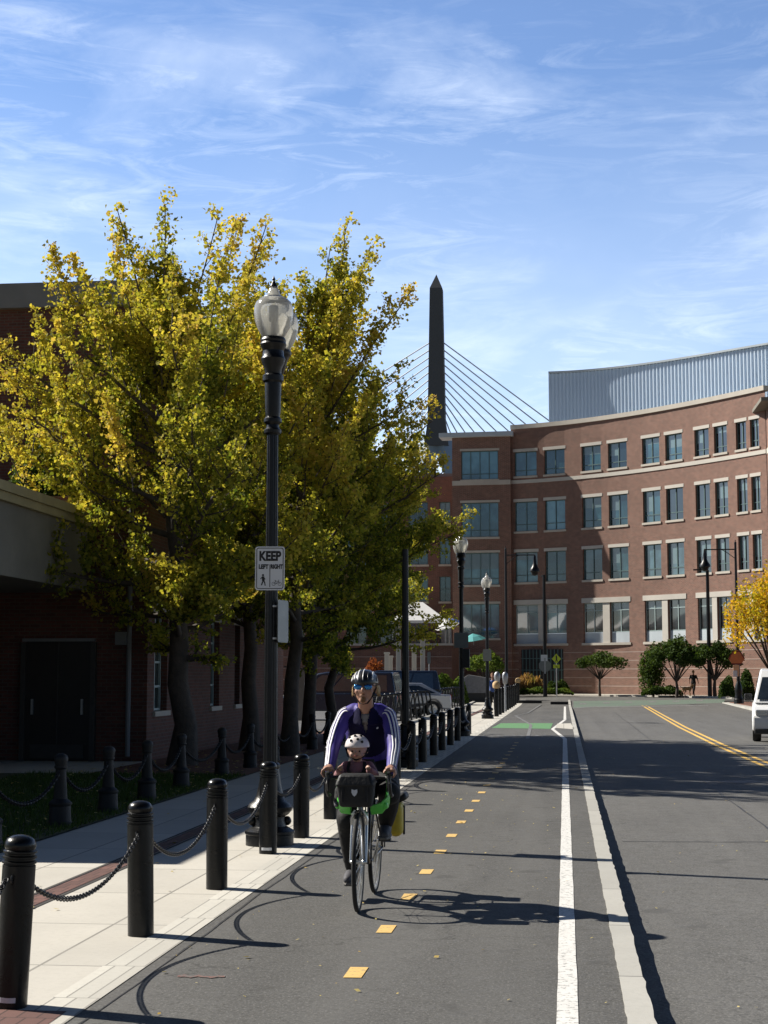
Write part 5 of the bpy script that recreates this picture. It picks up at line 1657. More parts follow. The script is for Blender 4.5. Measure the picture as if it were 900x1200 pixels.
# signs on the second and third lamps
def sign_plate(name, loc, w, h, rz, mat, label):
    t = empty(name, loc, label, 'sign', rz=rz)
    plate(w, h, .03, -.003, 0, h / 2).build('plate', mat, t)
    MB().b2(-w * .5, w * .5, .0005, .02, h * .3, h * .3 + .03).build('clamp', M['galv'], t)
    return t
sign_plate('rear_facing_sign', (l3.location.x + .0, 43.80, 2.42), .40, .42, 0, M['sign_back'], 'grey square sign plate on the second acorn lamp post')
bx_ = MB().box((0, 0, .28), (.22, .16, .52)).build('control_box', M['plastic_black'], None, bevel=.015, label='black control box on the second acorn lamp post', cat='control box'); bx_.location = (l3.location.x + .12, 43.9, 1.85)
sign_plate('rear_facing_sign', (l4.location.x, 61.6, 2.22), .32, .46, 0, M['sign_back'], 'small grey sign plate on the third acorn lamp post')

# ---------------------------------------------------------------- tall road lamps
def road_lamp(label, loc, rz, H=9.2, arm=1.75):
    t = empty('road_lamp', loc, label, 'street lamp', 'tall road lamps with hanging bells', rz)
    MB().lathe([(.28, -.05), (.28, .25), (.24, .3), (.2, .6), (.22, .7), (.2, 1.0), (.12, 1.2), (.10, 1.3)], 12).build('base', M['black_metal'], t, smooth=True, angle=30)
    MB().tube([(0, 0, 1.25), (0, 0, H)], [.10, .065], 12).lathe([(.065, H), (.08, H + .03), (.02, H + .1), (.03, H + .16), (.001, H + .22)], 10).build('pole', M['black_metal'], t, smooth=True, angle=40)
    MB().tube([(0, 0, H - .35), (-arm, 0, H - .35)], .035, 8).tube([(0, 0, H - .9), (-arm * .3, 0, H - .5), (-arm * .45, 0, H - .36)], .02, 6).build('arm', M['black_metal'], t, smooth=True)
    MB().lathe([(.03, 0), (.06, -.1), (.10, -.35), (.12, -.6), (.20, -.78), (.30, -.92), (.31, -1.05), (.22, -1.1), (.18, -1.25), (.05, -1.32)], 16, (-arm, 0, H - .3)).build('bell', M['black_metal'], t, smooth=True, angle=45)
    return t
p = atd(866, 92.5, 0)
road_lamp('tall black road lamp on the right corner with bell on its left arm', (p.x, p.y, .06), R(0))
p = atd(594, 96, 0)
road_lamp('tall thin road lamp behind the far bollards with bell on its right arm', (p.x, p.y, .1), R(180))
def modern(label, loc, rz, H=8.55):
    t = empty('plain_road_lamp', loc, label, 'street lamp', 'plain slim road lamps', rz)
    MB().tube([(0, 0, 0), (0, 0, H)], [.15, .11], 10).build('pole', M['black_metal'], t, smooth=True, angle=40)
    MB().b2(-.95, .05, -.10, .10, H - .02, H + .08).build('lamp_head', M['black_metal'], t, bevel=.02)
    return t
p = atd(832, 109.5, GF)
modern('plain slim black road lamp in front of the far trees', (p.x, p.y, GF), 0)
p = atd(639, 112.5, .2)
modern('plain slim black road lamp behind the stop sign at the end of the path', (p.x, p.y, .2), R(-80), 8.5)

# stop sign seen from behind, crossing sign
p = atd(639, 111.9, .2)
st = empty('stop_sign', (p.x, p.y, 1.9), 'grey octagonal back of a stop sign on the slim black pole', 'sign')
oc = [(.45 * math.cos(R(22.5 + 45 * k)), .45 + .45 * math.sin(R(22.5 + 45 * k))) for k in range(8)]
MB().prism(oc, -.01, .0, 'y').build('plate', M['sign_back'], st)
MB().b2(-.05, .05, -.05, -.012, -.1, 1.0).build('bracket', M['galv'], st)
MB().b2(-.28, .18, -.03, -.012, .78, 1.22).build('upper_plate', M['sign_white'], st)
p = atd(652.5, 110.5, .2)
ps = empty('crossing_sign', (p.x, p.y, .2), 'yellow green diamond pedestrian crossing sign with small plate below, left of small tree', 'sign')
MB().tube([(0, 0, 0), (0, 0, 2.4)], .04, 8).build('post', M['galv'], ps, smooth=True)
dm = MB().prism([(0, 2.28), (.32, 2.62), (0, 2.98), (-.32, 2.62)], -.06, -.045, 'y').build('diamond', M['sign_yellow'], ps)
sy = MB(); disc(sy, (.0, 2.80), .05, -.0615); bar2(sy, (0, 2.76), (.01, 2.58), .09, -.0616); bar2(sy, (.01, 2.6), (-.06, 2.42), .05, -.0617); bar2(sy, (.01, 2.6), (.08, 2.42), .05, -.0618)
sy.build('walker_symbol', M['sign_black'], ps)
MB().b2(-.22, .22, -.06, -.045, 1.98, 2.22).build('arrow_plate', M['sign_yellow'], ps)
ar = MB(); bar2(ar, (-.12, 2.15), (.08, 2.05), .03, -.0615); bar2(ar, (.10, 2.04), (.0, 2.05), .03, -.0616); ar.build('arrow_symbol', M['sign_black'], ps)

# orange sign on right corner post
p = atd(864.5, 92.1, 0)
og = empty('orange_sign', (p.x, p.y, 2.05), 'worn orange red sign cluster fixed to the tall right corner lamp', 'sign')
MB().prism([(-.44, .55), (-.22, .98), (.0, 1.08), (.22, .98), (.44, .55), (.25, .25), (-.25, .25)], -.02, 0, 'y').build('plate', M['sign_orange'], og)
rb_ = MB(); bar2(rb_, (-.44, .56), (-.2, .98), .07, -.024); bar2(rb_, (-.2, .98), (.2, .98), .07, -.0245); bar2(rb_, (.2, .98), (.44, .56), .07, -.025); bar2(rb_, (-.3, .28), (.3, .28), .07, -.0255)
rb_.build('rim', plain('brick_red_rim', (0.22, 0.04, 0.03), .6), og)
MB().b2(-.2, .12, -.03, -.005, -.42, .22).build('lower_plate', plain('peach_plate', (0.75, 0.45, 0.25), .6), og)
MB().b2(-.22, .02, -.05, -.032, -.45, -.10).build('paper_notice', M['sign_white'], og)

# parking meters
for i, (px, lab) in enumerate(((583, 'parking meter with shiny dome, left of a pair near the blue jacket'), (592.3, 'parking meter with shiny dome, right of the pair'))):
    p = atd(px, 70 + i * 4, 0)
    t = empty('parking_meter', (p.x, p.y, 0), lab, 'parking meter', 'parking meters beyond the third lamp')
    MB().tube([(0, 0, 0), (0, 0, 1.25)], .04, 8).build('post', M['galv'], t, smooth=True)
    MB().lathe([(.05, 1.25), (.10, 1.30), (.12, 1.5), (.14, 1.62), (.12, 1.74), (.06, 1.82), (.001, 1.84)], 14, sy=.7).build('head', M['galv'], t, smooth=True, angle=50)

# hoop racks beside the parking lot
rack0 = None
for i in range(22):
    y = 49.5 + i * 1.75
    lab = 'black steel hoop bike rack in the row beside the parking lot'
    if rack0 is None:
        rack0 = empty('bike_rack', (0, 0, 0), lab, 'bike rack', 'bike racks beside the parking lot')
        hp = [(-.42, 0, 0), (-.36, 0, .55), (-.28, 0, 1.0), (-.22, 0, 1.08), (.22, 0, 1.08), (.28, 0, 1.0), (.36, 0, .55), (.42, 0, 0)]
        MB().tube(hp, .035, 8).build('hoop', M['black_metal'], rack0, smooth=True)
        MB().tube([(-.36, 0, .55), (.36, 0, .55)], .024, 6).build('crossbar', M['black_metal'], rack0, smooth=True)
        rack0.location = (-5.75, y, -.05); rack0.rotation_euler = (0, 0, R(28))
    else:
        dup(rack0, (-5.75, y, -.05), R(28 + 5 * math.sin(i * 2)), lab)

# low kerb blocks at the end of the path
for x0, x1, yy, lab in ((606, 635, 824, 'low black kerb block at the far left end of the path'), (645, 666, 825.5, 'low black kerb block at the far right end of the path')):
    a, b = on_road(x0, yy, 0, pz), on_road(x1, yy, 0, pz)
    o = MB().b2(-(b.x - a.x) / 2, (b.x - a.x) / 2, -.2, .2, 0, .16).build('kerb_block', M['rubber'], None, bevel=.03, label=lab, cat='kerb block')
    o.location = ((a.x + b.x) / 2, (a.y + b.y) / 2, a.z)

# white columns behind the cars
for i, (px, zt, dpt, lab) in enumerate(((453.5, 3.0, 96, 'short white column, leftmost of the group behind the cars'), (457.5, 2.8, 97, 'shorter white column just right of the leftmost one'), (467, 4.6, 95, 'tallest white column behind the thick dark lamp shaft'),
                                   (485.5, 3.3, 97, 'pale blue white column right of the dark lamp shaft'), (495.5, 3.8, 96, 'slim white column nearest the green hedge'))):
    p = atd(px, dpt, 0)
    t = MB().b2(-.13, .13, -.13, .13, 0, zt).b2(-.17, .17, -.17, .17, zt - .02, zt + .08).b2(-.17, .17, -.17, .17, -.01, .2).build('white_column', M['stone_white'], None, bevel=.01, label=lab, cat='column', group='white columns behind the cars')
    t.location = (p.x, p.y, 0)
p = atd(503, 93, 0)
t = empty('sign_post', (p.x, p.y, 0), 'narrow grey sign on a thin post above the hedge', 'sign')
MB().tube([(0, 0, 0), (0, 0, 3.0)], .03, 6).build('post', M['galv'], t)
plate(.2, .7, .08, -.05, -.035, 2.7).build('plate', M['sign_back'], t)
# grey cabinet and low wall
p = atd(559, 96, 0)
gc = empty('grey_cabinet', (p.x, p.y, .02), 'low grey cabinet with dark plinth behind the second lamp', 'cabinet')
MB().prism([(-1.0, .6), (-1.0, 1.35), (-.5, 1.7), (1.0, 1.45), (1.0, .6)], -.5, .5, 'y').build('body', plain('cabinet_grey', (0.2, 0.2, 0.21), .6), gc, bevel=.02)
MB().b2(-.95, .95, -.45, .45, 0, .6).build('plinth', M['plastic_black'], gc)
# pale gate panel by the building end
p = atd(350.5, 50, 0)
gt = empty('gate_panel', (p.x, p.y, 0), 'pale grey tall gate panel between the shaded tree trunks', 'gate')
MB().b2(-.16, .16, -.03, .03, .25, 1.85).build('panel', M['sign_back'], gt)
MB().tube([(-.2, 0, 0), (-.2, 0, 2.0)], .03, 8).tube([(.2, 0, 0), (.2, 0, 2.0)], .03, 8).tube([(-.5, 0, 1.95), (.5, 0, 1.82)], .02, 6).tube([(-.5, 0, .95), (.5, 0, .93)], .02, 6).build('frame', M['black_metal'], gt)

# ---------------------------------------------------------------- vehicles
def wheel(parent, x, y, r, w, side):
    wl = MB().lathe([(r * .62, -w / 2), (r * .93, -w / 2), (r, -w * .36), (r, w * .36), (r * .93, w / 2), (r * .62, w / 2)], 28, (0, 0, 0), False, False, axis='x')
    t = wl.build('wheel', M['rubber'], parent, smooth=True, angle=40); t.location = (x, y, r)
    rm = MB().lathe([(r * .63, -w * .4), (r * .60, -w * .3), (r * .1, -w * .12), (.001, -w * .12)], 28, (0, 0, 0), False, True, axis='x')
    rm.lathe([(r * .63, w * .4), (r * .60, w * .3), (r * .1, w * .12), (.001, w * .12)], 28, (0, 0, 0), False, True, axis='x')
    for k in range(5):
        a = 2 * math.pi * k / 5
        rm.box((side * w * .30, math.cos(a) * r * .34, math.sin(a) * r * .34), (w * .18, r * .52, r * .12), Euler((a, 0, 0)))
    rm.build('rim', M['rim_metal'], t, smooth=True, angle=35)
    return t
def car(name, loc, rz, paint, label, L_=4.5, W_=1.8, H_=1.45, van=False, group=None):
    """front at -y.  Body from stacked outline sections, cabin with glass panels, wheels, lamps"""
    t = empty(name, loc, label, 'van' if van else 'car', group, rz)
    hw = W_ / 2
    belt = .92 if not van else 1.05
    nose = .62 if not van else .80
    f = -L_ / 2; r = L_ / 2
    # side outline of the lower body with wheel arches
    wr = .33 if not van else .36
    ax = (f + .85, r - .85)
    out = [(f + .02, .28)]
    def arch(c):
        return [(c + (wr + .07) * math.cos(R(a)), max(.2, wr + (wr + .07) * math.sin(R(a)))) for a in range(180, -1, -20)]
    out += [(y, z) for y, z in arch(ax[0])] + [(y, z) for y, z in arch(ax[1])]
    out += [(r - .02, .3), (r, .55), (r - .03, belt)]
    if van: out += [(f + 1.1, belt), (f + .35, nose + .08), (f + .04, nose - .1), (f, .45)]
    else: out += [(r - .9, belt + .02), (f + 1.35, belt), (f + .3, nose + .12), (f + .04, nose - .04), (f, .45)]
    MB().prism(out, -hw, hw, 'x').build('body', paint, t, bevel=.06, seg=3, smooth=True, angle=30)
    # cabin
    if van: cab = [(f + .75, belt - .03), (f + 1.75, H_ - .06), (f + 2.1, H_), (r - .25, H_ - .02), (r - .06, belt - .03)]
    else: cab = [(f + 1.15, belt - .03), (f + 1.95, H_ - .05), (f + 2.35, H_), (r - 1.25, H_ - .02), (r - .35, belt - .03)]
    vs = []; 
    for sx in (-1, 1):
        for y, z in cab:
            k = (z - belt) / (H_ - belt)
            vs.append((sx * (hw - .04 - .20 * max(0, k)), y, z))
    n = len(cab)
    fs = [tuple(range(n)), tuple(range(2 * n - 1, n - 1, -1))] + [(i, (i + 1) % n, n + (i + 1) % n, n + i) for i in range(n)]
    cb = MB().add(vs, fs).build('cabin', paint, t, bevel=.05, seg=2, smooth=True, angle=30)
    # glass: side windows, windscreen, rear window, all standing 6 mm proud
    def side_x(z, sx, extra=.008): return sx * (hw - .04 - .20 * max(0, (z - belt) / (H_ - belt)) + extra)
    zb, zt = belt + .06, H_ - .13
    for sx in (-1, 1):
        y0, y1 = (cab[0][0] + .35, cab[-1][0] - .3)
        yt0, yt1 = cab[1][0] + .12, cab[-2][0] - .15
        m = 3 if van else 2
        for k in range(m):
            a0, a1 = y0 + (y1 - y0) * k / m + .04, y0 + (y1 - y0) * (k + 1) / m - .04
            b0, b1 = yt0 + (yt1 - yt0) * k / m + .04, yt0 + (yt1 - yt0) * (k + 1) / m - .04
            w = MB().quad((side_x(zb, sx), a0, zb), (side_x(zb, sx), a1, zb), (side_x(zt, sx), b1, zt), (side_x(zt, sx), b0, zt)).build('window', M['glass_near'], t)
            w.modifiers.new('s', 'SOLIDIFY').thickness = .006
    def screen(nm, pa, pb, off):
        (ya, za), (yb, zb_) = pa, pb
        xa = side_x(za, 1, -.09); xb = side_x(zb_, 1, -.10)
        w = MB().quad((-xa, ya + off, za + .03), (xa, ya + off, za + .03), (xb, yb + off, zb_), (-xb, yb + off, zb_)).build(nm, M['glass_near'], t)
        w.modifiers.new('s', 'SOLIDIFY').thickness = .006
    dy, dz = cab[1][0] - cab[0][0], cab[1][1] - cab[0][1]
    screen('windscreen', (cab[0][0] + .08 * dy, cab[0][1] + .08 * dz), (cab[0][0] + .93 * dy, cab[0][1] + .90 * dz), -.022)
    dy, dz = cab[-2][0] - cab[-1][0], cab[-2][1] - cab[-1][1]
    screen('rear_window', (cab[-1][0] + .12 * dy, cab[-1][1] + .12 * dz), (cab[-1][0] + .88 * dy, cab[-1][1] + .85 * dz), .022)
    for sx in (-1, 1):
        MB().box((sx * (hw - .28), f + .10, nose - .02), (.38, .14, .16)).build('headlight', M['lamp_lens'], t, bevel=.03)
        MB().box((sx * (hw - .16), r - .03, .78), (.22, .08, .26)).build('taillight', M['tail'], t, bevel=.02)
        MB().box((sx * (hw + .10), cab[0][0] + .62, belt + .12), (.22, .12, .20)).build('mirror', M['plastic_black'], t, bevel=.04)
        for y in ax: wheel(t, sx * (hw - .11), y, wr, .22, sx)
    MB().b2(-hw * .55, hw * .55, f - .012, f + .03, .40, nose - .12).build('grille', M['plastic_black'], t)
    MB().b2(-hw + .05, hw - .05, f - .03, f + .08, .22, .36).build('bumper', M['plastic_black'], t, bevel=.03)
    MB().b2(-.26, .26, r - .01, r + .012, .50, .62).build('number_plate', M['sign_white'], t)
    return t
M['tail'] = plain('red_lens', (0.35, 0.01, 0.01), .2, bump=0)
p = atd(881.5, 43.6, -.10)
v = car('white_van', (p.x + 1.02 + .17, 43.6 + 1.55, -.10), R(-7), M['white_paint'], 'white van at the right edge of the road with only one front corner showing', 4.8, 1.95, 1.95, van=True)
trm = MB().b2(-.985, -.972, -1.3, 1.3, .55, .62).build('side_trim', M['plastic_black'], v)
car('parked_car', (atd(470, 66, 0).x - .3, 66, -.05), R(-62), M['silver_paint'], 'silver white parked car with sunlit bonnet behind the bike racks', 4.5, 1.8, 1.42, group='cars in the parking lot')
car('parked_car', (atd(455, 73, 0).x, 73, -.05), R(-86), M['navy_paint'], 'long dark blue parked car behind the silver one', 5.0, 1.95, 1.95, van=True, group='cars in the parking lot')
car('parked_car', (atd(398, 61, 0).x, 61, -.05), R(-95), M['navy_paint'], 'dark blue parked van left of the cyclist behind the tree trunks', 4.9, 1.9, 1.85, van=True, group='cars in the parking lot')

# ---------------------------------------------------------------- people, bicycle, dog
M['skin'] = plain('skin', (0.38, 0.20, 0.135), .55, .08, 20, bump=.05)
M['skin_child'] = plain('skin_child', (0.50, 0.30, 0.22), .55, .06, 20, bump=.05)
M['jacket'] = plain('violet_jacket', (0.045, 0.030, 0.24), .6, .2, 9, bump=.25, bscale=22)
M['jacket_front_shade'] = plain('shaded_jacket_front', (0.008, 0.007, 0.036), .9, .2, 9, bump=.35, bscale=14, spec=.15)  # jacket colour darkened to paint in the shade on the chest
M['stripe'] = plain('white_stripe', (0.78, 0.78, 0.82), .6, .05, 9, bump=0)
M['shirt'] = plain('grey_shirt', (0.20, 0.19, 0.19), .9, .15, 9)
M['trousers'] = plain('black_trousers', (0.006, 0.006, 0.007), .8, .3, 9, bump=.5, bscale=14)
M['shoe'] = plain('grey_shoe', (0.07, 0.07, 0.08), .7, .3, 20)
M['shoe_sole'] = plain('shoe_sole', (0.16, 0.15, 0.14), .8, .2, 20)
M['hair_blond'] = plain('blond_hair', (0.34, 0.22, 0.09), .6, .35, 40, bump=.8, bscale=120)
M['beard'] = plain('beard', (0.20, 0.10, 0.045), .8, .35, 60, bump=.8, bscale=120)
M['helmet_black'] = plain('helmet_black', (0.012, 0.012, 0.014), .3, .2, 20, bump=0)
M['helmet_white'] = plain('helmet_white', (0.78, 0.78, 0.78), .3, .05, 20, bump=0)
M['helmet_pink'] = plain('child_helmet_shell', (0.72, 0.66, 0.64), .35, .06, 20, bump=0)
M['lens_blue'] = plain('mirrored_blue_lens', (0.05, 0.22, 0.50), .12, .2, 30, metal=.8, bump=0)
M['child_coat'] = plain('dusty_pink_coat', (0.30, 0.15, 0.16), .85, .2, 14, bump=.5, bscale=30)
M['strap'] = plain('black_webbing', (0.012, 0.012, 0.012), .8, .2, 20)
M['bag_grey'] = plain('dark_grey_canvas', (0.022, 0.023, 0.024), .85, .25, 14, bump=.4, bscale=60)
M['bag_black'] = plain('black_canvas', (0.006, 0.007, 0.008), .6, .25, 14, bump=.4, bscale=30)
M['seat_green'] = plain('bright_green_plastic', (0.10, 0.55, 0.07), .4, .08, 8, bump=0)
M['bag_yellow'] = plain('yellow_pannier', (0.55, 0.42, 0.03), .55, .12, 8, bump=.3)
M['frame_dark'] = plain('dark_bike_frame', (0.03, 0.03, 0.035), .3, .1, 8, bump=0, coat=.5)
M['silver'] = plain('silver_alloy', (0.62, 0.62, 0.60), .3, .06, 12, metal=.85, bump=0)

def limb(mb, pts, rad, n=14, flat=None, up=None):
    mb.tube(pts, rad, n, flat=flat, up=up)
    for p, r in zip(pts, rad):
        if not flat: mb.sphere(p, r * .995, n, 8)

RX, RY = -1.45, 11.72
bike = empty('bicycle', (RX, RY, 0), 'dark touring bicycle with silver fork, green child seat, grey bar bag and yellow pannier', 'bicycle')
WR = .345
def bwheel(y, rot=0):
    t = MB()
    n, m = 64, 8; vs = []; fs = []
    for k in range(n):
        a = 2 * math.pi * k / n
        for j in range(m):
            b = 2 * math.pi * j / m
            rr = (WR - .017) + .017 * math.cos(b)
            vs.append((.017 * math.sin(b), rr * math.cos(a), rr * math.sin(a)))
    for k in range(n):
        for j in range(m):
            fs.append((k * m + j, ((k + 1) % n) * m + j, ((k + 1) % n) * m + (j + 1) % m, k * m + (j + 1) % m))
    w = MB().add(vs, fs).build('wheel', M['rubber'], bike, smooth=True, angle=180)
    w.location = (0, y, WR); w.rotation_euler = (0, 0, rot)
    MB().lathe([(WR - .030, -.010), (WR - .046, -.008), (WR - .046, .008), (WR - .030, .010), (WR - .030, -.010)], 64, capb=False, capt=False, axis='x').build('rim', M['silver'], w, smooth=True, angle=40)
    sp = MB()
    for k in range(32):
        a = 2 * math.pi * k / 32; s = 1 if k % 2 else -1; b = a + s * .35 * (1 if (k // 2) % 2 else -1)
        sp.tube([(s * .028, .018 * math.cos(b), .018 * math.sin(b)), (0, (WR - .045) * math.cos(a), (WR - .045) * math.sin(a))], .0014, 4)
    sp.build('spokes', M['silver'], w)
    MB().lathe([(.010, -.055), (.022, -.035), (.014, -.025), (.014, .025), (.022, .035), (.010, .055)], 14, axis='x').build('hub', M['silver'], w, smooth=True, angle=40)
    return w
bwheel(-.5, R(2)); bwheel(.5)
BB = (0, .06, .285); HT = (0, -.365, .86); HB = (0, -.40, .715); SC = (0, .215, .80)
fr = MB()
limb(fr, [HT, HB], [.020, .022]); limb(fr, [HB, BB], [.019, .020]); limb(fr, [(0, -.37, .83), SC], [.015, .015]); limb(fr, [BB, (0, .245, .90)], [.016, .014])
for s in (-1, 1):
    limb(fr, [(s * .02, .10, .285), (s * .06, .5, WR)], [.010, .008]); limb(fr, [(s * .012, .205, .78), (s * .06, .5, WR)], [.008, .007])
fr.build('frame', M['frame_dark'], bike, smooth=True)
fk = MB(); limb(fk, [HB, (0, -.405, .69)], [.024, .026])
for s in (-1, 1): limb(fk, [(0, -.405, .695), (s * .048, -.415, .675), (s * .052, -.455, .50), (s * .055, -.5, WR)], [.018, .016, .012, .008])
fk.build('fork', M['silver'], bike, smooth=True)
bk_ = MB(); bk_.tube([(-.03, -.44, .70), (-.055, -.445, .64), (-.05, -.44, .60)], .012, 6).tube([(.03, -.44, .70), (.055, -.445, .64), (.05, -.44, .60)], .012, 6)
bk_.build('brake', M['silver'], bike, smooth=True)
hb = MB()
bar_pts = [(0, -.40, .925), (.10, -.405, .93), (.19, -.42, .93), (.215, -.47, .93), (.222, -.50, .89), (.225, -.475, .83), (.225, -.41, .80), (.225, -.36, .80)]
hb.tube(bar_pts, .013, 10).tube([(-x, y, z) for x, y, z in bar_pts], .013, 10).tube([(0, -.365, .86), (0, -.37, .90), (0, -.40, .925)], .016, 10)
hb.build('handlebar', M['plastic_black'], bike, smooth=True)
for s in (-1, 1):
    MB().tube([(s * .215, -.44, .935), (s * .216, -.49, .945), (s * .216, -.52, .975)], [.016, .018, .012], 10).tube([(s * .216, -.515, .95), (s * .214, -.535, .90), (s * .212, -.52, .84)], .007, 6).build('brake_hood', M['plastic_black'], bike, smooth=True)
MB().tube([(0, .09, .955), (0, .20, .965), (0, .30, .975), (0, .36, .975)], [.022, .035, .065, .06], 14, flat=(.45, 1)).build('saddle', M['plastic_black'], bike, smooth=True)
MB().tube([(0, .235, .86), (0, .255, .955)], .0135, 10).build('seat_post', M['silver'], bike, smooth=True)
ck = MB().lathe([(.085, -.052), (.088, -.049), (.085, -.046)], 32, (0, BB[1], BB[2]), axis='x')
ck.tube([(-.06, BB[1], BB[2]), (-.085, BB[1] + .03, BB[2] - .165)], [.013, .010], 8).tube([(.05, BB[1], BB[2]), (.08, BB[1] - .03, BB[2] + .165)], [.013, .010], 8)
ck.build('crankset', M['silver'], bike, smooth=True)
PR = Vector((-.13, BB[1] + .03, BB[2] - .172)); PL = Vector((.13, BB[1] - .03, BB[2] + .165))
for p in (PR, PL): MB().box(p, (.09, .07, .018)).build('pedal', M['plastic_black'], bike, bevel=.004)
ch = MB(); ch.tube([(-.049, BB[1], BB[2] + .085), (-.049, .5, WR + .035)], .005, 5).tube([(-.049, BB[1], BB[2] - .085), (-.049, .5, WR - .04)], .005, 5)
ch.build('chain_loop', M['chain'], bike)
fd = MB()
for k in range(15):
    pass
def fender(yc, a0, a1, n=18):
    m = MB(); vs = []
    for i in range(n + 1):
        a = R(a0 + (a1 - a0) * i / n); r = WR + .018
        for x, dr in ((-.024, -.012), (-.012, 0), (.012, 0), (.024, -.012)):
            vs.append((x, yc + (r + dr) * math.cos(a), WR + (r + dr) * math.sin(a)))
    return m.add(vs, [(i * 4 + j, i * 4 + j + 1, i * 4 + j + 5, i * 4 + j + 4) for i in range(n) for j in range(3)])
for yc, a0, a1 in ((-.5, 60, 100), (.5, -5, 150)):
    f_ = fender(yc, a0, a1).build('mudguard', M['plastic_black'], bike, smooth=True); f_.modifiers.new('s', 'SOLIDIFY').thickness = .002
rk = MB()
for s in (-1, 1):
    rk.tube([(s * .06, .26, .74), (s * .065, .40, .735), (s * .065, .66, .735)], .005, 6).tube([(s * .065, .45, .735), (s * .075, .5, WR)], .005, 6).tube([(s * .065, .64, .735), (s * .075, .5, WR)], .005, 6)
for y in (.40, .48, .56, .65): rk.tube([(-.065, y, .735), (.065, y, .735)], .004, 5)
rk.build('rear_rack', M['plastic_black'], bike)
yp = MB().box((.165, .53, .56), (.11, .26, .26)).build('pannier', M['bag_yellow'], bike, bevel=.05, seg=4, smooth=True, angle=50)
yp['label'] = 'yellow pannier'
MB().box((.185, .50, .715), (.14, .22, .06), Euler((0, R(-24), 0))).build('flap', M['bag_black'], yp, bevel=.02, smooth=True)
MB().box((.222, .53, .55), (.014, .04, .22)).build('strap', M['strap'], yp, bevel=.003)
bp_ = MB().box((-.235, .50, .70), (.10, .26, .27)).build('pannier', M['bag_black'], bike, bevel=.03, seg=3, smooth=True, angle=50)
bp_['label'] = 'black pannier'
# bar bag
bag = MB().add([(-.165, -.62, .745), (.095, -.62, .745), (.095, -.47, .735), (-.165, -.47, .735), (-.19, -.655, .955), (.12, -.655, .955), (.12, -.455, .965), (-.19, -.455, .965)],
               [(0, 3, 2, 1), (4, 5, 6, 7), (0, 1, 5, 4), (1, 2, 6, 5), (2, 3, 7, 6), (3, 0, 4, 7)]).build('bar_bag', M['bag_grey'], bike, bevel=.03, seg=4, smooth=True, angle=50)
bag.scale = (.88, .9, .92); bag.location = (.022, -.055, .05)
MB().add([(-.195, -.668, .90), (.125, -.668, .90), (.13, -.44, .92), (-.20, -.44, .92), (-.16, -.63, .995), (.09, -.63, .995), (.09, -.47, .995), (-.16, -.47, .995)],
         [(0, 3, 2, 1), (4, 5, 6, 7), (0, 1, 5, 4), (1, 2, 6, 5), (2, 3, 7, 6), (3, 0, 4, 7)]).build('lid', M['bag_black'], bag, bevel=.022, seg=3, smooth=True, angle=50)
for x in (-.13, .06): MB().box((x, -.652, .86), (.022, .012, .15), Euler((R(-8), 0, 0))).build('buckle_strap', M['strap'], bag, bevel=.003)
sh = [(-.022, .022), (-.024, 0), (-.014, -.020), (0, -.032), (.014, -.020), (.024, 0), (.022, .022), (0, .016)]
MB().prism([(x - .035, z + .86) for x, z in sh], -.657, -.649, 'y').build('badge', M['sign_white'], bag)
# green child seat: shell, back, two leg guards
gs = MB()
for s in (-1, 1):
    gs.tube([(s * .165 + .01, -.23, .97), (s * .18 + .01, -.28, .86), (s * .18 + .01, -.34, .76), (s * .145 + .01, -.41, .715), (s * .07 + .01, -.43, .70)], [.035, .045, .05, .05, .04], 10, flat=(.34, 1.0))
gsh = gs.build('child_seat', M['seat_green'], bike, smooth=True, angle=60)
MB().tube([(-.03, -.10, .76), (-.03, -.07, .92), (-.03, -.06, 1.04)], [.12, .13, .09], 14, flat=(1.0, .18), up=(1, 0, 0)).tube([(-.03, -.08, .78), (-.03, -.32, .76)], [.11, .10], 12, flat=(1.0, .2), up=(1, 0, 0)).build('seat_shell', M['bag_black'], gsh, smooth=True)
for s in (-1, 1):
    MB().box((s * .165 + .01, -.355, .73), (.045, .13, .05)).build('footrest', M['seat_green'], gsh, bevel=.015, smooth=True)

# --- the cyclist
per = empty('person', (RX, RY, 0), 'cyclist in violet jacket with white sleeve stripes, striped helmet and blue sunglasses, riding towards us', 'person')
S_ = {s: dict(sh=(s * .158, -.02, 1.350), el=(s * .222, -.20, 1.135), wr=(s * .222, -.385, .985), h=(s * .218, -.455, .965)) for s in (-1, 1)}
HIP = {s: (s * .09, .28, .95) for s in (-1, 1)}
KN = {-1: (-.135, -.075, .60), 1: (.185, -.165, .80)}
AN = {-1: (-.128, PR.y + .075, .215), 1: (.130, PL.y + .08, .555)}
torso = [(0, .30, .95), (0, .26, 1.02), (0, .17, 1.14), (0, .05, 1.27), (0, -.02, 1.345), (0, -.045, 1.40)]
tr_r = [.145, .142, .145, .155, .130, .070]
def torso_tube(mb, add): 
    mb.tube(torso, [r + add for r in tr_r], 20, flat=(1.05, .72), up=(1, 0, 0))
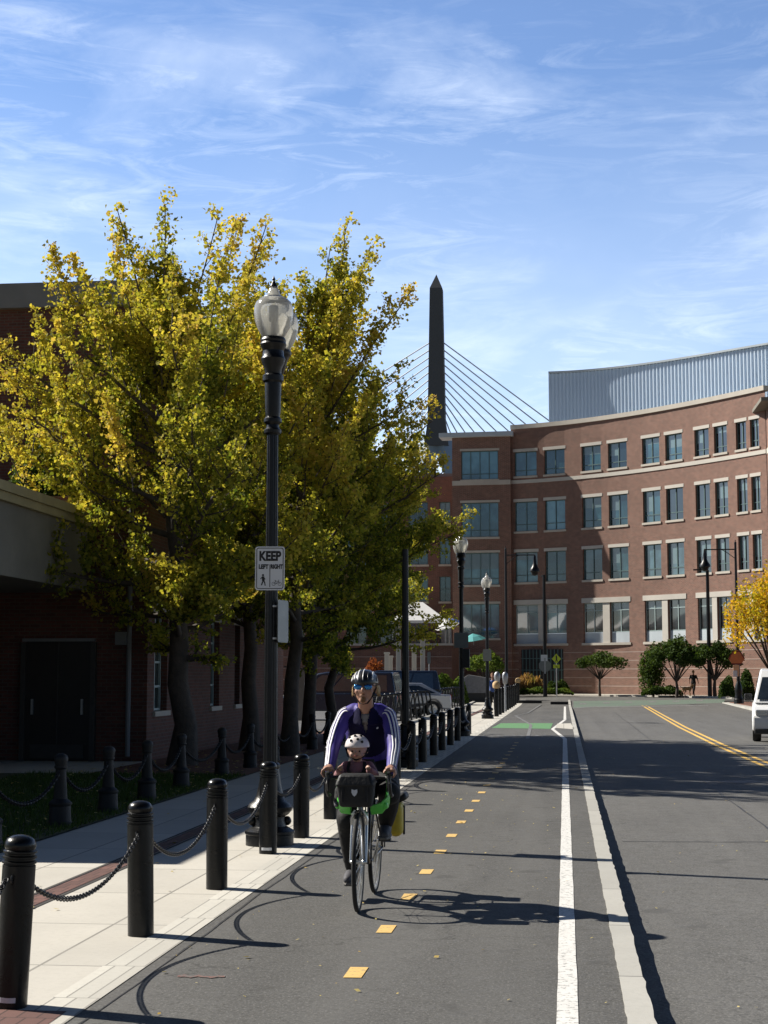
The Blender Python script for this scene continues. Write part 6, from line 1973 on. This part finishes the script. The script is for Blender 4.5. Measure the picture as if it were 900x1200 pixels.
def hand(mb, c, s, k=1.0):
    c = Vector(c)
    def P(x, y, z): return tuple(c + Vector((s * x * k, y * k, z * k)))
    mb.tube([P(.002, .050, .030), P(.004, .0, .034), P(.004, -.040, .026)], [.030 * k, .036 * k, .030 * k], 12, flat=(.55, 1.0), up=(0, 0, 1))
    for i, (y, l) in enumerate(((-.044, .92), (-.020, 1.0), (.004, .96), (.027, .80))):
        mb.tube([P(.016, y, .030), P(.038, y - .004, .018), P(.044, y - .006, -.006 * l), P(.030, y - .006, -.028 * l)], [.0105 * k, .010 * k, .0095 * k, .008 * k], 8)
        mb.sphere(P(.030, y - .006, -.028 * l), .0082 * k, 8, 6)
    mb.tube([P(-.012, .034, .026), P(-.034, .010, .014), P(-.036, -.018, .002)], [.013 * k, .0115 * k, .0095 * k], 8)
    mb.sphere(P(-.036, -.018, .002), .0095 * k, 8, 6)
body = MB()
torso_tube(body, -.022)
limb(body, [(0, -.035, 1.36), (0, -.085, 1.44), (0, -.125, 1.50)], [.062, .056, .056])
body.sphere((0, -.135, 1.592), .098, 20, 14, (.80, 1.0, 1.0))
body.sphere((0, -.178, 1.535), .074, 18, 12, (.84, .88, 1.18))
body.sphere((0, -.215, 1.472), .032, 12, 8, (1.1, .9, .8))
body.tube([(0, -.232, 1.585), (0, -.252, 1.560), (0, -.264, 1.542)], [.008, .012, .015], 8)
body.sphere((0, -.260, 1.538), .015, 10, 6)
body.tube([(-.022, -.236, 1.505), (0, -.243, 1.507), (.022, -.236, 1.505)], .008, 6)
body.tube([(-.045, -.222, 1.592), (0, -.236, 1.597), (.045, -.222, 1.592)], .010, 6)
for s in (-1, 1):
    body.sphere((s * .080, -.128, 1.548), .030, 10, 8, (.32, .62, 1.0))
    body.sphere((s * .042, -.205, 1.535), .026, 10, 8)
    D = S_[s]
    limb(body, [D['sh'], D['el'], D['wr']], [.044, .034, .025]); limb(body, [D['wr'], tuple(Vector(D['h']) + Vector((0, .04, .03)))], [.026, .028])
    hand(body, D['h'], s)
    limb(body, [HIP[s], KN[s], AN[s]], [.085, .055, .036])
    a = Vector(AN[s]); limb(body, [tuple(a), tuple(a + Vector((0, -.03, -.06)))], [.036, .036])
fused(body, 'body', M['skin'], per, voxel=.006, smooth=3)
shirt = MB(); torso_tube(shirt, -.006); shirt.tube([(0, -.03, 1.35), (0, -.055, 1.40)], [.11, .075], 16)
fused(shirt, 'shirt', M['shirt'], per, voxel=.012, smooth=4)
jk = MB(); torso_tube(jk, .014)
jk.tube([(0, -.02, 1.33), (0, -.048, 1.40), (0, -.066, 1.435)], [.135, .088, .074], 18)
arms = {}
for s in (-1, 1):
    D = S_[s]
    sh, el, wr = Vector(D['sh']), Vector(D['el']), Vector(D['wr'])
    path = [Vector((s * .09, -.01, 1.385)), sh, sh.lerp(el, .5) + Vector((s * .012, 0, 0)), el, el.lerp(wr, .5), wr]
    rad = [.066, .066, .057, .049, .043, .036]
    arms[s] = (path, rad)
    limb(jk, [tuple(p) for p in path], rad, 16)
    # folds round the elbow
    for t in (.35, .6, .85): 
        c = sh.lerp(el, t); jk.sphere(tuple(c + Vector((s * .01, -.01, 0))), .058 - t * .006, 12, 8, (1, 1, .45))
    for t in (.2, .5, .8):
        c = el.lerp(wr, t); jk.sphere(tuple(c), .051 - t * .010, 12, 8, (1, 1, .5))
j = fused(jk, 'jacket', M['jacket'], per, voxel=.009, smooth=4)
# open V at the neck, front faces coloured darker to stand for shade
me = j.data
me.materials.append(M['jacket_front_shade'])
bm = bmesh.new(); bm.from_mesh(me)
kill = []
for f in bm.faces:
    c = f.calc_center_median()
    axis_y = np.interp(c.z, [p[2] for p in torso], [p[1] for p in torso])
    if c.y < axis_y - .03 and c.z > 1.23 and abs(c.x) < .006 + .036 * (c.z - 1.23) / .19 and c.z < 1.46: kill.append(f)
    elif c.z > 1.425 and abs(c.x) < .062: kill.append(f)
    if abs(c.x) < min(.128, .045 + (1.44 - c.z) * .75) and c.y < .1: f.material_index = 1
bmesh.ops.delete(bm, geom=kill, context='FACES')
bm.to_mesh(me); bm.free()
j.modifiers.new('s', 'SOLIDIFY').thickness = .004
j.modifiers['s'].offset = -1
for s in (-1, 1):
    path, rad = arms[s]
    # smooth the arm path, then run three stripes along its outer side
    fine = []; fr_ = []
    n = 40
    for i in range(n + 1):
        t = i / n * (len(path) - 1); k = min(len(path) - 2, int(t)); f = t - k
        p = [path[max(0, k - 1)], path[k], path[k + 1], path[min(len(path) - 1, k + 2)]]
        fine.append(0.5 * ((2 * p[1]) + (-p[0] + p[2]) * f + (2 * p[0] - 5 * p[1] + 4 * p[2] - p[3]) * f * f + (-p[0] + 3 * p[1] - 3 * p[2] + p[3]) * f ** 3))
        fr_.append(rad[k] * (1 - f) + rad[k + 1] * f)
    outd = Vector((s * .50, -.80, .35)).normalized()
    for kk in (-1, 0, 1):
        line = []; nn = []
        for i, c in enumerate(fine):
            if i < 5 or i > n - 1: continue
            tt = (fine[min(n, i + 1)] - fine[i - 1]).normalized()
            nv = (outd - tt * outd.dot(tt)).normalized(); bv = tt.cross(nv)
            ph_ = R(25 * kk + 8)
            dirv = (nv * math.cos(ph_) + bv * math.sin(ph_)).normalized()
            # drop a ray onto the sleeve so that the stripe lies on the cloth
            hit, loc, nrm, _ = j.ray_cast(c + dirv * .30, -dirv)
            if hit: line.append(loc + nrm * .0015); nn.append((nrm, tt))
        # flat ribbon
        m = MB(); vs = []
        for q_, (nr, tt) in zip(line, nn):
            w = tt.cross(nr).normalized() * .0062
            vs += [q_ - w, q_ + w]
        m.add(vs, [(2 * i, 2 * i + 1, 2 * i + 3, 2 * i + 2) for i in range(len(line) - 1)])
        st_ = m.build('sleeve_stripe', M['stripe'], j, smooth=True, angle=180); st_.modifiers.new('s', 'SOLIDIFY').thickness = .003
        st_.modifiers['s'].offset = 0
# small pale mark on the chest
hit, loc, nrm, _ = j.ray_cast(Vector((.085, -.6, 1.27)), Vector((0, 1, 0)))
if hit: MB().sphere(loc, .009, 8, 6, (1, .3, 1)).build('chest_mark', M['stripe'], j)
tr_ = MB()
tr_.tube([(0, .32, .93), (0, .27, 1.0), (0, .22, 1.08)], [.150, .162, .150], 18, flat=(1.08, .78), up=(1, 0, 0))
for s in (-1, 1):
    hp_, kn, an = Vector(HIP[s]), Vector(KN[s]), Vector(AN[s])
    limb(tr_, [tuple(hp_), tuple(hp_.lerp(kn, .5)), tuple(kn), tuple(kn.lerp(an, .45) + Vector((0, .02, 0))), tuple(kn.lerp(an, .92))], [.110, .100, .084, .076, .056], 16)
    for t in (.15, .3, .7, .85): tr_.sphere(tuple(hp_.lerp(kn, t) + Vector((0, 0, .004))), .100 - .02 * t, 12, 8, (1, .6, 1))
    for t in (.25, .55, .8): tr_.sphere(tuple(kn.lerp(an, t)), .082 - .018 * t, 12, 8, (1, 1, .5))
fused(tr_, 'trousers', M['trousers'], per, voxel=.010, smooth=4)
for s, P_, dz in ((-1, PR, 0), (1, PL, .01)):
    sh_ = MB(); b = Vector((P_.x, P_.y, P_.z + .052))
    tilt = .25 if s < 0 else .0
    def Q(x, y, z): return (b.x + x, b.y + y, b.z + z - tilt * y * .0 + (.05 * (y + .02) if s > 0 else -.0 * y))
    limb(sh_, [Q(0, .12, .018), Q(0, .05, .022), Q(s * .008, -.04, .004), Q(s * .010, -.115, -.004)], [.040, .044, .044, .032], 14)
    limb(sh_, [Q(0, .10, .05), Q(0, .085, .085)], [.042, .044], 12)
    so_ = fused(sh_, 'shoe', M['shoe'], per, voxel=.007, smooth=3)
    MB().prism([(b.x + x * 1.0, b.y + y) for x, y in ((-.036, .155), (.036, .155), (.04, .05), (.050, -.06), (.03, -.145), (-.02, -.148), (-.046, -.06), (-.036, .05))], b.z - .042, b.z - .022, 'z').build('sole', M['shoe_sole'], so_, bevel=.006)
# helmet, straps, glasses, hair, beard
hc = Vector((0, -.122, 1.598))
hm = MB()
rxh, ryh, rzh = .098, .140, .098
def hel(u, v, k=1.0):      # u: -1..1 across, v: angle from front rim over the top to the back
    return (hc.x + rxh * k * u, hc.y - ryh * k * math.cos(v) * math.sqrt(max(0, 1 - u * u)), hc.z + rzh * k * math.sin(v) * math.sqrt(max(0, 1 - u * u)) + .002)
vs = []; nu, nv = 24, 24
for i in range(nu + 1):
    u = math.sin(math.pi / 2 * (-1 + 2 * i / nu))
    for k in range(nv + 1): vs.append(hel(u, R(-8 + 200 * k / nv)))
hm.add(vs, [(i * (nv + 1) + k, (i + 1) * (nv + 1) + k, (i + 1) * (nv + 1) + k + 1, i * (nv + 1) + k + 1) for i in range(nu) for k in range(nv)])
he = hm.build('helmet', M['helmet_black'], per, smooth=True, angle=180)
sd = he.modifiers.new('s', 'SOLIDIFY'); sd.thickness = .018; sd.offset = -1
for u0 in (-.86, -.62, -.34, 0, .34, .62, .86):
    w_ = .045 if u0 else .030
    rb2 = MB(); vs = []
    n = 22
    v0, v1 = (12, 168) if abs(u0) < .5 else (18, 160)
    for k in range(n + 1):
        v = R(v0 + (v1 - v0) * k / n)
        for du in (-w_, w_): vs.append(hel(max(-.97, min(.97, u0 + du * (1 - .3 * abs(u0)) + .10 * u0 * math.cos(v))), v, 1.03))
    rb2.add(vs, [(2 * k, 2 * k + 1, 2 * k + 3, 2 * k + 2) for k in range(n)])
    r_ = rb2.build('helmet_rib', M['helmet_white'] if u0 in (-.86, -.62, 0, -.34) or u0 == .62 else M['helmet_black'], he, smooth=True, angle=180)
    r_.modifiers.new('s', 'SOLIDIFY').thickness = .010
MB().tube([(-.088, -.13, 1.585), (-.072, -.165, 1.52), (-.03, -.205, 1.452), (0, -.215, 1.447), (.03, -.205, 1.452), (.072, -.165, 1.52), (.088, -.13, 1.585)], .005, 6, flat=(.4, 1.4)).build('chin_strap', M['strap'], he)
gl = MB()
for s in (-1, 1):
    gl.sphere((s * .036, -.243, 1.570), .028, 16, 10, (1.12, .38, .78))
g_ = gl.build('sunglasses', M['lens_blue'], per, smooth=True)
MB().tube([(-.075, -.20, 1.583), (-.045, -.245, 1.590), (0, -.256, 1.583), (.045, -.245, 1.590), (.075, -.20, 1.583)], .004, 6).tube([(-.070, -.215, 1.583), (-.083, -.12, 1.572)], .003, 6).tube([(.070, -.215, 1.583), (.083, -.12, 1.572)], .003, 6).build('glasses_frame', M['plastic_black'], g_)
hr = MB(); rs_ = random.Random(3)
for s in (-1, 1):
    for k in range(14):
        x = s * (.074 + rs_.random() * .014); y = -.135 + k * .009
        hr.tube([(x, y, 1.58), (x + s * .008, y + .006, 1.545), (x + s * rs_.uniform(.0, .022), y + .012, 1.505 + rs_.uniform(-.012, .018))], [.011, .009, .004], 6)
hr.tube([(-.07, -.03, 1.56), (0, -.02, 1.555), (.07, -.03, 1.56)], .022, 8).tube([(-.078, -.12, 1.575), (-.07, -.03, 1.56)], .012, 6).tube([(.078, -.12, 1.575), (.07, -.03, 1.56)], .012, 6)
fused(hr, 'hair', M['hair_blond'], per, voxel=.005, smooth=1)
bd_ = MB().sphere((0, -.236, 1.480), .020, 12, 8, (1.1, .6, 1.35)).tube([(-.026, -.232, 1.502), (0, -.246, 1.519), (.026, -.232, 1.502)], [.005, .007, .005], 6)
fused(bd_, 'beard', M['beard'], per, voxel=.004, smooth=1)

# --- the child in the front seat
CX = -.045
kid = empty('person', (RX + CX, RY, 0), 'small child with pale spotted helmet and dusty pink coat sitting behind the bar bag', 'person')
kb = MB()
kb.tube([(0, -.17, .80), (0, -.17, .90), (0, -.185, .99), (0, -.195, 1.03)], [.085, .090, .075, .04], 14, flat=(1, .75), up=(1, 0, 0))
limb(kb, [(0, -.19, 1.02), (0, -.205, 1.07)], [.032, .032])
kb.sphere((0, -.222, 1.120), .078, 18, 12, (.92, 1.0, 1.02)); kb.sphere((0, -.258, 1.088), .048, 14, 10, (1.1, .8, .9))
kb.sphere((0, -.306, 1.100), .010, 8, 6)
for s in (-1, 1):
    kb.sphere((s * .028, -.278, 1.082), .022, 10, 8); kb.sphere((s * .072, -.215, 1.105), .018, 8, 6, (.4, .7, 1))
    limb(kb, [(s * .085, -.19, .985), (s * .125, -.26, .935), (s * .100, -.345, .985)], [.030, .024, .017])
    limb(kb, [(s * .05, -.19, .80), (s * .10, -.34, .82), (s * .115, -.36, .76)], [.045, .036, .028])
    kb.sphere((s * .098, -.365, .995), .020, 10, 8, (.8, 1, 1))
    for q_ in range(4):
        yy = -.352 - q_ * .010
        kb.tube([(s * (.098), yy, 1.005), (s * .112, yy - .008, 1.000), (s * .118, yy - .010, .985)], [.0065, .006, .005], 6)
    kb.tube([(s * .088, -.36, 1.0), (s * .082, -.378, .992)], [.007, .005], 6)
fused(kb, 'body', M['skin_child'], kid, voxel=.0055, smooth=2)
kc = MB()
kc.tube([(0, -.17, .78), (0, -.17, .90), (0, -.185, .99), (0, -.195, 1.035)], [.105, .112, .098, .055], 16, flat=(1, .8), up=(1, 0, 0))
for s in (-1, 1): limb(kc, [(s * .08, -.185, .99), (s * .13, -.26, .935), (s * .106, -.330, .972)], [.044, .038, .028])
fused(kc, 'coat', M['child_coat'], kid, voxel=.008, smooth=3)
kt = MB()
for s in (-1, 1): limb(kt, [(s * .05, -.19, .80), (s * .10, -.34, .825), (s * .118, -.365, .745)], [.055, .048, .036])
fused(kt, 'trousers', M['bag_grey'], kid, voxel=.009, smooth=3)
for s in (-1, 1): MB().sphere((s * .120, -.385, .735), .03, 12, 8, (.8, 1.5, .8)).build('shoe', M['shoe'], kid, smooth=True)
kh = MB(); vs = []
hc = Vector((0, -.215, 1.135)); rxh, ryh, rzh = .090, .105, .090
nu, nv = 18, 18
for i in range(nu + 1):
    u = math.sin(math.pi / 2 * (-1 + 2 * i / nu))
    for k in range(nv + 1): vs.append(hel(u, R(-2 + 190 * k / nv)))
kh.add(vs, [(i * (nv + 1) + k, (i + 1) * (nv + 1) + k, (i + 1) * (nv + 1) + k + 1, i * (nv + 1) + k + 1) for i in range(nu) for k in range(nv)])
khh = kh.build('helmet', M['helmet_pink'], kid, smooth=True, angle=180); sd = khh.modifiers.new('s', 'SOLIDIFY'); sd.thickness = .014; sd.offset = -1
for u0, v0 in ((-.4, 35), (.15, 40), (.5, 30), (-.1, 62), (.35, 70), (-.55, 62)):
    MB().sphere(hel(u0, R(v0), 1.0), .011, 10, 6).build('spot', M['strap'], khh, smooth=True)
MB().tube([(-.085, -.215, 1.13), (-.060, -.265, 1.07), (0, -.285, 1.045), (.060, -.265, 1.07), (.085, -.215, 1.13)], .005, 6, flat=(.5, 1.4)).build('chin_strap', M['strap'], khh)
hs = MB()
for s in (-1, 1): hs.tube([(s * .055, -.235, 1.03), (s * .06, -.275, .98), (s * .03, -.278, .90), (0, -.275, .84)], .011, 6, flat=(.4, 1.2))
hs.tube([(.12, -.22, .97), (.03, -.285, .955), (-.09, -.27, .93)], .012, 6, flat=(.4, 1.2))
hs.build('harness', M['strap'], kid)
eyes = MB()
for s in (-1, 1): eyes.sphere((s * .028, -.296, 1.108), .0065, 8, 6)
eyes.build('eyes', M['strap'], kid)
MB().tube([(-.014, -.300, 1.075), (0, -.304, 1.073), (.014, -.300, 1.075)], .004, 6).build('mouth', plain('lips', (0.35, 0.10, 0.09), .5), kid)

# --- small figures by the far crossing
def figure(name, loc, rz, h, label, shirt_m, trous_m, hair_m, stride=.22, arm=(.12, -.06), shorts=False):
    t = empty(name, loc, label, 'person', rz=rz)
    k = h / 1.75
    def V_(x, y, z): return (x * k, y * k, z * k)
    b = MB()
    b.tube([V_(0, 0, .92), V_(0, 0, 1.1), V_(0, 0, 1.32), V_(0, 0, 1.44)], [.14 * k, .12 * k, .16 * k, .07 * k], 12, flat=(1, .65), up=(1, 0, 0))
    limb(b, [V_(0, 0, 1.42), V_(0, -.01, 1.52)], [.05 * k, .05 * k])
    b.sphere(V_(0, -.01, 1.62), .095 * k, 14, 10, (.85, 1, 1.2)); b.sphere(V_(0, -.11, 1.60), .02 * k, 8, 6)
    legs = {}
    for s in (-1, 1):
        f = stride * s
        hp_, kn, an = V_(s * .09, 0, .92), V_(s * .09, -.5 * f - .04, .50), V_(s * .09, -f * 1.1 + (.06 if f < 0 else 0), .09 + (.06 if f < 0 else 0))
        legs[s] = (hp_, kn, an)
        limb(b, [hp_, kn, an], [.075 * k, .050 * k, .035 * k]); limb(b, [an, (an[0], an[1] - .14 * k, an[2] - .05 * k)], [.038 * k, .03 * k])
        a1, a2 = arm
        w = V_(s * .27, s * a1 - .10, .88)
        limb(b, [V_(s * .19, 0, 1.38), V_(s * .26, s * a1 * .6, 1.12), w], [.045 * k, .036 * k, .026 * k])
        for q_ in range(4): b.tube([(w[0], w[1] + (q_ - 1.5) * .016 * k, w[2]), (w[0] - s * .008, w[1] + (q_ - 1.5) * .018 * k, w[2] - .08 * k)], .010 * k, 5)
        b.tube([w, (w[0] - s * .02, w[1] - .035 * k, w[2] - .05 * k)], .011 * k, 5)
    fused(b, 'body', M['skin'], t, voxel=.012, smooth=2)
    s2_ = MB(); s2_.tube([V_(0, 0, .90), V_(0, 0, 1.1), V_(0, 0, 1.32), V_(0, 0, 1.43)], [.165 * k, .145 * k, .185 * k, .09 * k], 14, flat=(1, .68), up=(1, 0, 0))
    for s in (-1, 1): limb(s2_, [V_(s * .18, 0, 1.37), V_(s * .25, s * arm[0] * .5, 1.16)], [.065 * k, .056 * k])
    fused(s2_, 'top', shirt_m, t, voxel=.015, smooth=3)
    p2 = MB(); p2.tube([V_(0, 0, .86), V_(0, 0, 1.0)], [.155 * k, .15 * k], 12, flat=(1, .7), up=(1, 0, 0))
    for s in (-1, 1):
        a, b_, c = (Vector(v_) for v_ in legs[s])
        limb(p2, [tuple(a), tuple(b_), tuple(b_.lerp(c, .2 if shorts else .88))], [.092 * k, .068 * k, .055 * k])
    fused(p2, 'trousers', trous_m, t, voxel=.015, smooth=3)
    for s in (-1, 1):
        an = legs[s][2]
        MB().sphere((an[0], an[1] - .06 * k, an[2] - .04 * k), .05 * k, 10, 8, (.9, 2.4, .8)).build('shoe', M['shoe'], t, smooth=True)
    MB().sphere(V_(0, .01, 1.655), .100 * k, 12, 8, (.88, 1, 1.05)).build('hair', hair_m, t, smooth=True)
    return t
p = atd(813, 111.0, GF)
figure('person', (p.x, p.y, GF), R(155), 1.76, 'person in black shirt and trousers walking the dog by the far trees', M['trousers'], M['trousers'], M['hair_blond'], .26)
p = atd(577.5, 72, 0)
figure('person', (p.x, p.y, 0), R(20), 1.78, 'person in blue jacket standing behind the third lamp post', plain('blue_jacket', (0.05, 0.10, 0.30), .7), M['trousers'], M['beard'], .05)
# dog
def dog(loc, rz, label):
    t = empty('dog', loc, label, 'dog', rz=rz)
    b = MB()
    b.tube([(0, .34, .50), (0, .20, .52), (0, .0, .50), (0, -.20, .50), (0, -.30, .54)], [.085, .11, .115, .145, .11], 14, flat=(.85, 1.0), up=(1, 0, 0))
    limb(b, [(0, -.28, .56), (0, -.38, .68)], [.085, .07]); b.sphere((0, -.42, .73), .078, 12, 8, (.85, 1.05, .95))
    b.tube([(0, -.46, .715), (0, -.56, .685)], [.05, .032], 10); b.sphere((0, -.56, .687), .032, 8, 6)
    for s in (-1, 1):
        b.tube([(s * .05, -.39, .78), (s * .085, -.37, .74), (s * .088, -.37, .68)], [.022, .024, .012], 6)
        f = .09 * s
        limb(b, [(s * .075, -.22, .46), (s * .08, -.20 - f * .5, .27), (s * .08, -.22 - f, .04)], [.06, .034, .026]); b.sphere((s * .08, -.245 - f, .03), .034, 8, 6, (.9, 1.3, .8))
        limb(b, [(s * .075, .28, .48), (s * .085, .20 + f * .4, .33), (s * .085, .36 + f, .20), (s * .085, .33 + f, .04)], [.085, .055, .032, .026]); b.sphere((s * .085, .305 + f, .03), .034, 8, 6, (.9, 1.3, .8))
    b.tube([(0, .36, .55), (0, .50, .60), (0, .60, .72)], [.032, .026, .014], 8)
    fused(b, 'body', plain('tan_fur', (0.42, 0.27, 0.13), .9, .25, 20, bump=.6), t, voxel=.012, smooth=2)
    MB().tube([(.085 * math.cos(a * .785), -.335 + .03 * math.sin(a * .785), .60 + .085 * math.sin(a * .785)) for a in range(9)], .010, 6).build('collar', M['strap'], t)
    return t
p = atd(805.5, 110.6, GF)
dg_ = dog((p.x, p.y, GF), R(118), 'tan dog walking beside the person in black')
